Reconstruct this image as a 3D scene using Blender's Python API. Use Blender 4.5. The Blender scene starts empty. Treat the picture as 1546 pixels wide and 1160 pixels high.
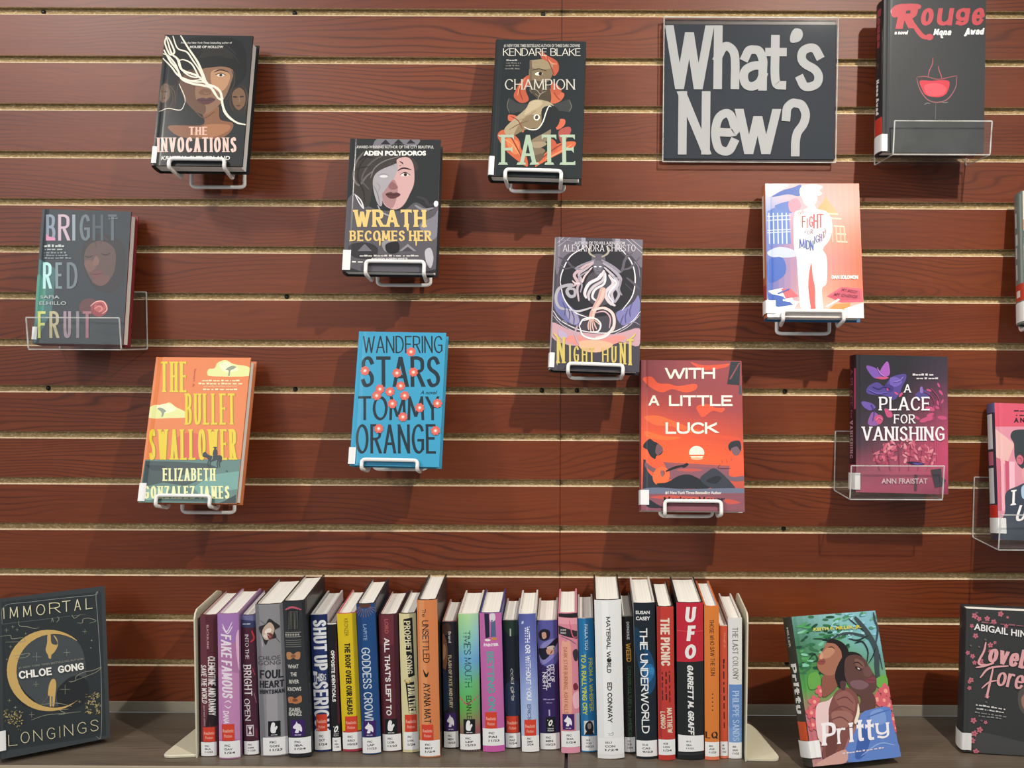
import bpy, bmesh, math, random
from mathutils import Matrix, Vector
from mathutils.geometry import tessellate_polygon

C = bpy.context.scene.collection
SC = bpy.context.scene

# ---------------------------------------------------------------- camera, sky, lamps, exposure
# metres; the slat wall's face is y = 0, its seam is x = 0, the room is towards -y; the shelf top is z = SHELF
SHELF = -1.1465
cam = bpy.data.cameras.new('camera')
cam.sensor_width = 36.0
cam.lens = 1350 / 1546 * 36
cam.shift_x = -97 / 1546
cam.clip_start = 0.05
cam_o = bpy.data.objects.new('camera', cam)
C.objects.link(cam_o)
R_, U_, F_ = Vector((0.99998937, 0.00101452, 0.00449808)), Vector((-0.00454311, 0.04990537, 0.99874362)), Vector((-0.00078876, 0.99875344, -0.04990945))
cam_o.matrix_world = Matrix(((R_.x, U_.x, -F_.x, 0.02704), (R_.y, U_.y, -F_.y, -1.46698), (R_.z, U_.z, -F_.z, -0.52008), (0, 0, 0, 1)))
SC.camera = cam_o

world = bpy.data.worlds.new('room_light')
SC.world = world
world.use_nodes = True
wb = world.node_tree.nodes['Background']
wb.inputs[0].default_value = (0.92, 0.95, 1.0, 1)
wb.inputs[1].default_value = 0.25

def lamp(name, kind, loc, aim, power, color, **kw):
    l = bpy.data.lights.new(name, kind)
    l.energy = power
    l.color = color
    for k, v in kw.items():
        setattr(l, k, v)
    o = bpy.data.objects.new(name, l)
    C.objects.link(o)
    o.location = loc
    d = Vector(aim) - Vector(loc)
    o.rotation_euler = d.to_track_quat('-Z', 'Y').to_euler()
    return o

# the ceiling spotlights over the display
lamp('spotlight', 'SPOT', (0.70, -1.06, 0.46), (0.10, 0, -1.14), 86, (1.0, 0.93, 0.82), spot_size=math.radians(96), spot_blend=1.0, shadow_soft_size=0.015)
lamp('spotlight.001', 'SPOT', (-1.33, -1.05, 0.62), (-0.50, 0, -0.85), 50, (1.0, 0.93, 0.85), spot_size=math.radians(100), spot_blend=0.8, shadow_soft_size=0.10)
lamp('overhead_fill', 'AREA', (-0.1, -1.5, 2.0), (-0.1, -0.2, -0.6), 15, (0.98, 0.97, 1.0), shape='RECTANGLE', size=2.2, size_y=0.7)  # added soft fill from above, not a real ceiling panel
# added soft fill from the upper left, also puts a sheen on the wall
lamp('upper_left_fill', 'AREA', (-2.4, -3.3, 0.85), (-0.2, 0, -0.6), 42, (0.98, 0.99, 1.0), shape='RECTANGLE', size=1.9, size_y=1.1)

SC.view_settings.view_transform = 'Standard'
SC.view_settings.look = 'None'
SC.view_settings.gamma = 1.0
SC.view_settings.use_curve_mapping = False
SC.view_settings.exposure = 0.06

# ---------------------------------------------------------------- helpers
def lin(h):
    h = h.lstrip('#')
    out = []
    for i in (0, 2, 4):
        c = int(h[i:i + 2], 16) / 255
        out.append(c / 12.92 if c <= 0.04045 else ((c + 0.055) / 1.055) ** 2.4)
    return (out[0], out[1], out[2], 1.0)

def nodes(name):
    m = bpy.data.materials.new(name)
    m.use_nodes = True
    nt = m.node_tree
    return m, nt, nt.nodes['Principled BSDF']

def N(nt, kind, **kw):
    n = nt.nodes.new(kind)
    for k, v in kw.items():
        if k.startswith('i_'):
            key = k[2:]
            n.inputs[int(key) if key.isdigit() else key].default_value = v
        else:
            setattr(n, k, v)
    return n

def ramp(nt, stops):
    r = nt.nodes.new('ShaderNodeValToRGB')
    e = r.color_ramp.elements
    while len(e) < len(stops):
        e.new(0.5)
    for q, (p, c) in zip(e, stops):
        q.position = p
        q.color = lin(c) if isinstance(c, str) else (c, c, c, 1)
    return r

def plain(name, col, rough=0.5, coat=0.0, metal=0.0, noise=0.06, scale=60):
    m, nt, b = nodes(name)
    tc = N(nt, 'ShaderNodeTexCoord')
    no = N(nt, 'ShaderNodeTexNoise', i_Scale=scale, i_Detail=4.0)
    nt.links.new(tc.outputs['Object'], no.inputs['Vector'])
    mx = N(nt, 'ShaderNodeMix', data_type='RGBA', blend_type='MULTIPLY')
    mx.inputs[0].default_value = noise
    mx.inputs[6].default_value = lin(col)
    nt.links.new(no.outputs['Color'], mx.inputs[7])
    nt.links.new(mx.outputs[2], b.inputs['Base Color'])
    b.inputs['Roughness'].default_value = rough
    b.inputs['Coat Weight'].default_value = coat
    b.inputs['Coat Roughness'].default_value = 0.12
    b.inputs['Metallic'].default_value = metal
    return m

def wood_material(name, stops, line_col, rough, axis, period, wave, wx, wz, line_amt, spec=0.5):
    """printed wood grain running along x: soft tone bands plus fine growth lines that bend into flames"""
    m, nt, b = nodes(name)
    L = nt.links.new
    tc = N(nt, 'ShaderNodeTexCoord')
    sep = N(nt, 'ShaderNodeSeparateXYZ')
    L(tc.outputs['Object'], sep.inputs[0])
    across = sep.outputs[2 if axis == 'Z' else 1]
    def noise(sx, sa, detail, rough_, dist=0.0):
        mp = N(nt, 'ShaderNodeMapping')
        mp.inputs['Scale'].default_value = (sx, sa if axis == 'Y' else 1.0, sa if axis == 'Z' else 1.0)
        L(tc.outputs['Object'], mp.inputs['Vector'])
        n = N(nt, 'ShaderNodeTexNoise', i_Scale=1.0, i_Detail=detail, i_Roughness=rough_, i_Distortion=dist)
        L(mp.outputs[0], n.inputs['Vector'])
        return n.outputs['Fac']
    def math_(op, a, b_, c=None):
        n = N(nt, 'ShaderNodeMath', operation=op)
        for i, q in enumerate((a, b_, c)):
            if q is None:
                continue
            if isinstance(q, (int, float)):
                n.inputs[i].default_value = q
            else:
                L(q, n.inputs[i])
        return n.outputs[0]
    warp = noise(wx, wz, 2.5, 0.55, 0.3)
    ph = math_('MULTIPLY', math_('MULTIPLY_ADD', warp, wave, across), 2 * math.pi / period)
    line = math_('POWER', math_('MULTIPLY_ADD', math_('SINE', ph, None), 0.5, 0.5), 5.0)
    fibre = noise(wx * 6, 1 / period * 1.8, 4.0, 0.7)
    gate = noise(wx * 1.3, wz * 1.6, 2.0, 0.5)
    gate = math_('MULTIPLY', math_('SUBTRACT', gate, 0.36), 4.0)
    cl = N(nt, 'ShaderNodeClamp')
    L(gate, cl.inputs[0])
    tone = math_('ADD', math_('MULTIPLY', noise(wx * 0.9, wz * 1.2, 3.0, 0.55), 0.55), math_('MULTIPLY', fibre, 0.45))
    r = ramp(nt, stops)
    L(tone, r.inputs[0])
    mx = N(nt, 'ShaderNodeMix', data_type='RGBA')
    amt = math_('MULTIPLY', math_('MULTIPLY', line, cl.outputs[0]), math_('MULTIPLY', fibre, line_amt * 2))
    L(amt, mx.inputs[0])
    L(r.outputs[0], mx.inputs[6])
    mx.inputs[7].default_value = lin(line_col)
    L(mx.outputs[2], b.inputs['Base Color'])
    b.inputs['Roughness'].default_value = rough
    b.inputs['Specular IOR Level'].default_value = spec
    bump = N(nt, 'ShaderNodeBump', i_Strength=0.04, i_Distance=0.001)
    L(fibre, bump.inputs['Height'])
    L(bump.outputs[0], b.inputs['Normal'])
    return m

M = {}
M['wall_wood'] = wood_material('cherry_laminate', [(0.30, '#55200a'), (0.45, '#6c2e10'), (0.58, '#773614'), (0.72, '#803d1a')], '#331006', 0.46, 'Z', 0.0075, 0.17, 1.35, 6.0, 0.62, 0.5)
M['shelf_wood'] = wood_material('grey_brown_laminate', [(0.30, '#4d4439'), (0.5, '#62574a'), (0.7, '#72665a')], '#3a332b', 0.42, 'Y', 0.006, 0.03, 2.6, 20.0, 0.5, 0.5)
def chip(name, stops):
    m, nt, b = nodes(name)
    L = nt.links.new
    tc = N(nt, 'ShaderNodeTexCoord')
    mp = N(nt, 'ShaderNodeMapping')
    mp.inputs['Scale'].default_value = (0.45, 1, 1)
    L(tc.outputs['Object'], mp.inputs['Vector'])
    v = N(nt, 'ShaderNodeTexVoronoi', i_Scale=800.0)
    L(mp.outputs[0], v.inputs['Vector'])
    no = N(nt, 'ShaderNodeTexNoise', i_Scale=420.0, i_Detail=4.0)
    L(mp.outputs[0], no.inputs['Vector'])
    mx = N(nt, 'ShaderNodeMath', operation='MULTIPLY_ADD')
    sp = N(nt, 'ShaderNodeSeparateXYZ')
    L(v.outputs['Color'], sp.inputs[0])
    L(sp.outputs[0], mx.inputs[0])
    mx.inputs[1].default_value = 0.45
    L(no.outputs['Fac'], mx.inputs[2])
    r = ramp(nt, stops)
    L(mx.outputs[0], r.inputs[0])
    L(r.outputs[0], b.inputs['Base Color'])
    b.inputs['Roughness'].default_value = 0.85
    return m
M['chipboard'] = chip('raw_particle_board', [(0.25, '#8a734c'), (0.6, '#a78d60'), (0.9, '#bfa678'), (1.05, '#dccaa2')])
M['raw_edge'] = chip('raw_cut_edge', [(0.35, '#b89f80'), (0.8, '#d9c3a2')])
M['baseboard'] = plain('beige_baseboard', '#a39b89', 0.55)
M['black'] = plain('black_plastic', '#0d0d0e', 0.45)
M['wire'] = plain('white_coated_wire', '#f0ede7', 0.35, 0.3, noise=0.03)
M['cream_metal'] = plain('cream_enamel_steel', '#d5cfb6', 0.38, 0.3, noise=0.05, scale=25)
M['navy'] = plain('navy_paper', '#182230', 0.7, 0.05, noise=0.35, scale=9)
M['white_paper'] = plain('white_cut_paper', '#b4b3b3', 0.65, 0.1, noise=0.06, scale=30)
M['label_paper'] = plain('white_label_paper', '#e6e5e2', 0.5, 0.2, noise=0.03)
M['backing'] = plain('paper_backing', '#3c2c26', 0.4, 0.3)
M['edge_band'] = plain('pale_edge_band', '#b8a88e', 0.6)

def printed(name, rough, coat, coat_rough, bump=0.0, scale=30.0, spec=0.5):
    m, nt, b = nodes(name)
    at = N(nt, 'ShaderNodeAttribute', attribute_name='ink')
    no = N(nt, 'ShaderNodeTexNoise', i_Scale=900.0, i_Detail=2.0)
    tc = N(nt, 'ShaderNodeTexCoord')
    nt.links.new(tc.outputs['Object'], no.inputs['Vector'])
    mx = N(nt, 'ShaderNodeMix', data_type='RGBA', blend_type='MULTIPLY')
    mx.inputs[0].default_value = 0.05
    nt.links.new(at.outputs['Color'], mx.inputs[6])
    nt.links.new(no.outputs['Color'], mx.inputs[7])
    nt.links.new(mx.outputs[2], b.inputs['Base Color'])
    b.inputs['Roughness'].default_value = rough
    b.inputs['Specular IOR Level'].default_value = spec
    b.inputs['Coat Weight'].default_value = coat
    b.inputs['Coat Roughness'].default_value = coat_rough
    if bump:
        n2 = N(nt, 'ShaderNodeTexNoise', i_Scale=scale, i_Detail=1.5, i_Distortion=0.8)
        nt.links.new(tc.outputs['Object'], n2.inputs['Vector'])
        bp = N(nt, 'ShaderNodeBump', i_Strength=bump, i_Distance=0.004)
        nt.links.new(n2.outputs['Fac'], bp.inputs['Height'])
        nt.links.new(bp.outputs[0], b.inputs['Coat Normal'])
    return m
M['print_matt'] = printed('printed_paper', 0.5, 0.1, 0.25, spec=0.25)
M['print_film'] = printed('printed_paper_under_clear_film', 0.5, 0.22, 0.16, 0.06, 16.0, spec=0.2)
M['print_spine'] = printed('printed_spine_under_film', 0.45, 0.35, 0.16, 0.08, 30.0, spec=0.25)

def pages(name, axis):
    m, nt, b = nodes(name)
    tc = N(nt, 'ShaderNodeTexCoord')
    mp = N(nt, 'ShaderNodeMapping')
    s = [4.0, 4.0, 4.0]
    s[axis] = 1500.0
    mp.inputs['Scale'].default_value = s
    nt.links.new(tc.outputs['Object'], mp.inputs['Vector'])
    no = N(nt, 'ShaderNodeTexNoise', i_Scale=1.0, i_Detail=3.0)
    nt.links.new(mp.outputs[0], no.inputs['Vector'])
    r = ramp(nt, [(0.3, '#dad5ca'), (0.5, '#e9e6dd'), (0.7, '#f1eee8')])
    nt.links.new(no.outputs['Fac'], r.inputs[0])
    nt.links.new(r.outputs[0], b.inputs['Base Color'])
    b.inputs['Roughness'].default_value = 0.8
    return m
M['pages_x'] = pages('page_edges_across', 0)
M['pages_y'] = pages('page_edges_deep', 1)

def acrylic(name, tint, tint_fac, rough=0.04):
    m, nt, b = nodes(name)
    nt.nodes.remove(b)
    out = nt.nodes['Material Output']
    tr = N(nt, 'ShaderNodeBsdfTransparent')
    tr.inputs[0].default_value = (0.985, 0.988, 0.985, 1)
    gl = N(nt, 'ShaderNodeBsdfGlossy')
    gl.inputs['Roughness'].default_value = rough
    fr = N(nt, 'ShaderNodeFresnel', i_IOR=1.49)
    mx = N(nt, 'ShaderNodeMixShader')
    ge = N(nt, 'ShaderNodeNewGeometry')
    om = N(nt, 'ShaderNodeMath', operation='SUBTRACT')
    om.inputs[0].default_value = 1.0
    nt.links.new(ge.outputs['Backfacing'], om.inputs[1])
    ml = N(nt, 'ShaderNodeMath', operation='MULTIPLY')
    nt.links.new(fr.outputs[0], ml.inputs[0])
    nt.links.new(om.outputs[0], ml.inputs[1])
    nt.links.new(ml.outputs[0], mx.inputs[0])
    nt.links.new(tr.outputs[0], mx.inputs[1])
    nt.links.new(gl.outputs[0], mx.inputs[2])
    df = N(nt, 'ShaderNodeBsdfDiffuse')
    df.inputs[0].default_value = lin(tint)
    no = N(nt, 'ShaderNodeTexNoise', i_Scale=40.0)
    tc = N(nt, 'ShaderNodeTexCoord')
    nt.links.new(tc.outputs['Object'], no.inputs['Vector'])
    sc = N(nt, 'ShaderNodeMath', operation='MULTIPLY')
    sc.inputs[1].default_value = tint_fac * 2
    nt.links.new(no.outputs['Fac'], sc.inputs[0])
    m2 = N(nt, 'ShaderNodeMixShader')
    nt.links.new(sc.outputs[0], m2.inputs[0])
    nt.links.new(mx.outputs[0], m2.inputs[1])
    nt.links.new(df.outputs[0], m2.inputs[2])
    nt.links.new(m2.outputs[0], out.inputs[0])
    return m
M['acrylic'] = acrylic('clear_acrylic', '#c9ccca', 0.02)
M['sign_acrylic'] = acrylic('clear_sign_acrylic', '#c9ccca', 0.003, 0.08)
M['acrylic_edge'] = acrylic('clear_acrylic_cut_edge', '#e0e0da', 0.42)  # whitish tint paints the bright look of the edges

def link_mesh(name, verts, faces, mats, parent=None, mat_idx=None, smooth=False):
    me = bpy.data.meshes.new(name)
    me.from_pydata([tuple(v) for v in verts], [], faces)
    for m in (mats if isinstance(mats, (list, tuple)) else [mats]):
        me.materials.append(m)
    if mat_idx:
        me.polygons.foreach_set('material_index', mat_idx)
    if smooth:
        me.polygons.foreach_set('use_smooth', [True] * len(me.polygons))
    me.update()
    o = bpy.data.objects.new(name, me)
    C.objects.link(o)
    if parent:
        o.parent = parent
    return o

def thing(name, label, cat, group=None, matrix=None):
    o = bpy.data.objects.new(name, None)
    o.empty_display_size = 0.03
    C.objects.link(o)
    if matrix is not None:
        o.matrix_world = matrix
    return tag(o, label, cat, group)

def tag(o, label, cat, group=None):
    o['label'] = label
    o['category'] = cat
    if group:
        o['group'] = group
    return o

def structure(o):
    o['kind'] = 'structure'
    return o

def bm_obj(name, bm, mats, parent=None, smooth=False):
    bmesh.ops.recalc_face_normals(bm, faces=bm.faces[:])
    me = bpy.data.meshes.new(name)
    bm.to_mesh(me)
    bm.free()
    for m in (mats if isinstance(mats, (list, tuple)) else [mats]):
        me.materials.append(m)
    if smooth:
        me.polygons.foreach_set('use_smooth', [True] * len(me.polygons))
    o = bpy.data.objects.new(name, me)
    C.objects.link(o)
    if parent:
        o.parent = parent
    return o

def add_box(bm, x0, x1, y0, y1, z0, z1, bev=0.0, mi=0):
    vs = [bm.verts.new((x, y, z)) for x in (x0, x1) for y in (y0, y1) for z in (z0, z1)]
    fs = [bm.faces.new([vs[i] for i in q]) for q in ((0, 1, 3, 2), (4, 6, 7, 5), (0, 4, 5, 1), (2, 3, 7, 6), (0, 2, 6, 4), (1, 5, 7, 3))]
    for f in fs:
        f.material_index = mi
    if bev:
        es = list({e for f in fs for e in f.edges})
        bmesh.ops.bevel(bm, geom=es, offset=bev, segments=2, profile=0.5, affect='EDGES')

def catmull(pts, closed=False, n=5):
    if len(pts) < 3 and not closed:
        return list(pts)
    out = []
    m = len(pts)
    for i in range(m if closed else m - 1):
        if closed:
            p0, p1, p2, p3 = pts[(i - 1) % m], pts[i], pts[(i + 1) % m], pts[(i + 2) % m]
        else:
            p1, p2 = pts[i], pts[i + 1]
            p0 = pts[i - 1] if i > 0 else [2 * a - b for a, b in zip(p1, p2)]
            p3 = pts[i + 2] if i + 2 < m else [2 * b - a for a, b in zip(p1, p2)]
        for k in range(n):
            t = k / n
            out.append(tuple(0.5 * (2 * b + (c - a) * t + (2 * a - 5 * b + 4 * c - d) * t * t + (3 * b - a - 3 * c + d) * t ** 3) for a, b, c, d in zip(p0, p1, p2, p3)))
    if not closed:
        out.append(tuple(pts[-1]))
    return out

def add_tube(bm, pts, r, seg=10, closed=False):
    pts = [Vector(p) for p in pts]
    n = len(pts)
    rings = []
    up = None
    for i, p in enumerate(pts):
        a = pts[(i - 1) % n] if closed or i > 0 else p
        b = pts[(i + 1) % n] if closed or i < n - 1 else p
        t = (b - a).normalized()
        if up is None:
            up = t.orthogonal().normalized()
        else:
            up = (up - t * up.dot(t)).normalized()
        s = t.cross(up)
        rings.append([bm.verts.new(p + (up * math.cos(q * 2 * math.pi / seg) + s * math.sin(q * 2 * math.pi / seg)) * r) for q in range(seg)])
    for i in range(n if closed else n - 1):
        A, B = rings[i], rings[(i + 1) % n]
        off = 0
        if closed and i == n - 1:
            off = min(range(seg), key=lambda k: (B[k].co - A[0].co).length)
        for q in range(seg):
            bm.faces.new((A[q], A[(q + 1) % seg], B[(q + 1 + off) % seg], B[(q + off) % seg]))
    if not closed:
        bm.faces.new(rings[0][::-1])
        bm.faces.new(rings[-1])

def round_path(pts, r, n=5, closed=False):
    pts = [Vector(p) for p in pts]
    out = []
    m = len(pts)
    for i, p in enumerate(pts):
        if not closed and i in (0, m - 1):
            out.append(p)
            continue
        a, b = pts[(i - 1) % m], pts[(i + 1) % m]
        da, db = (a - p), (b - p)
        ra = min(r, da.length * 0.45)
        rb = min(r, db.length * 0.45)
        s, e = p + da.normalized() * ra, p + db.normalized() * rb
        for k in range(n + 1):
            t = k / n
            out.append(s * (1 - t) ** 2 + p * 2 * t * (1 - t) + e * t * t)
    return out

# ---------------------------------------------------------------- lettering
# skeleton letters: width, strokes (a leading 'c' makes the stroke a smooth curve)
XH = 0.70
GLY = {
 'A': (.7, ['l', (0, 0), (.5, 1), (1, 0)], ['l', (.2, .32), (.8, .32)]),
 'B': (.58, ['l', (0, 0), (0, 1)], ['c', (0, 1), (.45, 1), (.85, .93), (.92, .76), (.8, .59), (.45, .53), (0, .53)], ['c', (.4, .53), (.85, .47), (1, .27), (.85, .06), (.45, 0), (0, 0)]),
 'C': (.65, ['c', (1, .8), (.85, .94), (.55, 1), (.2, .88), (0, .5), (.2, .12), (.55, 0), (.85, .06), (1, .2)]),
 'D': (.65, ['l', (0, 0), (0, 1)], ['c', (0, 1), (.4, 1), (.82, .86), (1, .5), (.82, .14), (.4, 0), (0, 0)]),
 'E': (.5, ['l', (0, 0), (0, 1)], ['l', (0, 1), (1, 1)], ['l', (0, .52), (.85, .52)], ['l', (0, 0), (1, 0)]),
 'F': (.5, ['l', (0, 0), (0, 1)], ['l', (0, 1), (1, 1)], ['l', (0, .52), (.85, .52)]),
 'G': (.68, ['c', (.97, .82), (.82, .95), (.55, 1), (.2, .88), (0, .5), (.2, .12), (.55, 0), (.82, .04), (1, .16)], ['l', (1, .12), (1, .45)], ['l', (.6, .45), (1, .45)]),
 'H': (.64, ['l', (0, 0), (0, 1)], ['l', (1, 0), (1, 1)], ['l', (0, .52), (1, .52)]),
 'I': (.0, ['l', (0, 0), (0, 1)]),
 'J': (.42, ['c', (1, 1), (1, .6), (1, .25), (.75, .03), (.3, .02), (0, .2)]),
 'K': (.6, ['l', (0, 0), (0, 1)], ['l', (0, .42), (.95, 1)], ['l', (.32, .58), (1, 0)]),
 'L': (.48, ['l', (0, 0), (0, 1)], ['l', (0, 0), (1, 0)]),
 'M': (.82, ['l', (0, 0), (.06, 1)], ['l', (.06, 1), (.5, .1), (.94, 1)], ['l', (.94, 1), (1, 0)]),
 'N': (.66, ['l', (0, 0), (0, 1)], ['l', (0, 1), (1, 0)], ['l', (1, 0), (1, 1)]),
 'O': (.72, ['o', (.5, 1), (.85, .86), (1, .5), (.85, .14), (.5, 0), (.15, .14), (0, .5), (.15, .86)]),
 'P': (.55, ['l', (0, 0), (0, 1)], ['c', (0, 1), (.5, 1), (.9, .92), (1, .72), (.9, .52), (.5, .45), (0, .45)]),
 'Q': (.72, ['o', (.5, 1), (.85, .86), (1, .5), (.85, .14), (.5, 0), (.15, .14), (0, .5), (.15, .86)], ['l', (.6, .25), (1, -.08)]),
 'R': (.6, ['l', (0, 0), (0, 1)], ['c', (0, 1), (.5, 1), (.88, .92), (.95, .74), (.88, .57), (.5, .5), (0, .5)], ['l', (.45, .5), (1, 0)]),
 'S': (.55, ['c', (.95, .82), (.75, .97), (.45, 1), (.12, .91), (.05, .72), (.25, .58), (.75, .44), (.96, .27), (.87, .08), (.5, 0), (.2, .03), (.02, .18)]),
 'T': (.6, ['l', (.5, 0), (.5, 1)], ['l', (0, 1), (1, 1)]),
 'U': (.62, ['c', (0, 1), (0, .6), (0, .3), (.15, .07), (.5, 0), (.85, .07), (1, .3), (1, .6), (1, 1)]),
 'V': (.68, ['l', (0, 1), (.5, 0), (1, 1)]),
 'W': (1.0, ['l', (0, 1), (.26, 0), (.5, .95), (.74, 0), (1, 1)]),
 'X': (.65, ['l', (0, 0), (1, 1)], ['l', (0, 1), (1, 0)]),
 'Y': (.65, ['l', (.5, 0), (.5, .48)], ['l', (0, 1), (.5, .48), (1, 1)]),
 'Z': (.58, ['l', (0, 1), (1, 1), (0, 0), (1, 0)]),
 "'": (.0, ['l', (0, .78), (0, 1)]), ',': (.06, ['l', (1, .08), (0, -.14)]), '.': (.0, ['l', (0, 0), (0, .1)]),
 '?': (.5, ['c', (0, .72), (.05, .9), (.3, 1), (.5, 1), (.8, .96), (1, .78), (.9, .58), (.62, .42), (.52, .28), (.5, .17)], ['l', (.5, 0), (.5, .08)]),
 'a': (.5, ['c', (.08, .56), (.25, .68), (.5, .7), (.8, .67), (1, .5), (1, .3), (1, 0)], ['c', (1, .4), (.5, .39), (.1, .31), (0, .17), (.15, .03), (.5, 0), (.85, .08), (1, .2)]),
 'b': (.52, ['l', (0, 0), (0, 1)], ['c', (0, .2), (.2, .03), (.55, 0), (.9, .1), (1, .35), (.9, .6), (.55, .7), (.2, .66), (0, .5)]),
 'c': (.48, ['c', (1, .56), (.8, .68), (.5, .7), (.15, .6), (0, .35), (.15, .1), (.5, 0), (.8, .03), (1, .14)]),
 'd': (.52, ['l', (1, 0), (1, 1)], ['c', (1, .2), (.8, .03), (.45, 0), (.1, .1), (0, .35), (.1, .6), (.45, .7), (.8, .66), (1, .5)]),
 'e': (.5, ['c', (0, .36), (1, .36), (.98, .52), (.8, .67), (.5, .7), (.15, .6), (0, .35), (.15, .08), (.5, 0), (.8, .03), (1, .16)]),
 'f': (.36, ['c', (1, .94), (.75, 1), (.5, .95), (.4, .8), (.4, .5), (.4, 0)], ['l', (0, .66), (.9, .66)]),
 'g': (.52, ['c', (1, .5), (.8, .66), (.45, .7), (.1, .6), (0, .38), (.1, .14), (.45, .04), (.8, .08), (1, .22)], ['c', (1, .7), (1, .3), (1, -.05), (.85, -.22), (.5, -.28), (.1, -.2)]),
 'h': (.5, ['l', (0, 0), (0, 1)], ['c', (0, .5), (.25, .66), (.55, .7), (.9, .6), (1, .4), (1, 0)]),
 'i': (.0, ['l', (0, 0), (0, .7)], ['l', (0, .88), (0, 1)]),
 'l': (.0, ['l', (0, 0), (0, 1)]),
 'm': (.85, ['l', (0, 0), (0, .7)], ['c', (0, .5), (.15, .66), (.32, .7), (.46, .6), (.5, .4), (.5, 0)], ['c', (.5, .5), (.65, .66), (.82, .7), (.96, .6), (1, .4), (1, 0)]),
 'n': (.5, ['l', (0, 0), (0, .7)], ['c', (0, .5), (.25, .66), (.55, .7), (.9, .6), (1, .4), (1, 0)]),
 'o': (.54, ['o', (.5, .7), (.87, .6), (1, .35), (.87, .1), (.5, 0), (.13, .1), (0, .35), (.13, .6)]),
 'r': (.34, ['l', (0, 0), (0, .7)], ['c', (0, .42), (.25, .62), (.6, .7), (1, .68)]),
 's': (.44, ['c', (.95, .57), (.75, .68), (.45, .7), (.12, .64), (.05, .51), (.25, .41), (.75, .31), (.96, .19), (.87, .06), (.5, 0), (.2, .02), (.02, .13)]),
 't': (.36, ['c', (.42, .95), (.42, .6), (.42, .25), (.55, .04), (.95, .01)], ['l', (0, .69), (.95, .69)]),
 'u': (.5, ['c', (0, .7), (0, .3), (.1, .08), (.42, 0), (.75, .05), (1, .22)], ['l', (1, 0), (1, .7)]),
 'v': (.52, ['l', (0, .7), (.5, 0), (1, .7)]),
 'w': (.78, ['l', (0, .7), (.26, 0), (.5, .64), (.74, 0), (1, .7)]),
 'y': (.5, ['c', (0, .7), (0, .3), (.1, .08), (.42, 0), (.75, .05), (1, .22)], ['c', (1, .7), (1, .3), (1, -.05), (.85, -.22), (.5, -.28), (.1, -.2)]),
}

def stroke_poly(pts, closed, wfun):
    """quads (as 2D polygons) of a pen stroke along pts; wfun(dx, dy) gives the pen's width in that direction"""
    n = len(pts)
    L, Rr = [], []
    rng = range(n)
    for i in rng:
        p = pts[i]
        a = pts[i - 1] if (i > 0 or closed) else None
        b = pts[(i + 1) % n] if (i < n - 1 or closed) else None
        def unit(u, v):
            d = (v[0] - u[0], v[1] - u[1])
            l = math.hypot(*d) or 1e-9
            return (d[0] / l, d[1] / l)
        d1 = unit(a, p) if a else None
        d2 = unit(p, b) if b else None
        d1 = d1 or d2
        d2 = d2 or d1
        n1, n2 = (-d1[1], d1[0]), (-d2[1], d2[0])
        mx, my = n1[0] + n2[0], n1[1] + n2[1]
        l = math.hypot(mx, my)
        if l < 0.2:
            mx, my, k = n1[0], n1[1], 1.0
        else:
            mx, my = mx / l, my / l
            k = min(1.8, 1 / max(0.3, mx * n1[0] + my * n1[1]))
        t = (d1[0] + d2[0], d1[1] + d2[1])
        w = wfun(*t, i / max(1, n - 1)) / 2 * k
        L.append((p[0] + mx * w, p[1] + my * w))
        Rr.append((p[0] - mx * w, p[1] - my * w))
    out = []
    for i in range(n if closed else n - 1):
        j = (i + 1) % n
        out.append([L[i], L[j], Rr[j], Rr[i]])
    return out

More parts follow.
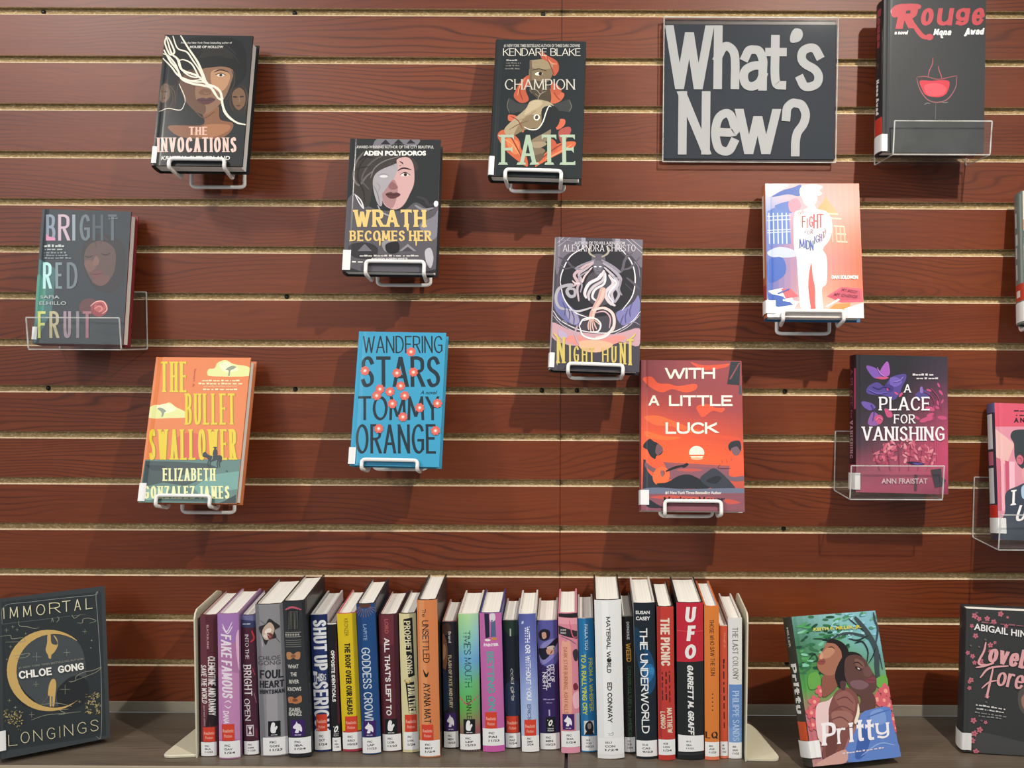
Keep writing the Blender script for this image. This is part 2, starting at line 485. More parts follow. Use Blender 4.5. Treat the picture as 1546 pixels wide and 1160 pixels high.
def skeleton_text(s, w, h, th, tn, serif=0.0, shear=0.0, pen=20):
    """polygons of a word in a w x h box; th/tn thick and thin pen as a part of h"""
    th, tn, serif = th * h, tn * h, serif * h
    ymin, ymax = 0.0, 0.0
    gl = [(c_, GLY.get(c_) or GLY.get(c_.upper())) for c_ in s]
    for c_, g in gl:
        for st in (g[1:] if g else ()):
            for p in st[1:]:
                ymin, ymax = min(ymin, p[1]), max(ymax, p[1])
    n_ = sum(1 for _, g in gl if g)
    sp_ = s.count(' ')
    sh_w = abs(shear) * h
    wi = w - sh_w
    nat = sum(g[0] for _, g in gl if g)
    nat_sp = nat + 0.30 * sp_
    gapm = 0.055 * h
    fixed = n_ * (th + 1.3 * serif) + (n_ - 1) * gapm + sp_ * 0.06 * h
    lim = wi * (0.55 if nat > 0 else 1.0)
    if fixed > lim:
        k_ = lim / fixed
        th, serif, gapm = th * k_, serif * k_, gapm * k_
        tn = min(tn, th)
        fixed = lim
    sx = max(wi - fixed, 0.0) / nat_sp if nat > 0 else 0.0
    spw = 0.06 * h + 0.30 * sx
    lay = []
    cur = th / 2 + 0.65 * serif
    if nat == 0:
        cur = wi / 2 - (fixed - th - 1.3 * serif) / 2
    for c_, g in gl:
        if c_ == ' ':
            cur += spw
        elif g:
            lay.append((cur, g, c_))
            cur += g[0] * sx + th + 1.3 * serif + gapm
    sy = (h - tn) / (ymax - ymin)
    pa = math.radians(pen)
    def wf(dx, dy, t=0):
        a = math.atan2(dy, dx)
        return tn + (th - tn) * abs(math.sin(a - pa)) ** 1.2
    polys = []
    pen_w = wf
    for x0, g, ch_ in lay:
        if ch_ in 'MWNmw' and th > 0:
            fit_ = min(1.0, 0.20 + 0.36 * g[0] * sx / th)
            wf = lambda dx, dy, t=0, q_=fit_: max(tn * 0.8, pen_w(dx, dy) * q_)
        else:
            wf = pen_w
        g0 = len(polys)
        for si, st in enumerate(g[1:]):
            others = [p for sj, o_ in enumerate(g[1:]) if sj != si for p in o_[1:]]
            free = [all(abs(p[0] - o_[0]) + abs(p[1] - o_[1]) > .02 for o_ in others) for p in (st[1], st[-1])]
            pts = [(x0 + p[0] * g[0] * sx, (p[1] - ymin) * sy + tn / 2) for p in st[1:]]
            ends = []
            if st[0] == 'c':
                pts = catmull(pts, False, 4)
            elif st[0] == 'o':
                pts = catmull(pts, True, 4)
            if st[0] != 'o':
                # square the ends out to the box
                for e, q, fr in ((0, 1, free[0]), (-1, -2, free[1])):
                    dx, dy = pts[e][0] - pts[q][0], pts[e][1] - pts[q][1]
                    l = math.hypot(dx, dy) or 1e-9
                    if abs(dy) > abs(dx):
                        pts[e] = (pts[e][0] + dx / l * tn / 2, pts[e][1] + dy / l * tn / 2)
                        ends.append((pts[e], 'v', 1 if dy > 0 else -1, fr))
                    else:
                        pts[e] = (pts[e][0] + dx / l * th * 0.48, pts[e][1])
                        ends.append((pts[e], 'h', 1 if dx > 0 else -1, fr))
            if st[0] == 'l':
                # straight strokes: bars cut square to the line of writing
                quads = []
                m_ = len(pts)
                for i in range(m_ - 1):
                    p, q = list(pts[i]), list(pts[i + 1])
                    dx, dy = q[0] - p[0], q[1] - p[1]
                    l_ = math.hypot(dx, dy) or 1e-9
                    w_ = wf(dx, dy)
                    if abs(dy) > abs(dx) * 0.6:
                        for e_, inner_ in ((p, i > 0), (q, i < m_ - 2)):
                            if inner_:
                                for lim, tgt in ((tn / 2, 0.0), (h - tn / 2, h)):
                                    if abs(e_[1] - lim) < 1e-6 * h + tn * .02:
                                        e_[1] = tgt
                        hw = w_ / 2 * l_ / abs(dy)
                        quads.append([(p[0] - hw, p[1]), (p[0] + hw, p[1]), (q[0] + hw, q[1]), (q[0] - hw, q[1])])
                    else:
                        ex_ = dx / l_ * th * .4
                        if i > 0:
                            p[0] -= ex_
                        if i < m_ - 2:
                            q[0] += ex_
                        hw = w_ / 2 * l_ / max(abs(dx), 1e-9)
                        quads.append([(p[0], p[1] - hw), (q[0], q[1] - hw), (q[0], q[1] + hw), (p[0], p[1] + hw)])
            else:
                quads = stroke_poly(pts, st[0] == 'o', wf)
            polys += [(q, len(polys) - g0 + k_) for k_, q in enumerate(quads)]
            if serif:
                for (ex, ey), kind, sg, sl in ends:
                    if kind == 'v' and (abs(ey) < tn * 1.1 or abs(ey - h) < tn * 1.1):
                        y0, y1 = (ey - tn * sg, ey)
                        polys.append(([(ex - th / 2 - serif, y1), (ex + th / 2 + serif, y1), (ex + th / 2 + serif * .6, y0), (ex - th / 2 - serif * .6, y0)], len(polys) - g0))
                    elif kind == 'h' and st[0] == 'l' and sl:
                        s2 = min(serif, h * .06)
                        up = s2 if ey < h * .85 else 0
                        dn = s2 * 1.5 if ey > h * .15 else 0
                        polys.append(([(ex - tn * sg, ey - tn / 2), (ex, ey - dn - tn / 2), (ex, ey + up + tn / 2), (ex - tn * sg, ey + tn / 2)], len(polys) - g0))
    if shear:
        polys = [([(x + shear * y - min(0, shear) * h, y) for x, y in q], k_) for q, k_ in polys]
    return polys

_tx = {}
def plain_text(s, off):
    """triangles of a word in Blender's built-in sans, scaled to the unit square"""
    if (s, off) in _tx:
        return _tx[(s, off)]
    cu = bpy.data.curves.new('word', 'FONT')
    cu.body = s
    cu.offset = off
    cu.resolution_u = 3
    ob = bpy.data.objects.new('word', cu)
    me = ob.to_mesh()
    co = [tuple(v.co[:2]) for v in me.vertices]
    fs = [tuple(p.vertices) for p in me.polygons]
    ob.to_mesh_clear()
    bpy.data.objects.remove(ob)
    bpy.data.curves.remove(cu)
    x0, x1 = min(c[0] for c in co), max(c[0] for c in co)
    y0, y1 = min(c[1] for c in co), max(c[1] for c in co)
    co = [((c[0] - x0) / (x1 - x0), (c[1] - y0) / (y1 - y0)) for c in co]
    _tx[(s, off)] = (co, fs)
    return _tx[(s, off)]

def dashes(s, w, h):
    """small print too small to read: a row of short marks, one per word"""
    out, n = [], len(s)
    i = 0
    for wd in s.split(' '):
        a, b = i / n * w, (i + len(wd)) / n * w
        k = max(1, len(wd) // 3)
        for q in range(k):
            u0, u1 = a + (b - a) * q / k, a + (b - a) * (q + 0.86) / k
            hh = h * (0.62 if (q + len(wd)) % 3 else 0.85)
            out.append([(u0, h * 0.1), (u1, h * 0.1), (u1, hh), (u0, hh)])
        i += len(wd) + 1
    return out

# ---------------------------------------------------------------- printed sheets
def clip_poly(poly, axis, val, keep_less):
    out = []
    n = len(poly)
    for i in range(n):
        a, b = poly[i], poly[(i + 1) % n]
        ia = (a[axis] <= val) if keep_less else (a[axis] >= val)
        ib = (b[axis] <= val) if keep_less else (b[axis] >= val)
        if ia:
            out.append(a)
        if ia != ib:
            t = (val - a[axis]) / (b[axis] - a[axis])
            out.append((a[0] + (b[0] - a[0]) * t, a[1] + (b[1] - a[1]) * t))
    return out

class Sheet:
    """flat ink shapes in millimetres on a W x H sheet, laid on a surface by map3d(x, y, lift)"""
    def __init__(self, W, H, cuts):
        self.W, self.H = W, H
        self.cuts = [c for c in cuts if 0 < c < W]
        self.polys = []
        self.layer = 0
    def add(self, poly, col, convex=False, cols=None):
        if len(poly) < 3:
            return
        tris = []
        if convex:
            tris = [poly]
        else:
            for t in tessellate_polygon([[Vector((p[0], p[1], 0)) for p in poly]]):
                tris.append([poly[i] for i in t])
        for t in tris:
            for ax, v, less in ((0, 0, False), (0, self.W, True), (1, 0, False), (1, self.H, True)):
                t = clip_poly(t, ax, v, less)
                if len(t) < 3:
                    break
            if len(t) < 3:
                continue
            xs = [p[0] for p in t]
            lo, hi = min(xs), max(xs)
            prev = t
            for c in self.cuts:
                if lo < c < hi:
                    a = clip_poly(prev, 0, c, True)
                    if len(a) > 2:
                        self.polys.append((a, col, self.layer))
                    prev = clip_poly(prev, 0, c, False)
                    if len(prev) < 3:
                        break
            if len(prev) > 2:
                self.polys.append((prev, col, self.layer))
    def rect(self, x0, y0, x1, y1, col):
        self.layer += 1
        self.add([(x0, y0), (x1, y0), (x1, y1), (x0, y1)], col, True)
    def draw(self, items):
        for it in items:
            self.layer += 1
            k = it[0]
            if k == 'bg':
                c = lin(it[1])
                for j in range(6):
                    self.add([(0, self.H * j / 6), (self.W, self.H * j / 6), (self.W, self.H * (j + 1) / 6), (0, self.H * (j + 1) / 6)], c, True)
            elif k == 'g':
                rows = it[1]
                ny, nx = 48, 16
                def at(u, v):
                    y = v * (len(rows) - 1)
                    j = min(int(y), len(rows) - 2)
                    x = u * (len(rows[0]) - 1)
                    i = min(int(x), len(rows[0]) - 2)
                    fx, fy = x - i, y - j
                    q = [lin(rows[j + b][i + a]) for b in (0, 1) for a in (0, 1)]
                    return tuple((q[0][m] * (1 - fx) + q[1][m] * fx) * (1 - fy) + (q[2][m] * (1 - fx) + q[3][m] * fx) * fy for m in range(4))
                for j in range(ny):
                    for i in range(nx):
                        c = at((i + .5) / nx, (j + .5) / ny)
                        x0, x1 = self.W * i / nx, self.W * (i + 1) / nx
                        y1, y0 = self.H * (1 - j / ny), self.H * (1 - (j + 1) / ny)
                        self.add([(x0, y0), (x1, y0), (x1, y1), (x0, y1)], c, True)
            elif k in ('p', 's'):
                f = it[2]
                pts = [(f[i], f[i + 1]) for i in range(0, len(f), 2)]
                if k == 's':
                    pts = catmull(pts, True, 4)
                self.add(pts, lin(it[1]))
            elif k == 'l':
                f = it[3]
                pts = [(f[i], f[i + 1]) for i in range(0, len(f), 2)]
                if len(pts) > 2:
                    pts = catmull(pts, False, 5)
                w = it[2]
                lay0 = self.layer
                for k_, q in enumerate(stroke_poly(pts, False, lambda dx, dy, t: w * (0.45 + 0.55 * math.sin(math.pi * min(1, max(0, t))) ** 0.5))):
                    self.layer = lay0 + k_ * 0.03
                    self.add(q, lin(it[1]), True)
                self.layer = lay0
            elif k == 'e':
                _, c, cx, cy, rx, ry, ro = it
                cr, sr = math.cos(ro), math.sin(ro)
                self.add([(cx + rx * math.cos(a) * cr - ry * math.sin(a) * sr, cy + rx * math.cos(a) * sr + ry * math.sin(a) * cr) for a in [i * math.pi / 10 for i in range(20)]], lin(c), True)
            elif k == 't':
                _, st, c, s, q = it
                O, X, Y = Vector(q[0:2]), Vector(q[2:4]), Vector(q[4:6])
                ex, ey = X - O, Y - O
                w, h = ex.length, ey.length
                if st[0] == 'K':
                    pl = skeleton_text(s, w, h, *st[1:])
                    pl = [([(p[0] / w, p[1] / h) for p in r], k_) for r, k_ in pl]
                elif st[0] == 'D':
                    pl = [([(p[0] / w, p[1] / h) for p in r], 0) for r in dashes(s, w, h)]
                else:
                    co, fs = plain_text(s, st[1])
                    sh = st[2] * h / w if len(st) > 2 else 0
                    pl = [([(co[i][0] * (1 - sh) + sh * co[i][1], co[i][1]) for i in f], 0) for f in fs]
                lay0 = self.layer
                for r, k_ in pl:
                    self.layer = lay0 + k_ * 0.15
                    self.add([tuple(O + ex * p[0] + ey * p[1]) for p in r], lin(c), True)
                self.layer = lay0 + (5 if st[0] == 'K' else 0)
    def build(self, name, mat, map3d, parent):
        verts, faces, cols = [], [], []
        for poly, col, layer in self.polys:
            b = len(verts)
            verts += [map3d(p[0] / 1000, p[1] / 1000, 1.5e-4 + layer * 8e-6) for p in poly]
            faces.append(tuple(range(b, b + len(poly))))
            cols += [col] * len(poly)
        me = bpy.data.meshes.new(name)
        me.from_pydata(verts, [], faces)
        ca = me.color_attributes.new('ink', 'FLOAT_COLOR', 'CORNER')
        ca.data.foreach_set('color', [v for c in cols for v in c])
        me.materials.append(mat)
        me.update()
        o = bpy.data.objects.new(name, me)
        C.objects.link(o)
        o.parent = parent
        return o

def inked(o, face_cols):
    """give a mesh one printed colour per face"""
    me = o.data
    ca = me.color_attributes.new('ink', 'FLOAT_COLOR', 'CORNER')
    buf = []
    for p, c in zip(me.polygons, face_cols):
        buf += list(c) * p.loop_total
    ca.data.foreach_set('color', buf)
    return o

WALL_BOOKS={
'A':{"v":[-0.6209,-0.09,-0.259,0.1376,0.2179,0.2344,0.0064,0.0066],"art":[["bg","#1e2325"],["s","#2f2a27",[4.6,134.7,12.2,142.6,25.1,132.4,29.6,109.2,22.0,88.5,7.7,88.3,1.6,98.5]],["s","#6e5a4a",[2.7,129.5,9.2,136.1,15.5,127.1,16.3,111.6,9.9,103.8,2.4,107.5]],["e","#332a26",8.9,121.8,4.35,1.21,0],["e","#4d3530",8.5,111.0,2.9,1.21,0],["s","#2c2622",[107.2,120.5,117.9,136.2,132.6,131.2,139.0,110.6,136.0,87.4,121.9,85.9,111.5,97.4]],["s","#77583f",[113.2,120.6,123.2,129.8,132.2,120.8,133.6,102.8,124.9,92.4,115.8,102.6]],["e","#2d2420",117.7,114.2,3.86,1.45,-0.1],["e","#2d2420",127.9,114.8,3.38,1.45,0.1],["e","#573433",123.9,99.6,3.38,1.21,0],["l","#94745a",0.97,[123.6,115.6,125.4,107.8,123.9,105.2]],["s","#85593f",[67.8,94.2,74.2,73.8,66.6,66.1,21.7,65.5,25.5,55.3,42.3,46.7,75.6,43.8,103.7,46.7,116.9,59.1,117.1,71.3,97.7,76.7,92.3,99.7]],["s","#a4704d",[73.7,66.1,94.8,69.0,113.9,66.7,110.0,56.4,87.1,47.2,58.5,50.7]],["s","#8a6750",[29.4,158.5,30.1,135.1,40.3,109.3,56.1,91.5,72.1,84.5,85.8,91.4,100.9,110.1,108.6,133.5,110.8,159.6,86.7,167.1,53.4,164.0]],["s","#66493a",[29.4,158.5,30.1,135.1,40.3,109.3,56.1,91.5,72.1,84.5,73.3,99.4,58.1,109.5,55.9,135.4,67.3,140.7,58.6,158.9]],["s","#b98b68",[78.0,156.5,94.5,159.3,107.3,149.1,101.8,128.2,90.3,122.9,79.7,135.7]],["l","#33261f",2.17,[81.7,155.3,92.1,159.3,104.4,155.6]],["e","#e6d6c4",92.9,150.2,6.28,2.17,0.05],["e","#2b2320",92.8,150.4,2.41,2.17,0],["l","#2b211c",1.21,[84.4,150.9,92.5,154.1,101.3,150.0]],["s","#75533f",[61.7,122.5,68.5,127.8,78.2,124.8,79.9,118.9,71.8,116.2,63.3,117.9]],["s","#5a3338",[59.3,109.0,68.6,112.3,73.5,110.8,79.3,112.9,87.9,109.4,77.8,101.6,67.1,101.9]],["l","#33191d",0.97,[59.4,108.5,72.5,107.9,87.9,109.4]],["s","#121517",[10.7,158.2,21.5,197.8,49.0,214.0,92.4,214.6,122.2,204.4,131.6,159.8,122.7,136.3,109.0,128.3,116.7,151.8,98.9,164.6,65.6,161.6,37.3,156.0,27.2,135.0,12.9,134.8]],["s","#262422",[56.8,179.8,74.2,201.1,98.7,196.2,109.8,177.9,85.4,182.8]],["l","#3a2f2a",2.41,[65.6,161.6,46.8,157.4,33.2,148.1,28.7,132.4,27.2,109.1]],["l","#241f1d",2.9,[34.9,155.9,26.8,140.2,21.5,119.4,16.3,98.7]],["l","#30343a",1.21,[54.7,203.5,73.8,206.4,95.9,201.4,114.0,185.8]],["l","#2c3033",1.21,[51.3,187.6,74.7,195.8,104.1,189.7,120.0,170.2]],["l","#40352e",1.69,[108.9,159.5,115.1,141.4,109.6,120.5,103.7,105.0]],["l","#4a3d34",1.21,[8.4,132.2,19.4,122.0,22.4,103.9,14.6,91.0]],["l","#5d4c40",0.97,[13.0,133.5,23.6,122.0,26.5,104.0]],["l","#4a3b32",1.21,[111.8,123.2,110.8,105.1,116.8,89.7]],["l","#54453a",1.21,[132.8,128.6,137.1,110.6,134.4,92.5]],["l","#a8795c",0.97,[68.9,122.6,71.5,119.5,78.1,120.6]],["l","#6a4436",1.45,[56.1,91.5,72.6,78.9,88.4,89.4]],["l","#ece4d2",3.45,[1.8,216.0,12.9,187.1,23.4,176.7,32.3,158.5,57.1,148.4,75.2,133.0,89.9,128.1,99.7,110.1]],["l","#ece4d2",3.77,[24.6,216.9,38.6,195.4,55.1,171.9,65.3,151.1,72.6,135.6,84.9,130.6,95.3,120.4,99.9,99.8,107.8,84.5,123.0,71.9,138.7,68.0]],["l","#ece4d2",3.77,[0.9,192.2,11.7,174.0,25.1,158.4,33.7,142.9,51.1,135.3,65.6,132.9,80.4,127.9,91.2,112.5,98.8,107.5]],["l","#ece4d2",2.83,[0.5,177.8,15.0,163.5,28.4,148.0,50.7,139.2,67.6,138.1,80.2,130.5]],["l","#ece4d2",2.51,[25.8,176.8,32.3,158.5,45.2,148.3,57.3,146.3,55.5,153.6,45.7,169.2,33.1,175.6,26.6,174.2]],["l","#ece4d2",2.83,[2.0,213.4,1.8,202.8,10.7,184.5,17.6,188.5,10.0,205.6,4.3,214.7]],["l","#ece4d2",2.51,[12.6,216.2,21.8,195.1,36.8,188.8,47.7,174.4,58.6,158.9,67.3,140.7]],["l","#ece4d2",2.2,[36.1,142.9,50.6,140.5,67.2,142.0,77.8,130.5,88.6,115.1,97.4,110.0]],["l","#ece4d2",1.88,[99.0,104.9,102.6,89.5,115.6,75.6,136.3,68.0]],["l","#ece4d2",2.51,[-0.2,185.6,8.6,181.8,22.0,166.2,31.1,145.5]],["l","#ece4d2",1.26,[41.9,104.2,39.8,114.5,29.6,135.0]],["l","#ece4d2",1.26,[3.0,88.3,16.7,93.6,36.0,91.2,41.9,104.2]],["t",["B",0.0,0.1],"#e9e6de","From the New York Times bestselling author of",[26.5,201.8,105.9,202.9,26.1,206.0]],["t",["B",0.02,0.1],"#e9e6de","HOUSE OF HOLLOW",[41.0,195.4,93.2,196.1,40.6,199.6]],["t",["K",0.24,0.07,0.05,0.0,20],"#e3b9a7","THE",[51.9,50.1,80.7,50.5,50.8,63.3]],["t",["K",0.2,0.06,0.04,0.0,20],"#efc9bd","INVOCATIONS",[5.8,21.7,128.0,23.2,3.5,45.4]],["t",["B",0.02,0.15],"#e9e6de","KRYSTAL SUTHERLAND",[14.0,8.7,118.9,10.0,13.4,15.2]]]},
'B':{"v":[-0.3315,-0.09,-0.4177,0.1416,0.2167,0.2271,0.0076,0.0153],"art":[["bg","#2b2d2f"],["s","#58555a",[-0.6,106.2,13.9,125.2,32.5,106.7,48.3,99.9,68.3,97.9,90.3,100.5,107.5,112.5,130.2,98.8,140.9,108.3,145.7,6.7,0.2,9.3]],["s","#77747a",[40.5,215.8,65.2,217.4,103.3,217.5,109.1,213.3,99.3,204.8,76.7,209.2,54.6,204.0,36.9,199.0]],["p","#2b2a2d",[47.7,207.5,55.1,216.1,63.3,207.8]],["p","#2b2a2d",[67.8,209.1,75.3,216.9,83.5,209.3]],["p","#2b2a2d",[87.9,209.4,94.4,216.7,102.5,210.1]],["s","#3d3936",[21.4,196.3,59.2,200.5,81.7,197.3,104.9,178.6,105.5,164.3,76.3,168.6,52.1,161.1,39.8,139.7,34.7,106.7,19.3,106.5,6.5,139.2,7.2,167.5]],["s","#a5a0a4",[39.2,151.5,47.5,163.4,67.1,173.2,76.0,175.7,76.6,161.5,66.4,140.1,55.9,128.1,54.6,107.0,47.9,109.3,40.1,132.6]],["s","#caa3a0",[74.5,182.9,91.1,186.7,100.6,173.7,102.9,145.3,97.0,126.4,87.8,107.5,74.8,100.3,59.0,107.1,53.9,123.4,59.0,132.9,70.4,149.6,76.3,168.6]],["s","#a67f7e",[59.0,132.9,70.4,149.6,77.7,135.5,76.3,116.7,70.3,102.6,58.9,109.4,53.9,123.4]],["l","#2b2024",2.47,[76.5,164.3,85.2,168.7,97.6,166.1]],["e","#e0d4d0",88.3,157.6,6.73,2.69,0.08],["e","#262223",88.8,157.9,2.47,2.69,0],["l","#1d1718",1.35,[80.8,157.8,88.2,161.7,96.4,157.1]],["l","#8b888c",1.12,[45.7,155.1,54.4,158.8,63.5,156.1]],["e","#d9d7d9",55.1,154.5,6.28,2.24,0],["s","#8c6064",[63.2,137.7,68.4,146.0,75.7,140.2,77.7,135.5,69.0,132.6]],["s","#5b3638",[59.3,125.4,66.9,128.8,71.4,127.4,76.9,128.4,82.6,124.5,74.0,118.5,65.1,118.9]],["l","#2a1517",1.12,[59.3,124.9,71.6,124.1,82.6,124.5]],["l","#6b6561",3.14,[21.5,194.0,11.2,177.1,8.0,153.3,17.6,139.3,28.0,153.6,38.6,163.3]],["l","#2c2928",2.69,[36.9,197.8,20.1,177.2,14.6,153.4,24.7,130.0,27.9,111.3]],["l","#5b5551",2.69,[64.0,192.2,44.3,184.8,29.4,170.3,21.5,148.8,33.4,132.5]],["l","#75706c",2.02,[77.7,187.7,55.7,180.2,40.6,168.1,34.7,151.4]],["l","#1f1d1d",1.8,[15.5,179.6,24.1,186.8,37.6,184.7]],["l","#262424",1.57,[7.6,160.4,16.1,167.7,33.8,170.3]],["l","#d8d5d8",2.24,[11.6,125.1,19.0,111.2,26.1,101.9,22.2,113.6,14.0,122.8]],["l","#3b393c",4.94,[107.2,121.8,120.7,117.4,127.7,108.1,138.6,112.9]],["l","#8a878c",4.04,[105.5,107.8,119.1,100.9,134.5,103.5]],["l","#a5a2a8",2.24,[48.0,106.9,55.2,95.4,70.9,88.6]],["l","#77737a",1.12,[39.8,139.7,47.1,125.7,51.3,107.0]],["l","#8a878b",0.9,[44.0,144.4,49.9,137.5,48.0,130.4]],["e","#e4e2e4",138.2,110.6,3.59,4.94,0],["s","#333135",[7.2,41.4,33.3,46.4,51.3,37.5,45.5,21.3,14.8,23.2]],["s","#8e8a90",[57.4,46.7,70.4,51.5,81.7,44.8,75.7,30.9,62.5,33.0]],["s","#232225",[64.1,44.5,81.5,48.2,84.4,33.3,73.6,28.6,64.7,33.0]],["p","#8b888e",[84.4,33.3,97.1,45.0,110.7,33.7]],["p","#454348",[88.8,33.4,97.3,40.4,106.3,33.6]],["p","#6f6c72",[20.9,32.4,31.2,44.1,42.8,32.7]],["s","#b5b2b8",[123.9,33.9,132.5,38.6,137.5,22.6,133.7,6.5,126.8,15.6]],["s","#7f7c86",[113.4,75.3,135.0,89.5,141.7,98.9,142.6,61.8,132.0,52.4]],["l","#1c1b1c",1.57,[78.7,179.3,82.6,177.7,84.5,174.7]],["l","#1c1b1c",1.35,[78.3,172.2,81.6,173.4]],["l","#6a676b",1.12,[64.7,176.7,66.1,170.8]],["l","#6a676b",1.12,[69.2,177.5,70.6,171.4]],["t",["B",0.01,0.0],"#d9d6cf","AWARD-WINNING AUTHOR OF THE CITY BEAUTIFUL",[10.4,200.0,131.3,201.9,10.2,205.0]],["t",["B",0.05,0.0],"#f1eee6","ADEN POLYDOROS",[22.2,188.2,119.7,189.8,21.8,196.4]],["t",["K",0.2,0.12,0.05,0.0,20],"#e3c37b","WRATH",[12.3,71.0,125.0,72.6,10.8,98.9]],["p","#e3c37b",[92.2,77.3,97.9,77.4,97.5,66.2,95.3,65.7]],["p","#e3c37b",[117.8,77.6,123.1,77.7,123.3,71.7,120.2,71.6]],["t",["K",0.2,0.12,0.05,0.0,20],"#dfbf78","BECOMES HER",[7.3,48.3,133.8,50.1,6.4,64.9]],["p","#dfbf78",[52.3,53.6,55.8,53.6,55.5,41.6,53.8,40.9]],["p","#dfbf78",[108.1,54.4,111.2,54.4,111.0,42.4,109.5,41.7]],["t",["D"],"#cfccc6","\"Thrilling, captivating, and a force of vengeance.\"",[24.6,23.3,115.5,24.6,24.4,26.8]],["t",["B",0.02,0.0],"#e5e2da","ANDREW JOSEPH WHITE",[42.4,18.5,98.1,19.3,42.2,21.7]],["t",["D"],"#e9e6de","New York",[13.5,13.6,31.0,13.8,13.4,16.8]]]},
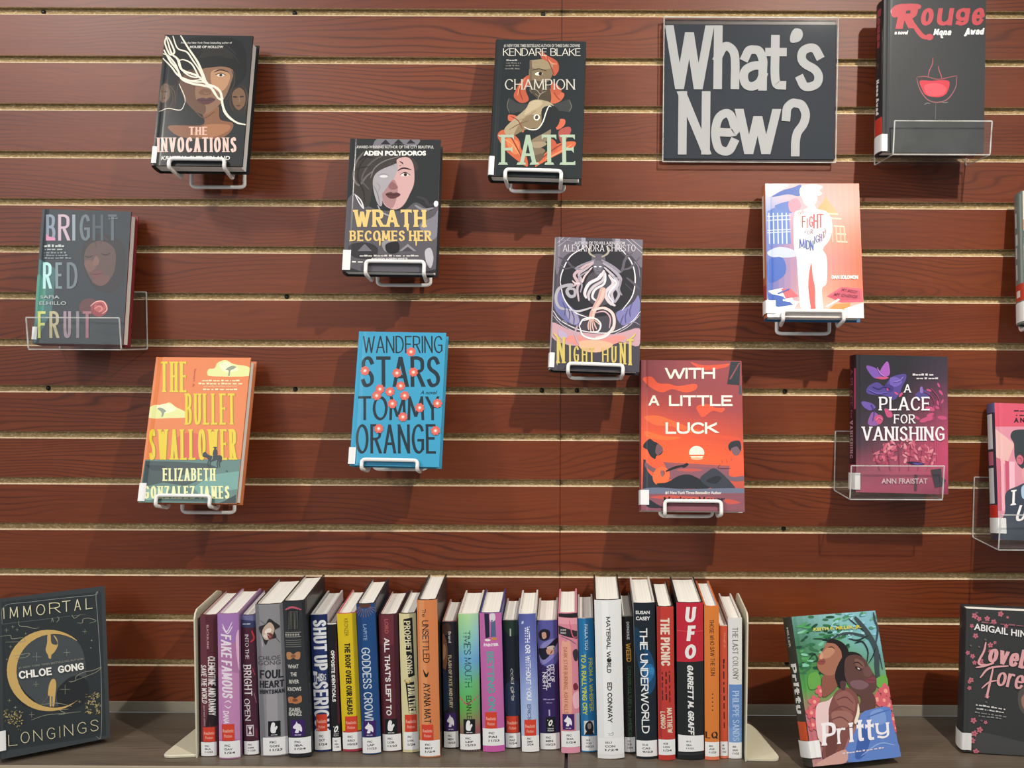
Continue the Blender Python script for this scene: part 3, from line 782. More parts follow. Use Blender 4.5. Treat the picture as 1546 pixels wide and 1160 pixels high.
'C':{"v":[-0.1076,-0.09,-0.2726,0.1399,0.2251,0.2136,0.0281,-0.0112],"art":[["bg","#202729"],["s","#b4573d",[69.4,207.5,79.0,200.3,95.6,190.8,98.9,176.0,91.9,165.9,86.9,175.6,72.4,192.6]],["s","#b4573d",[55.0,167.2,43.7,159.5,35.2,144.4,31.3,129.5,43.2,120.0,54.5,125.3,49.1,142.4,56.6,154.9]],["s","#c06344",[83.6,143.4,97.5,141.3,109.2,136.7,102.8,124.3,89.1,121.4]],["s","#b4573d",[90.0,155.9,104.3,144.0,97.8,133.9,88.3,141.0]],["s","#c9654a",[24.6,99.9,37.3,97.8,49.3,86.0,47.7,71.4,33.2,88.0,25.1,90.2]],["s","#c06040",[9.1,65.4,20.1,75.4,41.3,61.5,46.6,44.8,53.8,37.8,57.0,16.3,33.5,32.3,21.6,44.0]],["s","#d77b4f",[23.1,61.0,41.5,56.7,42.4,37.4,30.9,39.5]],["s","#c9654a",[97.1,92.3,110.7,95.2,111.1,85.4,100.0,77.8]],["s","#a8504a",[104.5,78.0,118.0,83.2,121.7,76.0,114.3,61.3,107.6,56.3,102.6,68.2]],["s","#c86543",[128.0,59.3,126.1,49.6,106.0,39.4,77.2,21.7,69.4,16.7,72.4,26.3,87.6,43.6,105.4,56.2]],["s","#b9573d",[86.9,62.9,98.4,58.4,101.3,44.0,87.7,41.2]],["p","#97876a",[53.5,190.8,72.3,193.9,90.0,185.7,88.4,168.2,80.5,163.0,56.3,162.3]],["s","#7d6c53",[54.0,179.6,68.5,175.1,89.2,178.2,88.5,165.7,80.8,155.6,56.5,157.4]],["p","#6c5c47",[53.0,190.8,56.7,190.2,59.1,135.3,55.2,140.1]],["l","#3b2f24",1.86,[57.4,174.8,68.4,177.1,80.1,174.2]],["e","#efe7d6",68.3,168.9,6.04,2.79,0.1],["e","#241f1b",70.6,169.2,2.79,2.79,0],["s","#4a4032",[56.5,157.4,80.9,153.2,88.5,136.1,86.8,121.3,70.5,125.8,57.3,140.1]],["s","#3a3d3c",[22.7,126.8,29.2,124.5,43.3,118.8,93.7,120.3,109.6,125.7,117.6,127.1,120.4,112.5,116.0,107.5,98.8,108.2,43.9,105.4,30.3,102.5,24.2,109.7]],["l","#75736b",0.93,[23.4,125.6,21.9,114.5,26.2,101.9]],["l","#75736b",0.93,[116.9,127.1,120.9,116.2,117.2,107.1]],["s","#a8977a",[20.0,77.9,35.2,95.3,50.5,110.5,56.9,122.9,70.5,126.2,89.1,121.4,94.1,111.7,83.2,96.8,65.1,91.4,45.0,81.0,32.0,66.1,21.6,68.2]],["s","#867458",[51.1,98.3,71.6,101.3,89.6,109.2,92.2,101.9,74.7,81.9,52.0,76.4,34.2,67.4]],["s","#222628",[75.7,111.2,93.9,116.6,103.6,102.3,99.8,82.7,79.6,72.4,62.0,57.3,52.3,71.5,74.7,81.9]],["s","#b9a98b",[57.0,120.5,70.6,125.0,75.4,118.5,62.1,108.4,48.7,100.6]],["s","#84745d",[61.9,59.7,81.9,72.4,90.8,77.5,87.0,60.5,69.0,52.7]],["s","#9a8a70",[59.8,54.8,78.0,57.8,85.0,53.2,69.4,45.5]],["s","#7a6a54",[62.5,45.3,78.4,46.9,83.2,41.1,69.9,33.5,64.1,35.7]],["s","#5f5341",[65.3,33.3,81.0,38.6,79.1,28.9,70.3,23.9]],["l","#d88a66",2.09,[74.3,202.7,86.5,188.0,95.8,185.8]],["l","#8a3c2a",1.63,[79.1,197.8,88.0,178.1,91.8,168.3]],["l","#8a3c2a",1.63,[41.7,154.5,40.0,139.6,45.3,125.0]],["l","#d88a66",1.63,[48.3,162.1,39.7,147.0,36.9,132.1]],["l","#8a3c2a",1.63,[93.0,138.7,97.9,131.5,102.7,126.7]],["l","#e0986a",1.86,[18.5,60.8,32.6,51.6,44.8,35.1]],["l","#8a3c2a",1.86,[27.3,68.4,37.2,51.7,52.1,23.3]],["l","#e0986a",1.86,[123.6,54.3,105.9,41.8,83.7,29.1]],["l","#8a3c2a",1.86,[114.4,58.9,96.6,46.3,76.9,28.9]],["l","#8f7e62",1.39,[37.7,90.5,51.2,95.8,66.7,108.5]],["l","#6e5d46",1.39,[26.9,75.6,42.5,85.8,56.0,91.1]],["l","#c9b898",1.16,[54.7,119.2,66.0,123.7,75.3,123.0]],["l","#54483a",1.39,[58.7,145.1,69.9,140.5,83.6,143.4]],["l","#8a3c2a",1.39,[28.2,97.6,40.0,90.6,47.5,76.2]],["l","#a59b86",0.93,[68.3,125.7,72.4,135.6,81.4,140.8]],["l","#a59b86",0.93,[72.5,133.2,67.6,140.4,62.9,142.8]],["l","#a59b86",0.93,[74.7,135.7,74.3,145.6]],["l","#a59b86",0.93,[70.3,130.7,64.4,135.4]],["t",["B",0.01,0.0],"#c9c6bd","#1 NEW YORK TIMES BESTSELLING AUTHOR OF THREE DARK CROWNS",[12.1,211.4,130.4,214.8,11.9,216.9]],["t",["K",0.1,0.06,0,0.0,20],"#e2ddd0","KENDARE BLAKE",[11.4,197.4,131.8,200.8,10.8,209.8]],["t",["D"],"#a9a69e","\"Fantastic.\"",[17.0,188.5,34.3,189.0,16.8,192.0]],["t",["D"],"#77766f","A great beginning to an",[16.7,184.0,40.3,184.7,16.6,187.0]],["t",["D"],"#77766f","exciting new series",[16.5,179.5,38.2,180.2,16.3,182.5]],["t",["D"],"#77766f","Publishers Weekly",[15.8,174.6,38.9,175.2,15.6,177.5]],["t",["K",0.11,0.06,0.04,0.0,20],"#c7c3b6","CHAMPION",[16.5,140.9,125.5,144.1,15.6,158.2]],["e","#e6e1d2",68.1,96.8,4.88,5.11,0],["e","#4a443a",68.1,96.8,2.56,3.49,-0.2],["l","#e6e1d2",1.86,[89.8,115.1,85.9,115.2,81.8,104.1,77.8,89.3,70.3,78.1,58.9,76.6,49.1,80.7]],["t",["K",0.13,0.075,0.09,0.0,20],"#a6b8a0","FATE",[14.2,18.3,133.0,21.9,11.8,66.4]]]},
'D':{"v":[0.493,-0.08,-0.2316,0.1556,0.2333,0.0336,0.0027,-0.0032],"art":[["bg","#343638"],["l","#a8545a",1.36,[68.7,113.9,70.4,124.1,75.2,135.4,75.8,144.5]],["l","#a8545a",1.36,[90.3,111.8,87.9,119.7,85.1,126.5,84.3,132.1]],["l","#8f4a50",1.59,[51.7,115.0,65.3,116.2,83.5,111.8,101.6,115.3,112.9,117.6]],["s","#c33b48",[56.3,109.3,74.4,109.5,92.6,110.7,101.7,107.4,98.5,92.6,90.6,85.8,79.3,84.6,65.6,87.9,59.8,96.9]],["s","#d7525c",[63.2,101.5,76.7,106.1,90.4,103.9,97.3,97.2,90.6,88.1,70.2,86.8]],["l","#8f5a60",1.59,[51.2,113.8,56.4,96.9,68.0,81.2,84.0,76.7,99.8,82.5,110.9,99.5,112.9,116.5]],["l","#6e6e70",1.13,[81.2,75.6,80.9,49.6]],["l","#7d7d80",1.13,[63.6,73.2,68.1,75.5,72.6,74.8]],["l","#7d7d80",1.13,[90.8,76.8,96.4,76.4,99.8,77.3]],["t",["K",0.3,0.22,0,0.2,20],"#b8484f","R",[17.8,188.2,55.2,188.4,17.3,225.8]],["s","#b8484f",[11.7,218.6,23.0,225.4,52.4,226.0,54.8,218.8,32.2,215.3,23.2,207.4,14.6,205.5,10.9,211.8]],["l","#b8484f",7.25,[43.7,198.5,50.7,187.2,59.9,177.1,70.1,174.7]],["e","#b8484f",70.1,176.1,5.66,4.98,0],["t",["K",0.27,0.2,0,0.15,20],"#b8484f","o",[55.1,193.6,77.8,193.7,54.8,219.7]],["t",["K",0.27,0.2,0,0.15,20],"#b8484f","u",[79.6,193.7,107.7,193.9,79.2,219.9]],["t",["K",0.27,0.2,0,0.15,20],"#b8484f","g",[107.7,193.9,132.2,194.0,107.3,220.0]],["t",["K",0.27,0.2,0,0.15,20],"#b8484f","e",[132.6,194.5,154.8,194.6,132.2,220.2]],["t",["B",0.05,0.2],"#e9e6de","a novel",[16.3,179.4,37.6,179.5,16.2,185.7]],["t",["K",0.26,0.18,0,0.2,20],"#efece6","Mona",[75.7,178.8,104.3,179.0,75.6,188.3]],["t",["K",0.26,0.18,0,0.2,20],"#efece6","Awad",[123.8,180.0,154.1,180.2,123.6,189.9]],["l","#efece6",2.72,[89.3,181.1,88.2,176.2,91.0,175.3]],["l","#efece6",2.72,[127.8,182.0,124.5,178.6,122.9,179.5]]]},
'E':{"v":[-0.8175,-0.08,-0.53,0.1364,0.2137,0.1567,0.0131,0.0628],"art":[["bg","#2c3439"],["p","#3f6b6a",[0.9,133.9,27.8,117.9,25.6,51.9,4.5,1.2,1.3,0.0]],["s","#4b8d7b",[0.4,107.9,12.6,93.9,13.8,61.0,4.9,28.0,0.7,56.1]],["s","#2d2a2b",[67.8,161.7,80.6,174.0,103.3,174.6,126.9,160.8,133.3,129.9,130.5,101.2,113.6,81.9,90.7,86.2,73.4,109.5,64.7,140.2]],["s","#5d4742",[69.0,142.7,77.0,159.6,94.8,164.8,113.7,153.3,117.4,129.5,113.1,108.0,99.3,93.0,85.5,97.9,72.8,119.0]],["s","#74544b",[69.8,130.8,80.9,133.4,88.3,124.1,79.9,114.4,72.8,119.0]],["l","#2e2423",1.82,[69.2,139.8,76.1,138.1,81.6,141.0]],["l","#2e2423",1.82,[93.8,144.4,101.9,142.2,108.5,145.5]],["s","#7d5c50",[84.2,135.9,87.3,140.7,92.2,133.7,90.5,126.0,82.5,126.3]],["s","#6f4343",[80.0,113.2,88.8,116.9,99.1,114.8,96.2,106.4,86.1,105.5]],["l","#3b2021",0.91,[80.0,112.0,89.1,111.0,99.2,113.6]],["s","#6b4a44",[83.1,100.2,99.3,93.0,110.0,103.2,102.8,110.1]],["l","#45383a",1.59,[76.7,164.3,80.8,171.6,86.4,155.0]],["l","#45383a",1.59,[103.9,165.0,94.4,172.0,92.8,159.9]],["e","#5e3838",81.2,58.8,14.78,13.64,0],["e","#8f3f42",97.1,56.8,13.19,13.19,0],["e","#b25a5a",98.1,59.2,9.09,8.64,0],["l","#f0b0a8",1.59,[83.4,60.0,91.9,67.3,103.2,67.5,108.9,55.8,102.1,48.6]],["l","#d98880",1.82,[89.3,55.5,96.9,60.3,101.7,55.7,96.3,50.9]],["l","#7c2d30",1.59,[92.2,62.6,98.9,63.9,103.7,59.3]],["t",["K",0.11,0.09,0.0,0.0,20],"#8794a4","B",[9.0,163.1,23.6,163.5,6.1,205.2]],["t",["K",0.11,0.09,0.0,0.0,20],"#c9b0bd","R",[27.6,163.6,45.7,164.0,24.8,205.7]],["t",["K",0.11,0.09,0.0,0.0,20],"#93a0ac","I",[49.1,164.1,54.0,164.3,46.3,206.2]],["t",["K",0.11,0.09,0.0,0.0,20],"#67757c","G",[60.4,164.4,76.2,164.8,57.6,206.5]],["t",["K",0.11,0.09,0.0,0.0,20],"#4a575e","H",[80.1,164.9,97.0,165.3,77.4,207.1]],["t",["K",0.11,0.09,0.0,0.0,20],"#57646b","T",[103.9,165.5,117.5,165.8,101.2,207.7]],["p","#d98fae",[8.2,174.6,13.0,169.9,23.3,167.8,23.6,163.5,9.0,163.1]],["t",["K",0.11,0.09,0.0,0.0,20],"#b9e6e2","R",[9.8,86.3,23.6,86.6,6.9,127.9]],["t",["K",0.11,0.09,0.0,0.0,20],"#7b8d92","E",[28.8,86.7,38.9,87.0,26.0,128.3]],["t",["K",0.11,0.09,0.0,0.0,20],"#6c7a80","D",[46.1,87.1,62.7,87.5,43.3,128.7]],["t",["K",0.11,0.09,0.0,0.0,20],"#cdd07a","F",[7.4,8.3,19.6,8.5,4.5,50.3]],["t",["K",0.11,0.09,0.0,0.0,20],"#b9b08a","R",[25.2,8.6,40.1,8.8,22.3,50.6]],["t",["K",0.11,0.09,0.0,0.0,20],"#a08a94","U",[46.4,9.0,58.0,9.2,43.5,51.0]],["t",["K",0.11,0.09,0.0,0.0,20],"#8b7d88","I",[65.3,9.3,70.3,9.4,62.6,51.4]],["t",["K",0.11,0.09,0.0,0.0,20],"#a06a74","T",[75.4,9.5,88.8,9.7,72.7,51.6]],["t",["D"],"#c3c9c8","\"Vibrant and wrenching,\"",[7.5,152.1,38.5,152.9,7.1,157.4]],["t",["D"],"#aeb5b5","a roaring poem.",[8.7,147.4,37.0,148.1,8.4,151.2]],["t",["D"],"#7f8b8e","A love letter to art and",[8.6,142.2,42.3,143.0,8.4,145.5]],["t",["D"],"#7f8b8e","a testament to tenderness",[8.9,137.9,44.4,138.7,8.7,141.2]],["t",["D"],"#7f8b8e","Elizabeth Acevedo, author",[9.2,133.6,50.6,134.6,9.0,137.0]],["t",["B",0.02,0.0],"#aab4b2","SAFIA",[6.9,70.3,36.4,70.9,6.5,75.4]],["t",["B",0.02,0.0],"#aab4b2","ELHILLO",[6.2,60.4,47.3,61.2,5.8,66.0]],["t",["B",0,0.0],"#9aa4a4","a novel",[102.8,200.0,116.3,200.4,102.6,203.4]]]},
'F':{"v":[-0.0142,-0.09,-0.566,0.1368,0.2136,0.2357,0.0311,-0.0158],"art":[["bg","#45424b"],["s","#6f6a76",[0.6,212.6,40.5,213.9,36.5,196.5,13.7,181.0,3.2,151.4]],["s","#6f6a76",[89.9,214.4,136.9,213.5,136.9,168.1,121.3,184.7,99.7,201.1]],["p","#9a97a5",[39.4,213.9,46.4,214.1,47.9,193.2,41.3,193.0]],["p","#9a97a5",[93.4,214.5,100.5,214.5,101.3,195.0,94.1,194.8]],["e","#27272c",67.7,143.9,58.75,58.75,0],["s","#6d6fa0",[6.6,127.2,19.0,108.4,38.3,89.9,41.4,70.9,20.3,77.3,2.1,98.2]],["s","#7d7bac",[132.3,122.0,135.2,100.5,126.5,81.1,108.2,73.3,98.4,92.0,114.3,102.1,125.6,112.1]],["s","#9690ab",[19.6,94.0,36.0,89.8,41.2,75.7,29.8,72.9]],["s","#c29aa2",[-0.4,74.2,34.8,61.2,94.9,58.6,134.8,69.5,134.4,41.1,104.4,47.1,65.6,38.6,24.2,39.5,0.7,50.5]],["s","#d98e86",[14.5,51.0,42.0,54.3,65.4,45.7,94.9,56.2,115.7,54.6,95.4,42.0,65.8,33.9,35.7,39.9]],["s","#e0b090",[42.4,44.9,72.2,48.3,95.4,42.0,75.1,29.5,49.8,31.0]],["l","#e3dfe2",1.88,[9.6,139.4,11.3,154.1,23.0,181.3,45.9,198.1]],["l","#e3dfe2",1.88,[99.8,199.9,119.1,177.3,126.4,150.8,123.0,121.6,107.5,97.1]],["l","#e3dfe2",1.88,[9.6,139.4,16.5,113.1,33.6,92.1,54.8,83.8]],["l","#d9d5da",1.65,[-0.0,93.3,13.4,77.1,41.7,63.8,67.2,60.0,94.8,62.1,121.9,78.5,136.4,96.9]],["l","#b9b4bd",1.18,[0.3,86.2,16.0,70.0,41.9,57.9]],["l","#b9b4bd",1.18,[135.4,90.9,117.5,71.2,94.9,57.4]],["l","#d9d5da",1.41,[2.4,204.0,12.3,213.0]],["l","#c9c5ca",1.18,[3.6,197.9,21.8,212.8]],["l","#d9d5da",1.41,[111.1,213.8,136.3,191.3]],["l","#c9c5ca",1.41,[118.1,214.1,136.6,198.7]],["l","#5d5862",4.23,[96.5,154.6,105.6,162.2,109.7,179.4,121.1,192.0]],["l","#5d5862",3.29,[105.6,162.2,119.4,167.5,133.0,185.1]],["l","#5d5862",2.12,[109.7,179.4,111.8,189.3,109.3,194.1]],["l","#504c56",3.29,[40.2,162.4,28.4,164.4,18.7,173.8,4.3,180.7]],["l","#504c56",2.35,[28.4,164.4,16.8,161.6,5.0,163.6]],["l","#57525c",3.76,[112.9,150.3,124.8,141.0,134.4,131.7]],["l","#4b4750",2.35,[110.9,140.5,122.8,128.9]],["l","#a8a5ac",5.17,[22.8,129.0,32.2,128.1,32.6,118.5,25.7,117.0,20.7,125.3,27.2,135.2,8.8,129.7,3.7,112.7,10.2,98.5,24.2,95.4]],["l","#bdb8c0",3.29,[24.2,95.4,40.5,93.6,61.1,100.3]],["s","#4a4750",[54.5,153.1,68.4,157.3,82.6,151.7,92.5,132.6,88.6,110.8,72.6,103.1,56.1,109.7,48.4,131.1]],["s","#5d5a63",[57.0,182.0,62.7,187.1,74.4,186.8,78.9,178.4,75.7,161.2,67.6,153.1,61.3,159.4]],["s","#6d6a74",[59.7,172.8,66.6,176.7,74.4,173.3,73.8,163.5,68.0,154.6,62.2,161.9]],["e","#e4e8f0",63.4,166.6,2.12,1.18,0],["e","#e4e8f0",71.1,166.9,2.12,1.18,0],["l","#35323a",1.18,[59.8,168.9,63.3,168.5,65.7,167.6]],["l","#35323a",1.18,[74.5,169.4,71.0,168.8,69.0,167.8]],["l","#4d4a53",0.94,[67.4,165.7,66.4,161.8,68.5,161.4]],["l","#35323a",0.94,[64.6,158.8,67.9,158.2,71.1,159.3]],["l","#a49d8d",3.29,[62.8,182.2,54.5,187.3,52.6,194.1,56.3,200.2]],["l","#a49d8d",3.29,[72.7,182.5,81.4,188.2,83.5,195.7,79.6,200.9]],["l","#c3a6aa",4.7,[60.8,175.3,44.8,165.0,31.2,152.3,36.4,140.4,29.7,132.9]],["l","#b7a6ad",4.23,[60.8,172.8,49.5,162.7,38.2,153.8,42.1,143.0,36.7,130.7,39.9,109.1]],["l","#8d8794",3.29,[63.0,177.8,42.3,168.5,33.2,162.1,42.6,161.2]],["l","#dcc0c2",3.06,[58.8,165.5,47.6,150.5,43.3,140.6,34.1,137.9,28.1,142.5]],["l","#9a919d",2.82,[54.3,160.4,38.4,147.7,43.5,135.8,41.7,123.6]],["l","#8d8794",3.76,[72.4,178.1,89.0,168.9,101.0,159.6,91.6,161.7]],["l","#a49da9",5.17,[74.9,173.3,91.6,161.7,103.7,147.5,97.1,135.2,102.1,123.3,95.6,108.7]],["l","#bcb3be",4.7,[77.4,166.1,94.3,149.7,99.3,137.7,90.4,125.3,93.2,111.0,88.8,104.8]],["l","#d8cdd2",5.17,[77.6,161.2,71.0,148.8,55.1,138.6,48.6,123.9,51.3,114.3]],["l","#c4bac2",4.7,[78.8,158.8,75.8,144.2,62.2,134.0,54.5,121.7,56.1,110.9]],["l","#e4dadd",3.76,[80.1,156.4,78.3,139.4,64.7,129.3,60.5,117.1,67.7,110.1]],["l","#cfc5cb",5.64,[84.8,154.2,92.3,139.9,81.1,125.0,86.3,110.7,96.9,103.9]],["l","#ece2e4",2.82,[88.5,149.4,96.9,140.0,85.9,122.8,93.3,108.6]],["l","#f0e6e6",2.35,[73.1,156.2,64.2,143.8,52.8,136.1,49.8,123.9]],["l","#938c98",2.82,[91.9,152.0,103.8,145.1,101.9,130.6,106.8,121.1]],["s","#c9a096",[72.8,132.0,80.9,131.0,79.1,115.3,72.1,103.0,66.1,90.9,63.7,78.8,56.8,78.6,57.3,90.6,63.3,105.1,68.6,117.3]],["s","#dcb8ac",[76.3,129.7,79.8,129.8,76.8,115.2,69.2,100.5,63.9,86.0,61.5,88.3,65.7,102.8,72.2,115.1]],["l","#d4aca2",2.12,[57.7,79.8,55.7,71.4,56.9,63.9]],["l","#d4aca2",2.12,[59.6,79.2,59.0,69.2,60.7,61.1]],["l","#d4aca2",2.12,[61.4,78.8,62.7,68.8,64.8,61.8]],["l","#d4aca2",2.12,[63.3,79.3,66.3,71.3,69.3,65.2]],["l","#d4aca2",2.12,[64.1,80.8,69.4,76.7,73.2,73.0]],["l","#e8c9c2",4.7,[61.3,95.5,79.7,99.7,93.9,89.5,94.6,68.0,81.1,55.7,67.5,51.7]],["l","#c9a4ac",2.35,[63.8,90.8,79.9,94.2,89.4,84.5,88.8,67.8]],["l","#f1e3df",2.59,[48.0,78.3,64.0,83.1,74.7,74.5,71.7,62.5,57.9,60.8]],["l","#f1e3df",2.35,[41.5,68.5,48.0,80.7,64.0,84.8]],["l","#f1e3df",2.82,[42.6,68.6,48.9,54.6,67.5,50.0,85.7,55.9,93.3,70.4]],["l","#b9a0ae",3.06,[42.6,40.2,36.2,56.5,39.1,70.8]],["s","#b7a5c0",[10.5,62.7,21.1,58.3,24.9,51.3,17.0,47.5,11.0,53.2]],["l","#514f80",1.41,[14.4,108.2,19.1,96.4,18.6,85.6]],["l","#514f80",1.41,[21.7,101.3,26.3,89.5,25.8,78.7]],["l","#514f80",1.41,[28.9,94.3,33.5,82.5,33.0,71.8]],["l","#514f80",1.41,[123.4,109.6,119.5,97.5,120.8,86.8]],["l","#514f80",1.41,[116.7,99.8,112.9,87.7,114.1,77.1]],["l","#514f80",1.41,[110.0,90.0,106.3,78.0,107.5,67.3]],["l","#8a8594",1.41,[3.1,207.7,14.9,208.1,29.1,206.1]],["l","#8a8594",1.41,[123.8,177.4,131.1,167.9,133.9,151.0]],["l","#8a8594",1.41,[4.7,170.9,14.4,163.9]],["l","#8a8594",1.41,[6.6,74.4,18.0,77.2,25.2,70.3]],["l","#8a8594",1.41,[112.8,73.4,126.5,78.7,135.9,74.3]],["t",["B",0.01,0.0],"#d7d3d6","AUTHOR OF TO KILL A KINGDOM",[29.3,201.7,108.5,204.4,29.1,206.6]],["t",["K",0.09,0.05,0.06,0.0,20],"#ddd8dc","ALEXANDRA CHRISTO",[11.4,189.8,126.2,193.7,11.0,200.6]],["t",["K",0.11,0.06,0.02,0.0,20],"#cdb966","N",[8.9,9.6,23.1,10.1,7.1,50.7]],["t",["K",0.11,0.06,0.02,0.0,20],"#cdb966","I",[28.2,9.1,31.9,9.2,27.0,39.6]],["t",["K",0.11,0.06,0.02,0.0,20],"#cdb966","G",[35.0,12.1,44.1,12.5,34.0,37.0]],["t",["K",0.11,0.06,0.02,0.0,20],"#cdb966","H",[47.8,13.1,56.9,13.4,46.9,35.1]],["t",["K",0.11,0.06,0.02,0.0,20],"#cdb966","T",[58.8,13.0,67.9,13.3,57.9,35.5]],["t",["K",0.11,0.06,0.02,0.0,20],"#cdb966","H",[78.9,14.2,89.4,14.6,78.1,36.2]],["t",["K",0.11,0.06,0.02,0.0,20],"#cdb966","U",[93.1,13.3,101.8,13.6,92.3,39.1]],["t",["K",0.11,0.06,0.02,0.0,20],"#cdb966","N",[105.5,10.9,116.5,11.3,104.5,45.2]],["t",["K",0.11,0.06,0.02,0.0,20],"#cdb966","T",[116.5,9.9,128.4,10.4,115.3,51.0]],["l","#cdb966",3.06,[2.7,57.2,8.8,50.8,11.4,43.8]],["l","#cdb966",2.59,[129.3,61.0,124.9,54.9,115.9,47.5]],["p","#cdb966",[8.8,13.1,12.4,13.2,10.5,5.6]]]},
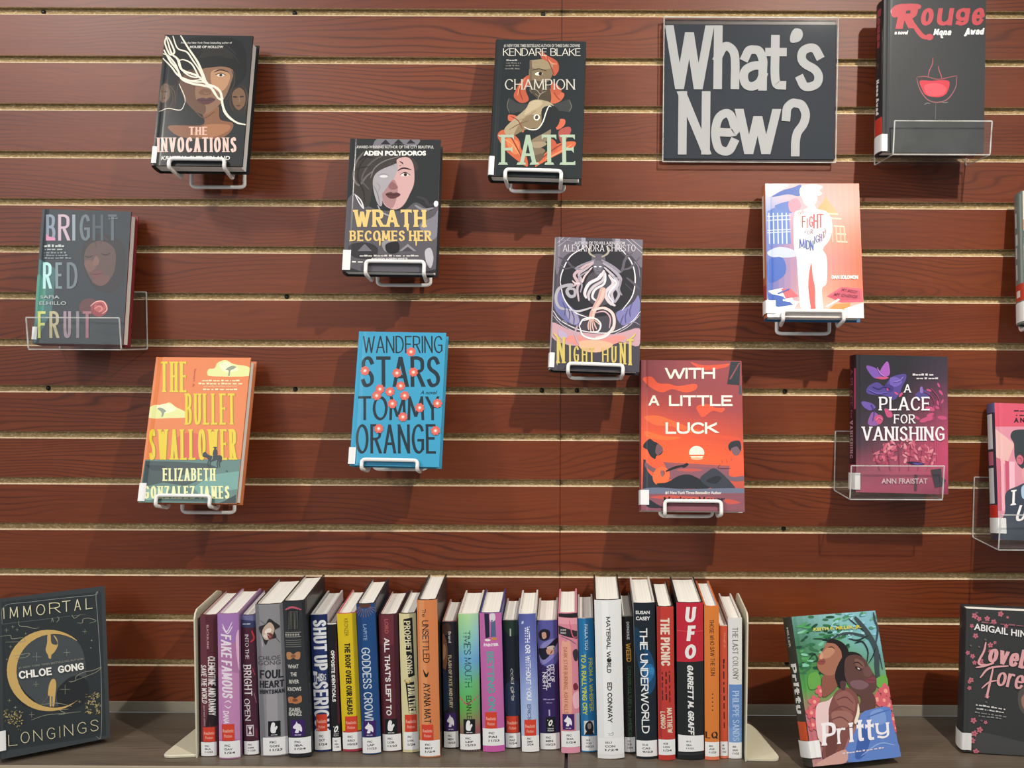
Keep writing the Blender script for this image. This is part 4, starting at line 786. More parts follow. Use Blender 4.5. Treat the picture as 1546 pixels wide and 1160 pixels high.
'G':{"v":[0.3179,-0.09,-0.4851,0.1455,0.219,0.2489,0.0068,-0.0626],"art":[["g",[["#c9cbd0","#c79790","#d05f42"],["#8f9fc8","#d8a0a0","#e2664a"],["#4f6fb5","#d98c7c","#e0592e"],["#4468ad","#c98a8c","#e2552c"],["#3f62ae","#dc9a84","#dd6a4a"],["#bfc4cc","#d2bdad","#d6c9bc"]]],["s","#4a64a8",[10.0,196.9,27.0,207.3,43.9,212.5,56.0,216.4,53.2,198.2,36.5,200.8,22.0,198.2]],["s","#5b74b4",[14.5,181.4,36.3,189.1,45.7,182.7,40.7,169.8,26.4,172.4]],["s","#e3e4e8",[3.1,216.4,36.8,216.9,24.6,208.6,10.0,198.2,2.8,200.8]],["s","#d8899a",[36.2,187.8,48.3,194.3,55.3,182.7,50.3,172.4,38.3,172.4]],["p","#5e79b8",[2.4,172.3,14.5,178.8,35.9,169.8,38.4,118.8,3.9,116.1]],["p","#c3cbe0",[4.3,169.8,6.2,169.8,6.4,118.7,4.5,118.7]],["p","#c3cbe0",[11.0,169.8,12.9,169.8,13.0,118.7,11.1,118.7]],["p","#c3cbe0",[17.7,169.8,19.6,169.8,19.7,118.7,17.8,118.7]],["p","#c3cbe0",[24.4,169.8,26.3,169.8,26.3,118.8,24.4,118.7]],["p","#c3cbe0",[31.1,169.8,33.0,169.8,33.0,118.8,31.1,118.8]],["p","#b7c1dc",[2.8,164.6,38.7,166.2,38.6,164.7,2.7,162.8]],["p","#b7c1dc",[2.7,158.2,38.5,159.8,38.5,158.3,2.6,156.4]],["p","#b7c1dc",[2.4,141.6,38.2,143.2,38.2,141.7,2.4,139.8]],["p","#b7c1dc",[2.4,137.7,38.1,139.4,38.1,137.8,2.3,135.9]],["l","#3d58a2",0.96,[15.7,178.8,15.3,183.2]],["s","#b9c1d8",[2.6,106.0,20.5,113.7,41.8,108.7,46.3,98.6,25.0,96.0,6.0,98.4]],["s","#3e5fae",[2.4,90.9,25.0,96.0,29.2,70.9,10.1,55.8,1.9,60.8]],["s","#e98d4e",[81.3,172.5,88.8,187.9,93.8,195.7,98.4,187.9,107.5,175.1,109.6,164.9]],["l","#e98d4e",1.44,[94.3,194.4,94.7,202.1]],["p","#e9b9a0",[95.5,169.9,112.1,168.9,112.0,166.4,95.4,167.4]],["p","#e9b9a0",[100.0,162.3,116.6,161.3,116.5,158.7,99.9,159.7]],["p","#e9b9a0",[104.4,149.5,120.9,148.6,120.8,146.0,104.3,147.0]],["p","#e9b9a0",[106.4,136.8,122.9,135.9,122.8,133.3,106.3,134.3]],["p","#e9b9a0",[108.4,124.2,124.8,123.2,124.8,120.7,108.3,121.6]],["p","#e6a184",[100.8,147.0,103.1,146.5,103.6,121.6,101.2,121.6]],["p","#e6a184",[106.9,147.0,109.3,146.5,109.7,121.6,107.3,121.6]],["p","#e6a184",[113.1,147.0,115.4,146.5,115.8,121.7,113.5,121.7]],["p","#e6a184",[119.2,147.0,121.6,146.5,122.0,121.7,119.6,121.7]],["p","#efefee",[0.3,28.5,23.9,36.1,47.1,23.9,32.6,0.5,0.3,0.1]],["p","#e9e9ea",[1.6,42.1,24.1,47.2,40.1,28.8,9.8,36.0]],["p","#d0606a",[21.7,46.0,35.8,46.1,48.4,33.8,28.5,29.9]],["p","#3d5ea9",[1.6,38.4,23.8,33.6,40.0,20.2,16.5,16.3,2.5,23.5]],["p","#ffffff",[24.2,29.2,49.4,25.2,48.2,23.2,24.2,26.2]],["p","#d9546a",[90.5,34.2,113.1,49.2,144.5,46.9,144.9,26.0,112.4,24.5]],["p","#b9465a",[94.0,33.0,114.2,46.0,140.9,43.9,141.6,29.7,112.5,27.5]],["p","#f2ead9",[87.8,18.1,107.9,30.6,110.6,28.9,90.7,16.9]],["p","#e08a4a",[103.0,22.0,126.3,24.6,123.6,13.6,93.5,14.5]],["p","#e9e6e2",[116.7,14.7,146.0,24.8,145.6,0.3,111.6,0.5]],["p","#d9d2cc",[4.5,0.2,39.8,14.0,93.4,13.3,125.5,1.4]],["s","#cf5c58",[67.3,86.2,73.6,56.3,72.5,14.3,62.0,14.2,64.2,56.2]],["s","#dededb",[46.7,172.4,62.3,176.3,67.2,181.4,76.7,181.5,79.0,176.3,93.2,172.5,101.1,159.7,101.8,141.9,96.6,124.1,86.7,110.2,92.3,96.4,91.1,56.4,83.9,46.5,84.4,24.3,84.1,13.2,73.7,15.6,73.3,46.4,70.3,66.2,68.5,88.7,63.0,56.2,64.7,26.5,65.0,13.8,51.5,14.1,48.6,41.2,46.3,96.1,43.0,110.0,42.5,141.7,43.6,162.1]],["e","#dededb",68.7,194.3,11.51,14.39,0],["s","#dededb",[54.7,211.2,60.8,215.8,75.3,217.7,89.5,213.8,84.6,207.3,88.0,202.1,81.9,198.2,70.1,203.4,60.5,200.8,56.7,194.3,53.3,203.4]],["l","#b9bcc2",0.96,[57.5,196.9,60.5,203.9,70.1,202.9,79.5,196.9]],["l","#b9bcc2",0.72,[61.1,177.6,67.0,173.0,75.3,173.5,79.5,178.9]],["l","#b9bcc2",0.72,[53.5,154.5,51.5,121.4,58.2,102.5,74.8,106.3,86.8,111.4]],["l","#b9bcc2",0.96,[89.0,149.5,100.9,152.6]],["l","#c2c4c8",0.72,[68.7,96.2,68.4,86.2]],["l","#b9bcc2",0.72,[78.6,116.5,84.6,117.7,85.6,111.4,79.7,110.1]],["l","#c2c4c8",0.72,[55.2,20.3,63.4,21.6]],["l","#c2c4c8",0.72,[74.5,20.5,83.2,21.8]],["l","#c5c7ca",0.72,[61.1,73.7,63.6,81.2]],["l","#c5c7ca",0.72,[73.8,65.0,80.9,67.6]],["t",["B",0.0,0.0],"#b9484c","THE",[50.6,164.2,60.2,170.4,49.2,169.3]],["t",["K",0.1,0.09,0.0,0.0,20],"#b23a40","F",[55.4,145.6,61.6,145.6,55.8,164.7]],["t",["K",0.1,0.09,0.0,0.0,20],"#b23a40","I",[63.0,144.8,64.4,144.8,63.4,160.9]],["t",["K",0.1,0.09,0.0,0.0,20],"#b5434a","G",[66.4,146.4,72.5,146.4,66.8,164.2]],["t",["K",0.1,0.09,0.0,0.0,20],"#b23a40","H",[72.9,143.8,80.5,143.8,73.5,167.8]],["t",["K",0.1,0.09,0.0,0.0,20],"#b23a40","T",[80.1,145.6,88.6,145.7,80.7,168.4]],["t",["K",0.1,0.09,0.0,0.0,20],"#7a4a6a","F",[59.4,133.6,62.7,133.6,59.5,139.7]],["t",["K",0.1,0.09,0.0,0.0,20],"#7a4a6a","O",[63.7,134.1,67.5,134.1,63.8,140.2]],["t",["K",0.1,0.09,0.0,0.0,20],"#7a4a6a","R",[68.4,134.7,72.2,134.7,68.6,142.3]],["t",["K",0.1,0.09,0.0,0.0,20],"#3d55a2","M",[50.8,111.3,58.9,111.3,51.2,126.5]],["t",["K",0.1,0.09,0.0,0.0,20],"#3d55a2","I",[59.8,111.3,61.0,111.3,60.2,126.0]],["t",["K",0.1,0.09,0.0,0.0,20],"#3d55a2","D",[61.2,109.8,66.9,109.8,61.6,124.5]],["t",["K",0.1,0.09,0.0,0.0,20],"#3d55a2","N",[66.8,107.6,72.5,107.6,67.2,124.0]],["t",["K",0.1,0.09,0.0,0.0,20],"#4d5aa0","I",[73.7,119.0,74.9,119.0,74.0,131.1]],["t",["K",0.1,0.09,0.0,0.0,20],"#5a5a9a","G",[75.7,121.0,81.4,121.0,76.0,132.9]],["t",["K",0.1,0.09,0.0,0.0,20],"#7a4f86","H",[81.9,122.8,86.1,122.8,82.2,135.5]],["t",["K",0.1,0.09,0.0,0.0,20],"#a0486a","T",[86.3,127.6,90.5,127.6,86.6,138.8]],["l","#a0486a",0.96,[90.0,144.9,91.8,138.0,89.1,129.1]],["t",["B",0.06,0.0],"#f3e6da","DAN SOLOMON",[98.5,61.5,138.7,61.7,98.7,67.9]],["t",["B",0.02,0.0],"#8a3346","MY BODY",[113.0,43.7,136.1,39.0,115.0,47.7]],["t",["B",0.02,0.0],"#8a3346","MY CHOICE",[101.1,35.5,135.8,31.6,102.6,39.7]],["p","#4a66b0",[15.7,38.5,33.5,46.1,34.6,44.6,17.3,37.0]]]},
'H':{"v":[-0.6485,-0.09,-0.7743,0.1528,0.2317,0.2758,0.0038,-0.0235],"art":[["bg","#e08049"],["e","#d8604c",69.1,84.3,27.3,26.0,0],["s","#dfe29a",[85.4,204.7,87.1,212.7,96.1,214.1,100.3,223.4,112.8,227.5,123.7,222.3,134.3,219.7,144.8,218.5,153.0,214.6,153.7,202.0,94.9,200.9]],["s","#dfe29a",[-1.0,147.7,7.3,153.5,20.3,153.1,30.0,157.9,41.1,150.7,54.7,144.4,60.4,139.3,59.7,134.1,35.5,132.6,0.9,132.7]],["s","#f0f0c4",[103.3,219.4,115.7,224.8,126.8,217.0,135.1,211.8,114.9,207.6]],["s","#f0f0c4",[10.3,150.4,27.7,155.8,41.6,146.8,24.4,140.2]],["s","#8f9a86",[114.4,211.6,117.9,215.6,124.1,218.3,130.8,216.5,127.2,213.0,122.3,210.4,121.8,202.4,119.3,202.4,119.2,210.3]],["s","#8f9a86",[11.9,147.8,18.2,149.2,26.5,144.1,24.2,141.5,22.4,135.0,19.9,135.0,19.6,141.4]],["p","#5c7f78",[2.6,66.4,154.4,68.9,152.4,0.3,0.1,-0.4]],["p","#3c4d4d",[2.9,64.6,51.2,63.9,99.5,61.9,120.5,54.6,80.7,49.1,54.1,38.8,89.9,34.2,70.6,26.5,34.8,31.1,2.9,23.2,2.7,45.7]],["p","#2b3a3c",[3.6,58.3,34.2,57.4,45.3,48.7,14.8,49.6]],["p","#70a097",[111.5,44.5,152.5,50.0,152.7,22.6,94.8,11.9,83.4,24.2]],["p","#2e3b3c",[135.7,5.0,151.1,13.9,151.9,0.3,126.2,0.4]],["p","#84ada2",[3.2,20.7,48.2,23.8,40.2,6.3,2.9,3.3]],["e","#3c4d4d",133.1,49.8,2.08,1.3,-0.3],["t",["K",0.125,0.055,0.035,0.0,20],"#a9862c","THE",[14.4,173.9,57.7,174.3,8.5,223.3]],["t",["K",0.115,0.05,0.035,0.0,20],"#e2c832","THE",[13.1,174.4,56.4,174.8,7.2,223.9]],["t",["K",0.125,0.055,0.035,0.0,20],"#a9862c","BULLET",[59.8,122.0,140.7,122.9,54.2,171.7]],["t",["K",0.115,0.05,0.035,0.0,20],"#e2c832","BULLET",[58.5,122.5,139.3,123.4,52.8,172.2]],["t",["K",0.125,0.055,0.035,0.0,20],"#a9862c","SWALLOWER",[9.0,65.9,148.7,67.5,3.2,113.7]],["t",["K",0.115,0.05,0.035,0.0,20],"#e2c832","SWALLOWER",[7.7,66.4,147.4,68.0,1.9,114.2]],["s","#2a3436",[92.3,77.0,96.3,79.6,100.5,75.8,108.4,73.4,118.4,74.8,123.2,72.3,123.2,64.7,119.6,63.4,116.7,67.2,108.1,64.6,105.7,63.3,102.7,67.0,98.5,70.7,93.4,71.9]],["s","#2a3436",[108.4,73.4,108.7,82.2,111.8,84.8,115.2,81.1,115.5,73.5,112.5,70.9]],["e","#2a3436",111.0,86.8,3.64,1.04,0],["e","#2a3436",111.1,85.8,2.08,1.82,0],["l","#2a3436",1.82,[102.7,67.0,102.4,60.7,104.0,54.9]],["l","#2a3436",1.82,[106.0,67.0,105.7,60.7,107.3,55.0]],["l","#2a3436",1.82,[117.2,67.2,116.8,60.9,118.4,55.1]],["l","#2a3436",1.82,[120.4,67.2,120.1,60.9,121.7,55.2]],["l","#e7e2b4",0.78,[108.8,74.7,107.8,67.1]],["t",["B",0,0.1],"#c0564a","A Novel",[63.7,183.5,63.8,212.5,67.5,183.6]],["t",["D"],"#f2e3b4","\"Masterly, magical and fun: a Western.",[79.0,191.8,139.6,192.4,78.6,195.5]],["t",["D"],"#f2e3b4","border crossing, an ancestral epic tale",[73.6,187.0,144.7,187.7,73.2,190.7]],["t",["B",0,0.0],"#f2e3b4","and wildly inventive adventure.\"",[82.6,182.4,137.5,182.9,82.2,186.1]],["t",["D"],"#f2e3b4","author of The Last Karankawas",[81.9,177.7,137.4,178.2,81.5,181.3]],["t",["K",0.2,0.09,0.06,0.0,20],"#e7e8b0","ELIZABETH",[34.0,33.6,117.6,34.6,31.6,53.1]],["t",["K",0.2,0.09,0.06,0.0,20],"#e7e8b0","GONZALEZ JAMES",[7.6,5.9,142.5,7.6,5.2,25.2]]]},
'I':{"v":[-0.3228,-0.09,-0.7155,0.1385,0.213,0.2481,0.0138,-0.0184],"art":[["bg","#3d9bc0"],["t",["K",0.09,0.0648,0.0,0.0,40],"#22313a","WANDERING",[8.2,177.9,134.6,180.3,6.3,205.5]],["t",["K",0.13,0.0936,0.0,0.0,40],"#22313a","STARS",[8.9,123.4,134.3,125.8,5.5,171.8]],["t",["K",0.12,0.08639999999999999,0.0,0.0,40],"#22313a","TOMMY",[8.5,70.6,135.7,73.1,5.9,108.2]],["t",["K",0.1,0.072,0.0,0.0,40],"#22313a","ORANGE",[8.2,18.5,132.7,21.1,5.0,63.7]],["t",["B",0.01,0.3],"#22313a","A novel",[103.4,113.3,129.5,113.8,103.1,119.3]],["e","#d8685c",88.2,179.2,3.43,2.61,-566.0],["e","#d8685c",85.9,177.2,3.43,2.61,-566.79],["e","#d8685c",82.7,177.5,3.43,2.61,-567.57],["e","#d8685c",80.7,180.0,3.43,2.61,-568.36],["e","#d8685c",80.8,183.2,3.43,2.61,-569.14],["e","#d8685c",83.2,185.2,3.43,2.61,-569.93],["e","#d8685c",86.3,184.9,3.43,2.61,-570.71],["e","#d8685c",88.4,182.4,3.43,2.61,-571.5],["e","#e38a78",84.5,181.2,3.43,3.43,0],["e","#f8e3d6",84.5,181.2,1.83,1.83,0],["e","#d8685c",17.7,149.5,3.43,2.61,-245.0],["e","#d8685c",16.8,146.5,3.43,2.61,-245.79],["e","#d8685c",14.1,145.1,3.43,2.61,-246.57],["e","#d8685c",11.1,146.2,3.43,2.61,-247.36],["e","#d8685c",9.6,149.0,3.43,2.61,-248.14],["e","#d8685c",10.4,152.0,3.43,2.61,-248.93],["e","#d8685c",13.2,153.4,3.43,2.61,-249.71],["e","#d8685c",16.2,152.4,3.43,2.61,-250.5],["e","#e38a78",13.6,149.3,3.43,3.43,0],["e","#f8e3d6",13.6,149.3,1.83,1.83,0],["e","#d8685c",60.4,146.1,3.43,2.61,-468.0],["e","#d8685c",61.1,149.1,3.43,2.61,-468.79],["e","#d8685c",63.7,150.7,3.43,2.61,-469.57],["e","#d8685c",66.8,149.8,3.43,2.61,-470.36],["e","#d8685c",68.4,147.0,3.43,2.61,-471.14],["e","#d8685c",67.7,144.0,3.43,2.61,-471.93],["e","#d8685c",65.0,142.4,3.43,2.61,-472.71],["e","#d8685c",62.0,143.3,3.43,2.61,-473.5],["e","#e38a78",64.4,146.5,3.43,3.43,0],["e","#f8e3d6",64.4,146.5,1.83,1.83,0],["e","#d8685c",91.0,152.5,3.43,2.61,-583.0],["e","#d8685c",93.7,150.7,3.43,2.61,-583.79],["e","#d8685c",94.3,147.5,3.43,2.61,-584.57],["e","#d8685c",92.7,144.9,3.43,2.61,-585.36],["e","#d8685c",89.6,144.4,3.43,2.61,-586.14],["e","#d8685c",87.0,146.2,3.43,2.61,-586.93],["e","#d8685c",86.3,149.3,3.43,2.61,-587.71],["e","#d8685c",88.0,151.9,3.43,2.61,-588.5],["e","#e38a78",90.3,148.4,3.43,3.43,0],["e","#f8e3d6",90.3,148.4,1.83,1.83,0],["e","#d8685c",68.4,128.8,3.43,2.61,-494.0],["e","#d8685c",71.2,130.1,3.43,2.61,-494.79],["e","#d8685c",74.2,129.0,3.43,2.61,-495.57],["e","#d8685c",75.6,126.1,3.43,2.61,-496.36],["e","#d8685c",74.6,123.2,3.43,2.61,-497.14],["e","#d8685c",71.9,121.9,3.43,2.61,-497.93],["e","#d8685c",68.9,123.0,3.43,2.61,-498.71],["e","#d8685c",67.5,125.8,3.43,2.61,-499.5],["e","#e38a78",71.5,126.0,3.43,3.43,0],["e","#f8e3d6",71.5,126.0,1.83,1.83,0],["e","#d8685c",38.0,124.3,3.43,2.61,-350.0],["e","#d8685c",41.1,124.0,3.43,2.61,-350.79],["e","#d8685c",43.2,121.6,3.43,2.61,-351.57],["e","#d8685c",43.1,118.4,3.43,2.61,-352.36],["e","#d8685c",40.8,116.4,3.43,2.61,-353.14],["e","#d8685c",37.7,116.7,3.43,2.61,-353.93],["e","#d8685c",35.6,119.1,3.43,2.61,-354.71],["e","#d8685c",35.7,122.2,3.43,2.61,-355.5],["e","#e38a78",39.4,120.3,3.43,3.43,0],["e","#f8e3d6",39.4,120.3,1.83,1.83,0],["e","#d8685c",38.9,108.7,3.43,2.61,-327.0],["e","#d8685c",37.1,106.2,3.43,2.61,-327.79],["e","#d8685c",34.0,105.7,3.43,2.61,-328.57],["e","#d8685c",31.5,107.6,3.43,2.61,-329.36],["e","#d8685c",30.9,110.7,3.43,2.61,-330.14],["e","#d8685c",32.7,113.3,3.43,2.61,-330.93],["e","#d8685c",35.7,113.7,3.43,2.61,-331.71],["e","#d8685c",38.3,111.8,3.43,2.61,-332.5],["e","#e38a78",34.9,109.7,3.43,3.43,0],["e","#f8e3d6",34.9,109.7,1.83,1.83,0],["e","#d8685c",57.5,120.0,3.43,2.61,-420.0],["e","#d8685c",59.4,117.4,3.43,2.61,-420.79],["e","#d8685c",58.9,114.3,3.43,2.61,-421.57],["e","#d8685c",56.4,112.5,3.43,2.61,-422.36],["e","#d8685c",53.4,113.1,3.43,2.61,-423.14],["e","#d8685c",51.5,115.7,3.43,2.61,-423.93],["e","#d8685c",51.9,118.8,3.43,2.61,-424.71],["e","#d8685c",54.4,120.5,3.43,2.61,-425.5],["e","#e38a78",55.4,116.5,3.43,3.43,0],["e","#f8e3d6",55.4,116.5,1.83,1.83,0],["e","#d8685c",82.5,108.7,3.43,2.61,-522.0],["e","#d8685c",80.2,106.7,3.43,2.61,-522.79],["e","#d8685c",77.1,106.9,3.43,2.61,-523.57],["e","#d8685c",75.0,109.3,3.43,2.61,-524.36],["e","#d8685c",75.1,112.5,3.43,2.61,-525.14],["e","#d8685c",77.4,114.5,3.43,2.61,-525.93],["e","#d8685c",80.5,114.2,3.43,2.61,-526.71],["e","#d8685c",82.6,111.8,3.43,2.61,-527.5],["e","#e38a78",78.8,110.6,3.43,3.43,0],["e","#f8e3d6",78.8,110.6,1.83,1.83,0],["e","#d8685c",56.5,98.7,3.43,2.61,-437.0],["e","#d8685c",58.4,101.1,3.43,2.61,-437.79],["e","#d8685c",61.5,101.4,3.43,2.61,-438.57],["e","#d8685c",64.0,99.4,3.43,2.61,-439.36],["e","#d8685c",64.4,96.2,3.43,2.61,-440.14],["e","#d8685c",62.5,93.8,3.43,2.61,-440.93],["e","#d8685c",59.4,93.5,3.43,2.61,-441.71],["e","#d8685c",57.0,95.5,3.43,2.61,-442.5],["e","#e38a78",60.5,97.5,3.43,3.43,0],["e","#f8e3d6",60.5,97.5,1.83,1.83,0],["e","#d8685c",104.3,95.9,3.43,2.61,-627.0],["e","#d8685c",106.9,94.1,3.43,2.61,-627.79],["e","#d8685c",107.5,91.0,3.43,2.61,-628.57],["e","#d8685c",105.8,88.5,3.43,2.61,-629.36],["e","#d8685c",102.7,88.0,3.43,2.61,-630.14],["e","#d8685c",100.2,89.8,3.43,2.61,-630.93],["e","#d8685c",99.6,92.9,3.43,2.61,-631.71],["e","#d8685c",101.3,95.4,3.43,2.61,-632.5],["e","#e38a78",103.5,91.9,3.43,3.43,0],["e","#f8e3d6",103.5,91.9,1.83,1.83,0],["e","#d8685c",128.2,96.2,3.43,2.61,-750.0],["e","#d8685c",126.7,99.0,3.43,2.61,-750.79],["e","#d8685c",127.6,102.0,3.43,2.61,-751.57],["e","#d8685c",130.3,103.4,3.43,2.61,-752.36],["e","#d8685c",133.3,102.4,3.43,2.61,-753.14],["e","#d8685c",134.8,99.6,3.43,2.61,-753.93],["e","#d8685c",133.9,96.6,3.43,2.61,-754.71],["e","#d8685c",131.2,95.2,3.43,2.61,-755.5],["e","#e38a78",130.7,99.3,3.43,3.43,0],["e","#f8e3d6",130.7,99.3,1.83,1.83,0],["e","#d8685c",80.3,73.4,3.43,2.61,-510.0],["e","#d8685c",77.3,73.0,3.43,2.61,-510.79],["e","#d8685c",74.7,74.9,3.43,2.61,-511.57],["e","#d8685c",74.2,78.0,3.43,2.61,-512.36],["e","#d8685c",76.0,80.4,3.43,2.61,-513.14],["e","#d8685c",79.0,80.9,3.43,2.61,-513.93],["e","#d8685c",81.5,79.0,3.43,2.61,-514.71],["e","#d8685c",82.1,75.9,3.43,2.61,-515.5],["e","#e38a78",78.1,76.9,3.43,3.43,0],["e","#f8e3d6",78.1,76.9,1.83,1.83,0],["e","#d8685c",38.2,55.9,3.43,2.61,-342.0],["e","#d8685c",37.8,59.0,3.43,2.61,-342.79],["e","#d8685c",39.8,61.3,3.43,2.61,-343.57],["e","#d8685c",42.9,61.5,3.43,2.61,-344.36],["e","#d8685c",45.3,59.5,3.43,2.61,-345.14],["e","#d8685c",45.6,56.4,3.43,2.61,-345.93],["e","#d8685c",43.7,54.1,3.43,2.61,-346.71],["e","#d8685c",40.6,53.9,3.43,2.61,-347.5],["e","#e38a78",41.7,57.7,3.43,3.43,0],["e","#f8e3d6",41.7,57.7,1.83,1.83,0],["e","#d8685c",129.2,52.5,3.43,2.61,-737.0],["e","#d8685c",126.7,54.4,3.43,2.61,-737.79],["e","#d8685c",126.2,57.4,3.43,2.61,-738.57],["e","#d8685c",128.1,59.9,3.43,2.61,-739.36],["e","#d8685c",131.1,60.2,3.43,2.61,-740.14],["e","#d8685c",133.6,58.3,3.43,2.61,-740.93],["e","#d8685c",134.0,55.2,3.43,2.61,-741.71],["e","#d8685c",132.2,52.8,3.43,2.61,-742.5],["e","#e38a78",130.1,56.3,3.43,3.43,0],["e","#f8e3d6",130.1,56.3,1.83,1.83,0]]},
'J':{"v":[0.1272,-0.09,-0.7838,0.1588,0.2385,0.2522,0.001,-0.0388],"art":[["g",[["#8a4a50","#93474b","#94484c"],["#96464a","#8f484c","#97464a"],["#c2503f","#a5484a","#9c4648"],["#e35d3c","#dd573c","#c4503f"],["#ef6538","#f0663a","#e85f3a"],["#c95a45","#c4584a","#c25848"],["#7a5560","#80535c","#7c5660"]]],["s","#e65c3f",[3.2,210.0,16.7,211.3,26.5,201.3,43.7,200.2,58.3,196.6,85.3,200.5,86.4,191.8,70.5,186.6,48.5,191.5,33.8,186.3,19.1,191.2,4.4,203.7]],["s","#d8573f",[78.3,235.8,97.9,230.9,127.4,232.3,139.7,233.7,132.2,227.3,97.8,223.3]],["s","#e05a3e",[87.3,164.3,104.4,168.2,116.5,162.1,131.1,162.2,126.1,154.8,111.5,157.1,96.8,147.1,89.7,154.4]],["s","#ef6a40",[4.4,146.3,23.9,148.9,48.2,141.7,77.2,129.7,96.6,124.9,77.2,122.3,48.1,131.8,21.4,134.1]],["s","#d9563e",[77.1,114.9,106.2,120.1,149.5,115.6,149.4,110.7,106.1,112.8]],["s","#f4703e",[6.8,124.1,33.5,116.9,62.6,114.8,40.7,109.7,9.2,114.3]],["p","#2f333a",[141.7,237.0,156.9,237.1,154.9,198.6,135.4,200.2]],["p","#8a4c50",[154.4,235.0,156.9,235.5,141.7,208.5,138.7,208.5]],["p","#4c4f58",[153.6,198.5,157.3,198.6,157.7,182.3,153.4,184.8]],["e","#f7ead4",86.2,90.6,11.81,10.83,0],["p","#ef6538",[73.2,87.5,99.7,87.8,99.6,85.4,73.2,85.1]],["s","#f3b08a",[76.8,82.0,86.2,83.8,96.0,82.2,91.2,79.7,81.5,79.6]],["p","#8a5a66",[33.3,75.5,158.1,69.6,157.7,50.3,33.2,48.9]],["p","#a05a5c",[38.2,74.3,105.5,71.4,158.2,70.8,158.1,67.2,57.4,68.5]],["s","#c25a52",[54.9,63.6,76.6,66.3,95.8,63.6,74.1,60.9]],["p","#343841",[3.2,80.0,18.9,72.9,33.2,44.1,95.4,35.2,2.0,31.7]],["s","#e6603f",[6.8,78.8,12.9,85.0,23.7,82.6,35.7,73.1,38.1,58.6,30.8,46.5,16.4,53.5,8.0,65.5]],["s","#7e5a60",[6.8,75.2,16.4,68.0,30.9,60.9,33.3,56.1,26.0,54.8,10.4,64.3,5.6,69.1]],["e","#ed7044",30.9,53.7,12.8,15.26,-0.5],["e","#a5473a",33.3,58.5,3.44,3.94,0],["l","#2b2a2e",3.94,[38.1,61.0,52.6,67.2,70.6,71.5]],["s","#2b2a2e",[63.4,69.7,70.7,74.7,73.0,71.1,65.8,66.6]],["s","#8a656a",[29.7,60.9,33.3,62.2,34.5,53.7,31.3,53.7]],["s","#2b2f36",[4.4,104.4,12.9,111.8,18.9,108.2,26.2,104.6,33.4,94.9,31.0,87.6,23.7,85.1,21.3,80.2,14.1,85.0,9.2,94.7,3.2,98.3]],["s","#75575d",[25.0,103.4,32.2,99.8,33.4,93.7,29.8,88.8,24.9,86.3,21.8,92.4]],["s","#2b2f36",[40.4,44.2,57.3,54.0,74.1,56.6,90.8,49.6,109.8,40.2,95.4,34.0,66.7,36.1,38.0,34.5,23.6,41.6]],["s","#3e424b",[90.8,49.6,102.9,61.7,112.6,66.7,124.4,59.6,138.5,45.3,143.1,34.6,109.7,35.4]],["s","#2d3037",[100.3,47.3,114.8,54.6,124.3,52.3,114.6,42.6]],["s","#e65f42",[140.5,83.9,151.3,87.6,158.4,84.1,158.3,55.1,137.5,53.7,136.6,69.3]],["s","#75606c",[129.2,56.0,143.5,53.8,158.3,55.1,157.7,47.9,138.6,47.7]],["s","#786068",[139.6,100.9,149.3,103.4,153.9,93.7,148.9,86.9,142.3,90.0]],["s","#33343c",[135.3,100.8,139.7,108.2,151.8,110.3,155.3,103.5,154.3,93.7,149.2,101.0,140.7,98.5,138.2,93.6]],["l","#54303a",0.98,[124.8,80.1,125.9,75.3]],["l","#54303a",0.98,[132.0,80.9,133.1,75.3]],["l","#54303a",0.98,[140.4,81.5,139.2,79.0]],["l","#54303a",0.98,[122.3,72.8,119.8,66.7,138.9,67.0]],["s","#6c7488",[4.4,34.1,33.2,35.7,66.7,33.7,104.9,35.3,157.9,36.0,158.4,28.8,104.8,24.6,57.1,26.4,4.4,25.7]],["p","#8a5560",[2.0,25.7,158.4,28.8,159.0,1.5,0.8,0.7]],["s","#c4584c",[14.0,21.1,40.3,23.8,85.7,22.0,114.3,21.1,95.2,17.3,37.9,17.8]],["s","#2d3138",[10.4,17.5,23.5,10.5,33.1,4.6,9.2,5.5]],["s","#c4584c",[128.5,18.9,142.7,17.9,152.2,13.3,133.1,11.8]],["t",["K",0.2,0.19,0.0,0.0,20],"#f3ead9","WITH",[37.8,208.5,116.7,209.0,37.9,226.1]],["t",["K",0.2,0.19,0.0,0.0,20],"#f3ead9","A",[11.7,164.7,27.8,164.8,11.7,181.2]],["t",["K",0.2,0.19,0.0,0.0,20],"#f3ead9","LITTLE",[43.5,164.5,143.2,165.3,43.6,181.4]],["t",["K",0.2,0.19,0.0,0.0,20],"#f3ead9","LUCK",[37.9,119.9,119.2,120.7,38.0,138.2]],["t",["B",0.02,0.0],"#efe3d6","#1 New York Times-Bestselling Author",[37.0,24.5,123.4,25.5,37.0,30.2]],["t",["K",0.2,0.14,0.0,0.0,20],"#23262c","Marissa Meyer",[34.3,10.6,128.4,11.8,34.3,21.6]]]},
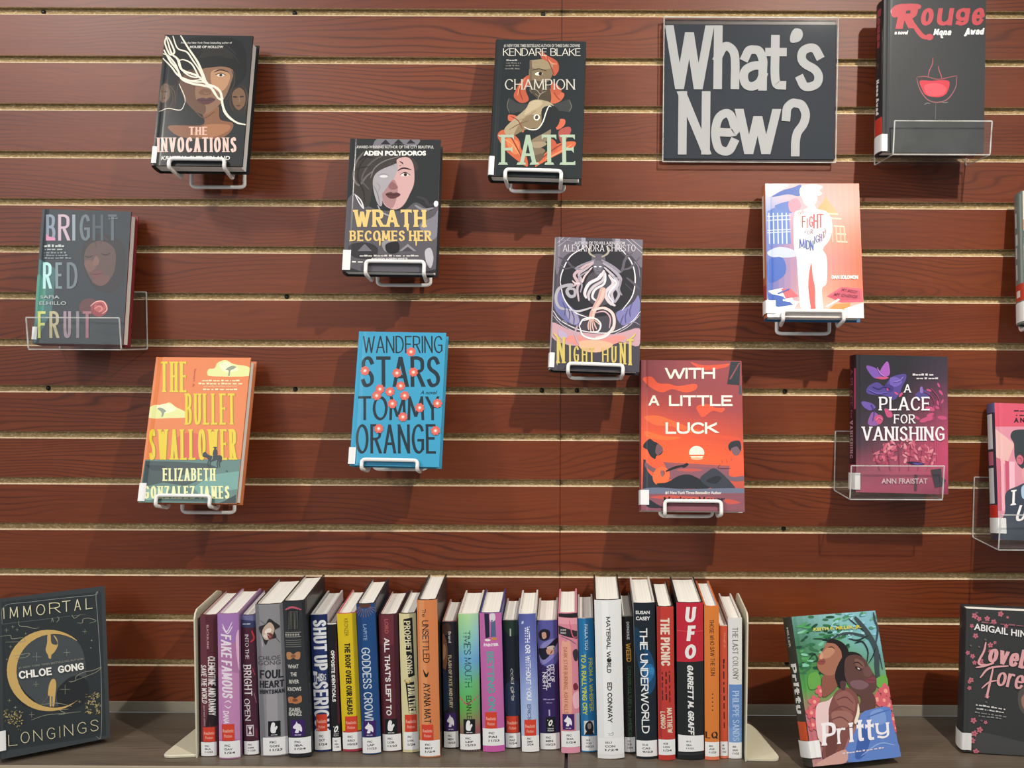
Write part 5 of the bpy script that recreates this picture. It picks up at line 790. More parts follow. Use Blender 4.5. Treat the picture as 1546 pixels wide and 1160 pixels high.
'K':{"v":[0.4635,-0.08,-0.7565,0.1443,0.2164,0.1268,0.0214,0.0019],"art":[["g",[["#2a2a2f","#2b2b30","#3a3440"],["#2b2a30","#2c2c31","#4a3a4a"],["#302d34","#353239","#7a4058"],["#3a343c","#4d3f48","#a04862"],["#4a3a44","#7a4656","#c04c6c"],["#8a4a58","#a85068","#b84a68"],["#b0506a","#a04660","#8a3a54"]]],["s","#7a55a8",[16.0,198.6,28.2,196.6,42.3,187.6,44.6,181.7,30.6,179.0,21.2,187.0]],["s","#a05cb0",[49.3,206.6,52.8,197.2,52.8,185.5,44.6,182.4,37.6,188.6,42.3,199.3]],["s","#c0527a",[30.6,180.2,44.6,182.4,51.6,180.7,42.3,177.7]],["s","#54478c",[18.8,165.8,32.9,173.2,44.6,166.5,49.3,173.6,58.7,183.3,77.4,187.3,78.6,179.1,72.7,167.2,68.0,155.3,58.6,145.7,44.6,152.4,25.9,153.1,16.5,156.3]],["s","#6f5cae",[54.0,180.8,65.7,181.1,72.7,174.2,63.3,166.9,54.0,169.0]],["s","#473a7c",[46.9,171.2,58.6,166.8,56.3,158.5,46.9,160.7]],["s","#6b55a2",[9.5,142.1,23.5,140.1,30.6,133.3,21.2,128.4,10.7,135.1]],["s","#8a5c9e",[18.9,111.9,25.9,126.1,35.2,121.7,42.2,112.6,32.9,105.3,21.2,105.0]],["s","#c0527a",[28.2,116.9,37.6,121.8,42.7,114.9,36.4,106.6]],["s","#c0527a",[44.6,131.3,53.9,129.2,57.4,120.0,49.2,118.6]],["s","#544a86",[93.7,156.0,105.5,163.3,117.1,156.6,107.7,149.3,96.0,149.0]],["s","#8a70b8",[100.8,165.6,104.3,168.0,105.4,158.6,101.2,158.5]],["e","#c0527a",49.3,163.1,3.29,1.38,-1.2],["e","#c0527a",63.3,156.4,3.75,1.58,-0.6],["e","#c0527a",70.3,154.2,4.69,1.97,-2.2],["e","#c0527a",114.8,162.4,4.22,1.77,-0.3],["e","#c0527a",130.1,171.0,3.75,1.58,-1.1],["e","#c0527a",133.5,159.4,4.69,1.97,-0.9],["e","#c0527a",117.0,133.2,7.98,3.35,-0.2],["e","#c0527a",107.6,115.4,7.98,3.35,-2.8],["e","#c0527a",117.0,123.8,6.1,2.56,0.3],["e","#c0527a",135.6,119.6,7.51,3.15,-0.1],["e","#c0527a",128.7,142.8,4.22,1.77,-1.3],["e","#c0527a",135.8,145.4,3.75,1.58,-2],["e","#c0527a",95.9,118.6,4.69,1.97,-0.5],["e","#c0527a",114.6,117.9,8.45,3.55,-2.9],["e","#c0527a",126.4,135.8,5.16,2.17,-0.3],["e","#a84a60",50.8,53.8,4.39,1.51,-0.06],["e","#c8687c",80.7,64.2,3.55,2.04,-0.83],["e","#b05068",44.7,53.0,5.91,1.44,-1.92],["e","#b05068",53.1,61.0,3.83,2.14,-2.2],["e","#c8687c",109.8,73.0,5.59,1.8,-1.16],["e","#d88a94",52.0,59.9,3.11,2.5,-2.6],["e","#d88a94",80.5,64.6,4.7,2.44,-2.54],["e","#d88a94",76.8,68.5,4.23,1.6,-0.92],["e","#c8687c",105.7,51.4,4.34,2.58,-1.56],["e","#b05068",90.1,76.0,6.09,1.64,-1.24],["e","#d88a94",47.6,69.2,3.42,1.92,-1.77],["e","#d88a94",88.8,60.3,3.15,1.48,-0.69],["e","#b05068",101.3,71.3,3.22,2.5,-0.87],["e","#c8687c",30.7,53.6,5.76,2.53,-2.2],["e","#d88a94",119.8,48.8,3.87,1.59,-1.96],["e","#c8687c",110.5,72.4,3.78,1.63,-1.33],["e","#b05068",41.3,60.6,3.9,1.42,-0.13],["e","#d88a94",44.4,70.9,6.09,2.08,-1.32],["e","#c8687c",48.0,75.4,3.01,1.47,-0.51],["e","#c8687c",92.8,57.9,4.61,2.09,-0.96],["e","#d88a94",31.6,60.8,5.36,1.89,-2.96],["e","#a84a60",73.8,62.2,4.43,1.66,-1.33],["e","#b05068",90.0,68.4,4.45,1.45,-0.76],["e","#b05068",51.4,58.3,4.19,1.72,-0.98],["e","#c8687c",113.3,59.7,6.07,1.88,-2.7],["e","#c8687c",90.7,78.2,4.44,1.52,-0.63],["e","#b05068",111.7,72.1,3.92,2.18,-2.4],["e","#b05068",89.6,78.9,4.97,2.21,-0.8],["e","#c8687c",116.3,69.1,5.64,1.74,-1.88],["e","#b05068",46.5,62.9,5.34,1.72,-2.57],["e","#a84a60",111.3,68.6,4.69,2.28,-2.78],["e","#b05068",49.1,46.3,2.86,2.44,-0.35],["e","#b05068",105.6,73.4,4.62,2.44,-0.61],["e","#a84a60",92.3,65.0,5.82,1.92,-0.24],["e","#d88a94",94.6,56.1,4.81,1.57,-1.09],["e","#c8687c",101.5,69.0,3.79,1.81,-0.22],["e","#b05068",119.8,58.6,5.4,1.77,-0.7],["e","#c8687c",74.7,83.5,3.07,2.48,-2.4],["e","#a84a60",63.2,82.7,5.63,2.32,-0.2],["e","#d88a94",112.3,56.8,5.87,1.97,-0.35],["e","#b05068",81.5,67.1,3.4,1.58,-1.48],["e","#c8687c",60.6,70.8,5.15,1.41,-0.94],["e","#a84a60",80.3,70.8,4.54,2.02,-1.23],["e","#b05068",56.2,60.0,6.05,2.14,-2.03],["e","#a84a60",86.4,64.9,5.39,2.07,-2.81],["e","#a84a60",76.6,69.4,4.1,1.7,-1.79],["e","#a84a60",122.3,54.7,3.09,1.58,-2.43],["e","#d88a94",45.2,73.6,3.46,2.34,-2.02],["e","#b05068",112.5,52.5,3.9,1.84,-0.52],["e","#c8687c",112.5,66.2,5.45,2.36,-2.86],["e","#a84a60",43.4,66.2,4.99,2.57,-0.23],["e","#b05068",116.6,69.2,4.96,2.2,-2.24],["e","#d88a94",87.3,79.7,5.62,2.21,-2.64],["e","#b05068",50.9,66.9,3.83,1.68,-0.98],["e","#a84a60",88.1,83.4,4.48,2.55,-0.94],["e","#d88a94",70.1,73.5,3.42,2.04,-2.08],["e","#a84a60",86.9,66.6,4.86,1.59,-0.2],["e","#d88a94",121.2,63.4,4.8,1.77,-0.27],["e","#a84a60",52.8,59.1,5.75,2.32,-0.45],["e","#c8687c",51.0,61.4,3.35,2.34,-2.04],["e","#d88a94",80.5,83.3,2.88,1.7,-2.25],["e","#c8687c",47.9,76.0,3.22,1.48,-2.98],["e","#b05068",55.8,78.2,5.22,2.18,-2.86],["e","#d88a94",112.1,68.7,5.1,2.26,-1.66],["e","#d88a94",76.2,58.4,4.41,1.49,-0.5],["e","#a84a60",111.7,58.7,4.58,1.76,-1.2],["e","#c8687c",44.5,50.8,3.73,2.2,-0.91],["e","#c8687c",103.5,54.0,5.6,2.37,-0.7],["e","#b05068",81.1,70.5,5.72,1.94,-2.2],["e","#a84a60",111.2,68.5,3.92,1.61,-1.59],["e","#d88a94",46.2,64.9,3.82,2.17,-2.69],["e","#b05068",85.5,51.4,3.66,2.41,-1.99],["e","#d88a94",57.6,78.9,5.47,1.51,-0.71],["e","#c8687c",58.4,54.7,4.8,2.03,-2.96],["e","#c8687c",61.9,53.8,4.45,2.05,-1.79],["e","#c8687c",52.1,58.2,3.92,2.11,-0.41],["e","#c8687c",57.7,69.2,3.05,1.67,-0.82],["e","#c8687c",119.3,64.9,2.85,2.23,-0.64],["e","#d88a94",52.0,73.4,5.5,1.76,-1.17],["e","#a84a60",85.9,51.2,4.44,1.48,-1.53],["e","#d88a94",76.8,73.0,5.41,2.23,-1.31],["e","#a84a60",44.9,47.9,5.88,1.73,-2.27],["e","#a84a60",67.1,74.2,3.87,2.14,-0.77],["e","#d88a94",77.0,50.7,4.82,2.2,-1.92],["e","#b05068",86.7,64.9,4.85,2.23,-2.8],["e","#a84a60",52.4,58.8,5.33,2.17,-0.02],["e","#c8687c",82.6,60.8,3.62,2.4,-0.34],["e","#b05068",120.9,55.2,5.8,1.5,-2.54],["e","#c8687c",45.3,70.0,5.3,2.35,-2.03],["e","#d88a94",53.3,70.4,5.23,2.31,-2.53],["e","#b05068",122.3,52.0,2.98,1.47,-0.48],["e","#d88a94",117.9,67.0,5.13,2.19,-2.53],["e","#b05068",38.2,54.5,4.1,2.11,-1.49],["e","#a84a60",59.1,67.3,5.57,2.3,-0.11],["e","#b05068",42.8,56.7,4.01,2.42,-2.82],["e","#c8687c",92.9,66.7,5.92,1.63,-1.04],["e","#c8687c",121.9,53.1,3.2,1.76,-2.07],["e","#c8687c",58.9,70.4,5.94,2.35,-2.41],["e","#a84a60",43.9,74.5,3.97,1.41,-2.09],["e","#a84a60",71.0,77.7,3.51,1.8,-1.79],["e","#b05068",33.4,49.3,6.01,2.03,-0.54],["e","#c8687c",87.0,73.8,5.2,1.43,-1.31],["e","#c8687c",104.6,56.3,3.26,2.12,-0.7],["e","#d88a94",98.9,70.1,3.37,1.81,-2.03],["e","#d88a94",80.2,83.3,3.66,1.8,-1.61],["e","#b05068",80.2,67.0,4.44,2.38,-0.22],["e","#b05068",88.1,60.3,3.29,2.24,-1.79],["e","#c8687c",33.1,62.5,5.15,1.46,-2.51],["e","#c8687c",42.5,55.1,3.79,2.44,-0.84],["e","#c8687c",89.6,77.6,5.73,1.75,-1.25],["l","#3f3a78",1.88,[25.9,166.0,35.2,162.7,44.6,166.5,54.0,163.2]],["l","#6d60b4",1.64,[18.8,161.1,32.9,155.6,49.3,157.2]],["l","#8a78c4",1.64,[58.7,173.9,68.0,176.5,73.9,182.5]],["l","#4a3f80",1.64,[23.5,137.8,28.2,126.2,25.9,112.1]],["l","#8a3f60",1.41,[105.4,161.0,119.4,152.0,124.0,133.4,119.3,114.5]],["l","#a04c70",1.17,[117.2,166.0,128.8,152.2,133.4,133.6]],["l","#7a3a5c",1.41,[96.0,146.7,107.7,142.3,117.1,144.9]],["l","#c48ad0",1.17,[32.9,196.7,37.6,187.4,44.6,182.4]],["l","#e08aa8",1.17,[30.6,112.3,35.2,117.0,41.3,114.4]],["l","#8a3c54",1.17,[37.5,33.4,30.6,51.8,25.3,70.2]],["l","#8a3c54",1.17,[53.8,33.8,50.1,52.3,47.3,70.8]],["l","#8a3c54",1.17,[67.8,34.2,66.9,52.7,66.2,71.3]],["l","#8a3c54",1.17,[81.7,34.6,83.6,53.1,85.1,71.7]],["l","#8a3c54",1.17,[95.6,34.9,100.4,53.6,103.9,72.2]],["l","#8a3c54",1.17,[109.6,35.3,117.1,54.0,122.8,72.7]],["s","#2e2a3e",[79.4,48.4,91.0,49.8,107.3,46.8,93.4,44.6]],["s","#5a4a90",[88.7,47.9,100.3,47.8,105.0,46.3,93.4,45.0]],["p","#3c3440",[116.6,37.8,132.9,40.5,135.0,12.8,123.4,10.2]],["p","#33303a",[135.1,26.7,139.7,22.2,136.2,12.8,133.9,15.1]],["p","#4d3642",[91.0,30.2,95.6,29.1,94.4,4.8,90.9,4.8]],["l","#c85a80",1.41,[127.4,100.8,127.1,45.0]],["l","#d8688c",1.17,[123.8,96.0,124.1,47.2]],["t",["D"],"#cfc9cc","\"Atmospheric and rich,",[88.7,184.5,122.4,185.4,88.7,188.8]],["t",["D"],"#cfc9cc","lyrical and chilling.\"",[94.7,179.0,129.4,179.9,94.8,182.8]],["t",["K",0.15,0.09,0.06,0.0,20],"#e9e3e6","A",[74.5,157.8,86.2,158.1,74.6,171.0]],["t",["K",0.15,0.09,0.06,0.0,20],"#e9e3e6","PLACE",[35.2,128.7,116.1,130.8,35.2,149.8]],["t",["K",0.15,0.09,0.06,0.0,20],"#e9e3e6","FOR",[58.6,108.8,92.6,109.7,58.6,122.8]],["t",["K",0.15,0.09,0.06,0.0,20],"#e9e3e6","VANISHING",[8.7,80.5,139.2,83.8,8.6,102.4]],["t",["B",0.02,0.0],"#dcb9c2","ANN FRAISTAT",[39.4,14.0,111.4,15.9,39.4,22.4]]]},
'L':{"v":[0.7153,-0.085,-0.4912,0.145,0.2117,0.1929,0.037,-0.0476],"art":[["bg","#8f9a94"],["p","#c9c2b4",[0.4,211.2,25.7,212.0,24.7,165.4,-0.4,164.6]],["p","#cc7a4a",[0.2,164.6,24.7,163.2,24.3,147.6,-0.1,148.5]],["p","#3b4044",[0.3,146.8,24.3,146.5,23.8,121.0,0.4,122.4]],["p","#b86a62",[0.4,119.1,23.8,121.0,21.9,33.4,0.1,36.9]]]},
'M':{"v":[0.6888,-0.08,-0.8306,0.145,0.2166,0.2043,0.0274,-0.0367],"art":[["bg","#d890a0"],["p","#d4586e",[0.3,216.6,130.6,221.1,128.9,182.6,-0.2,178.0]],["p","#e2b3ae",[0.1,174.7,29.4,151.6,15.3,116.3,-0.8,130.9]],["p","#c86a7e",[-0.3,128.7,7.1,126.8,6.6,44.9,-1.9,44.6]],["p","#e9a8b4",[7.1,126.8,11.4,125.9,10.9,45.1,6.6,44.9]],["p","#c25a72",[13.5,124.9,19.8,123.0,18.5,51.8,13.0,45.2]],["p","#e8b8c4",[19.8,123.0,28.4,123.3,27.0,52.1,18.5,51.8]],["s","#3b4145",[23.3,162.4,27.9,172.4,43.0,175.1,64.3,172.6,71.6,140.1,62.1,113.7,45.0,110.9,34.5,117.0,28.7,132.0,28.3,151.6]],["s","#c86a7c",[31.8,129.9,37.3,134.5,42.4,128.1,38.9,119.3,32.6,121.3]],["l","#8a3448",1.07,[33.9,128.9,38.2,129.1,39.0,122.6]],["s","#dca09c",[40.8,112.9,62.3,118.0,65.7,96.6,48.4,87.3,40.2,95.6]],["s","#3f4654",[12.8,73.0,31.3,84.5,50.6,91.7,82.2,86.4,102.0,55.0,99.9,4.9,1.0,0.9,10.8,42.9]],["s","#a8c4d8",[37.6,82.6,48.4,89.4,52.0,70.2,39.1,65.4]],["t",["D"],"#3a2a30","AUTHOR OF",[30.1,203.1,57.0,204.0,30.2,206.2]],["t",["D"],"#3a2a30","A MAKE-UP",[33.0,196.1,56.7,196.9,33.1,199.2]],["t",["B",0.05,0.0],"#2b2024","A N",[29.4,185.4,46.0,186.0,29.7,193.3]],["t",["K",0.16,0.11,0.12,0.1,20],"#efeae8","I",[20.0,54.0,30.3,55.5,19.4,77.6]],["t",["K",0.16,0.12,0,0.25,20],"#efeae8","Un",[25.1,29.7,59.0,32.1,27.7,54.3]]]},
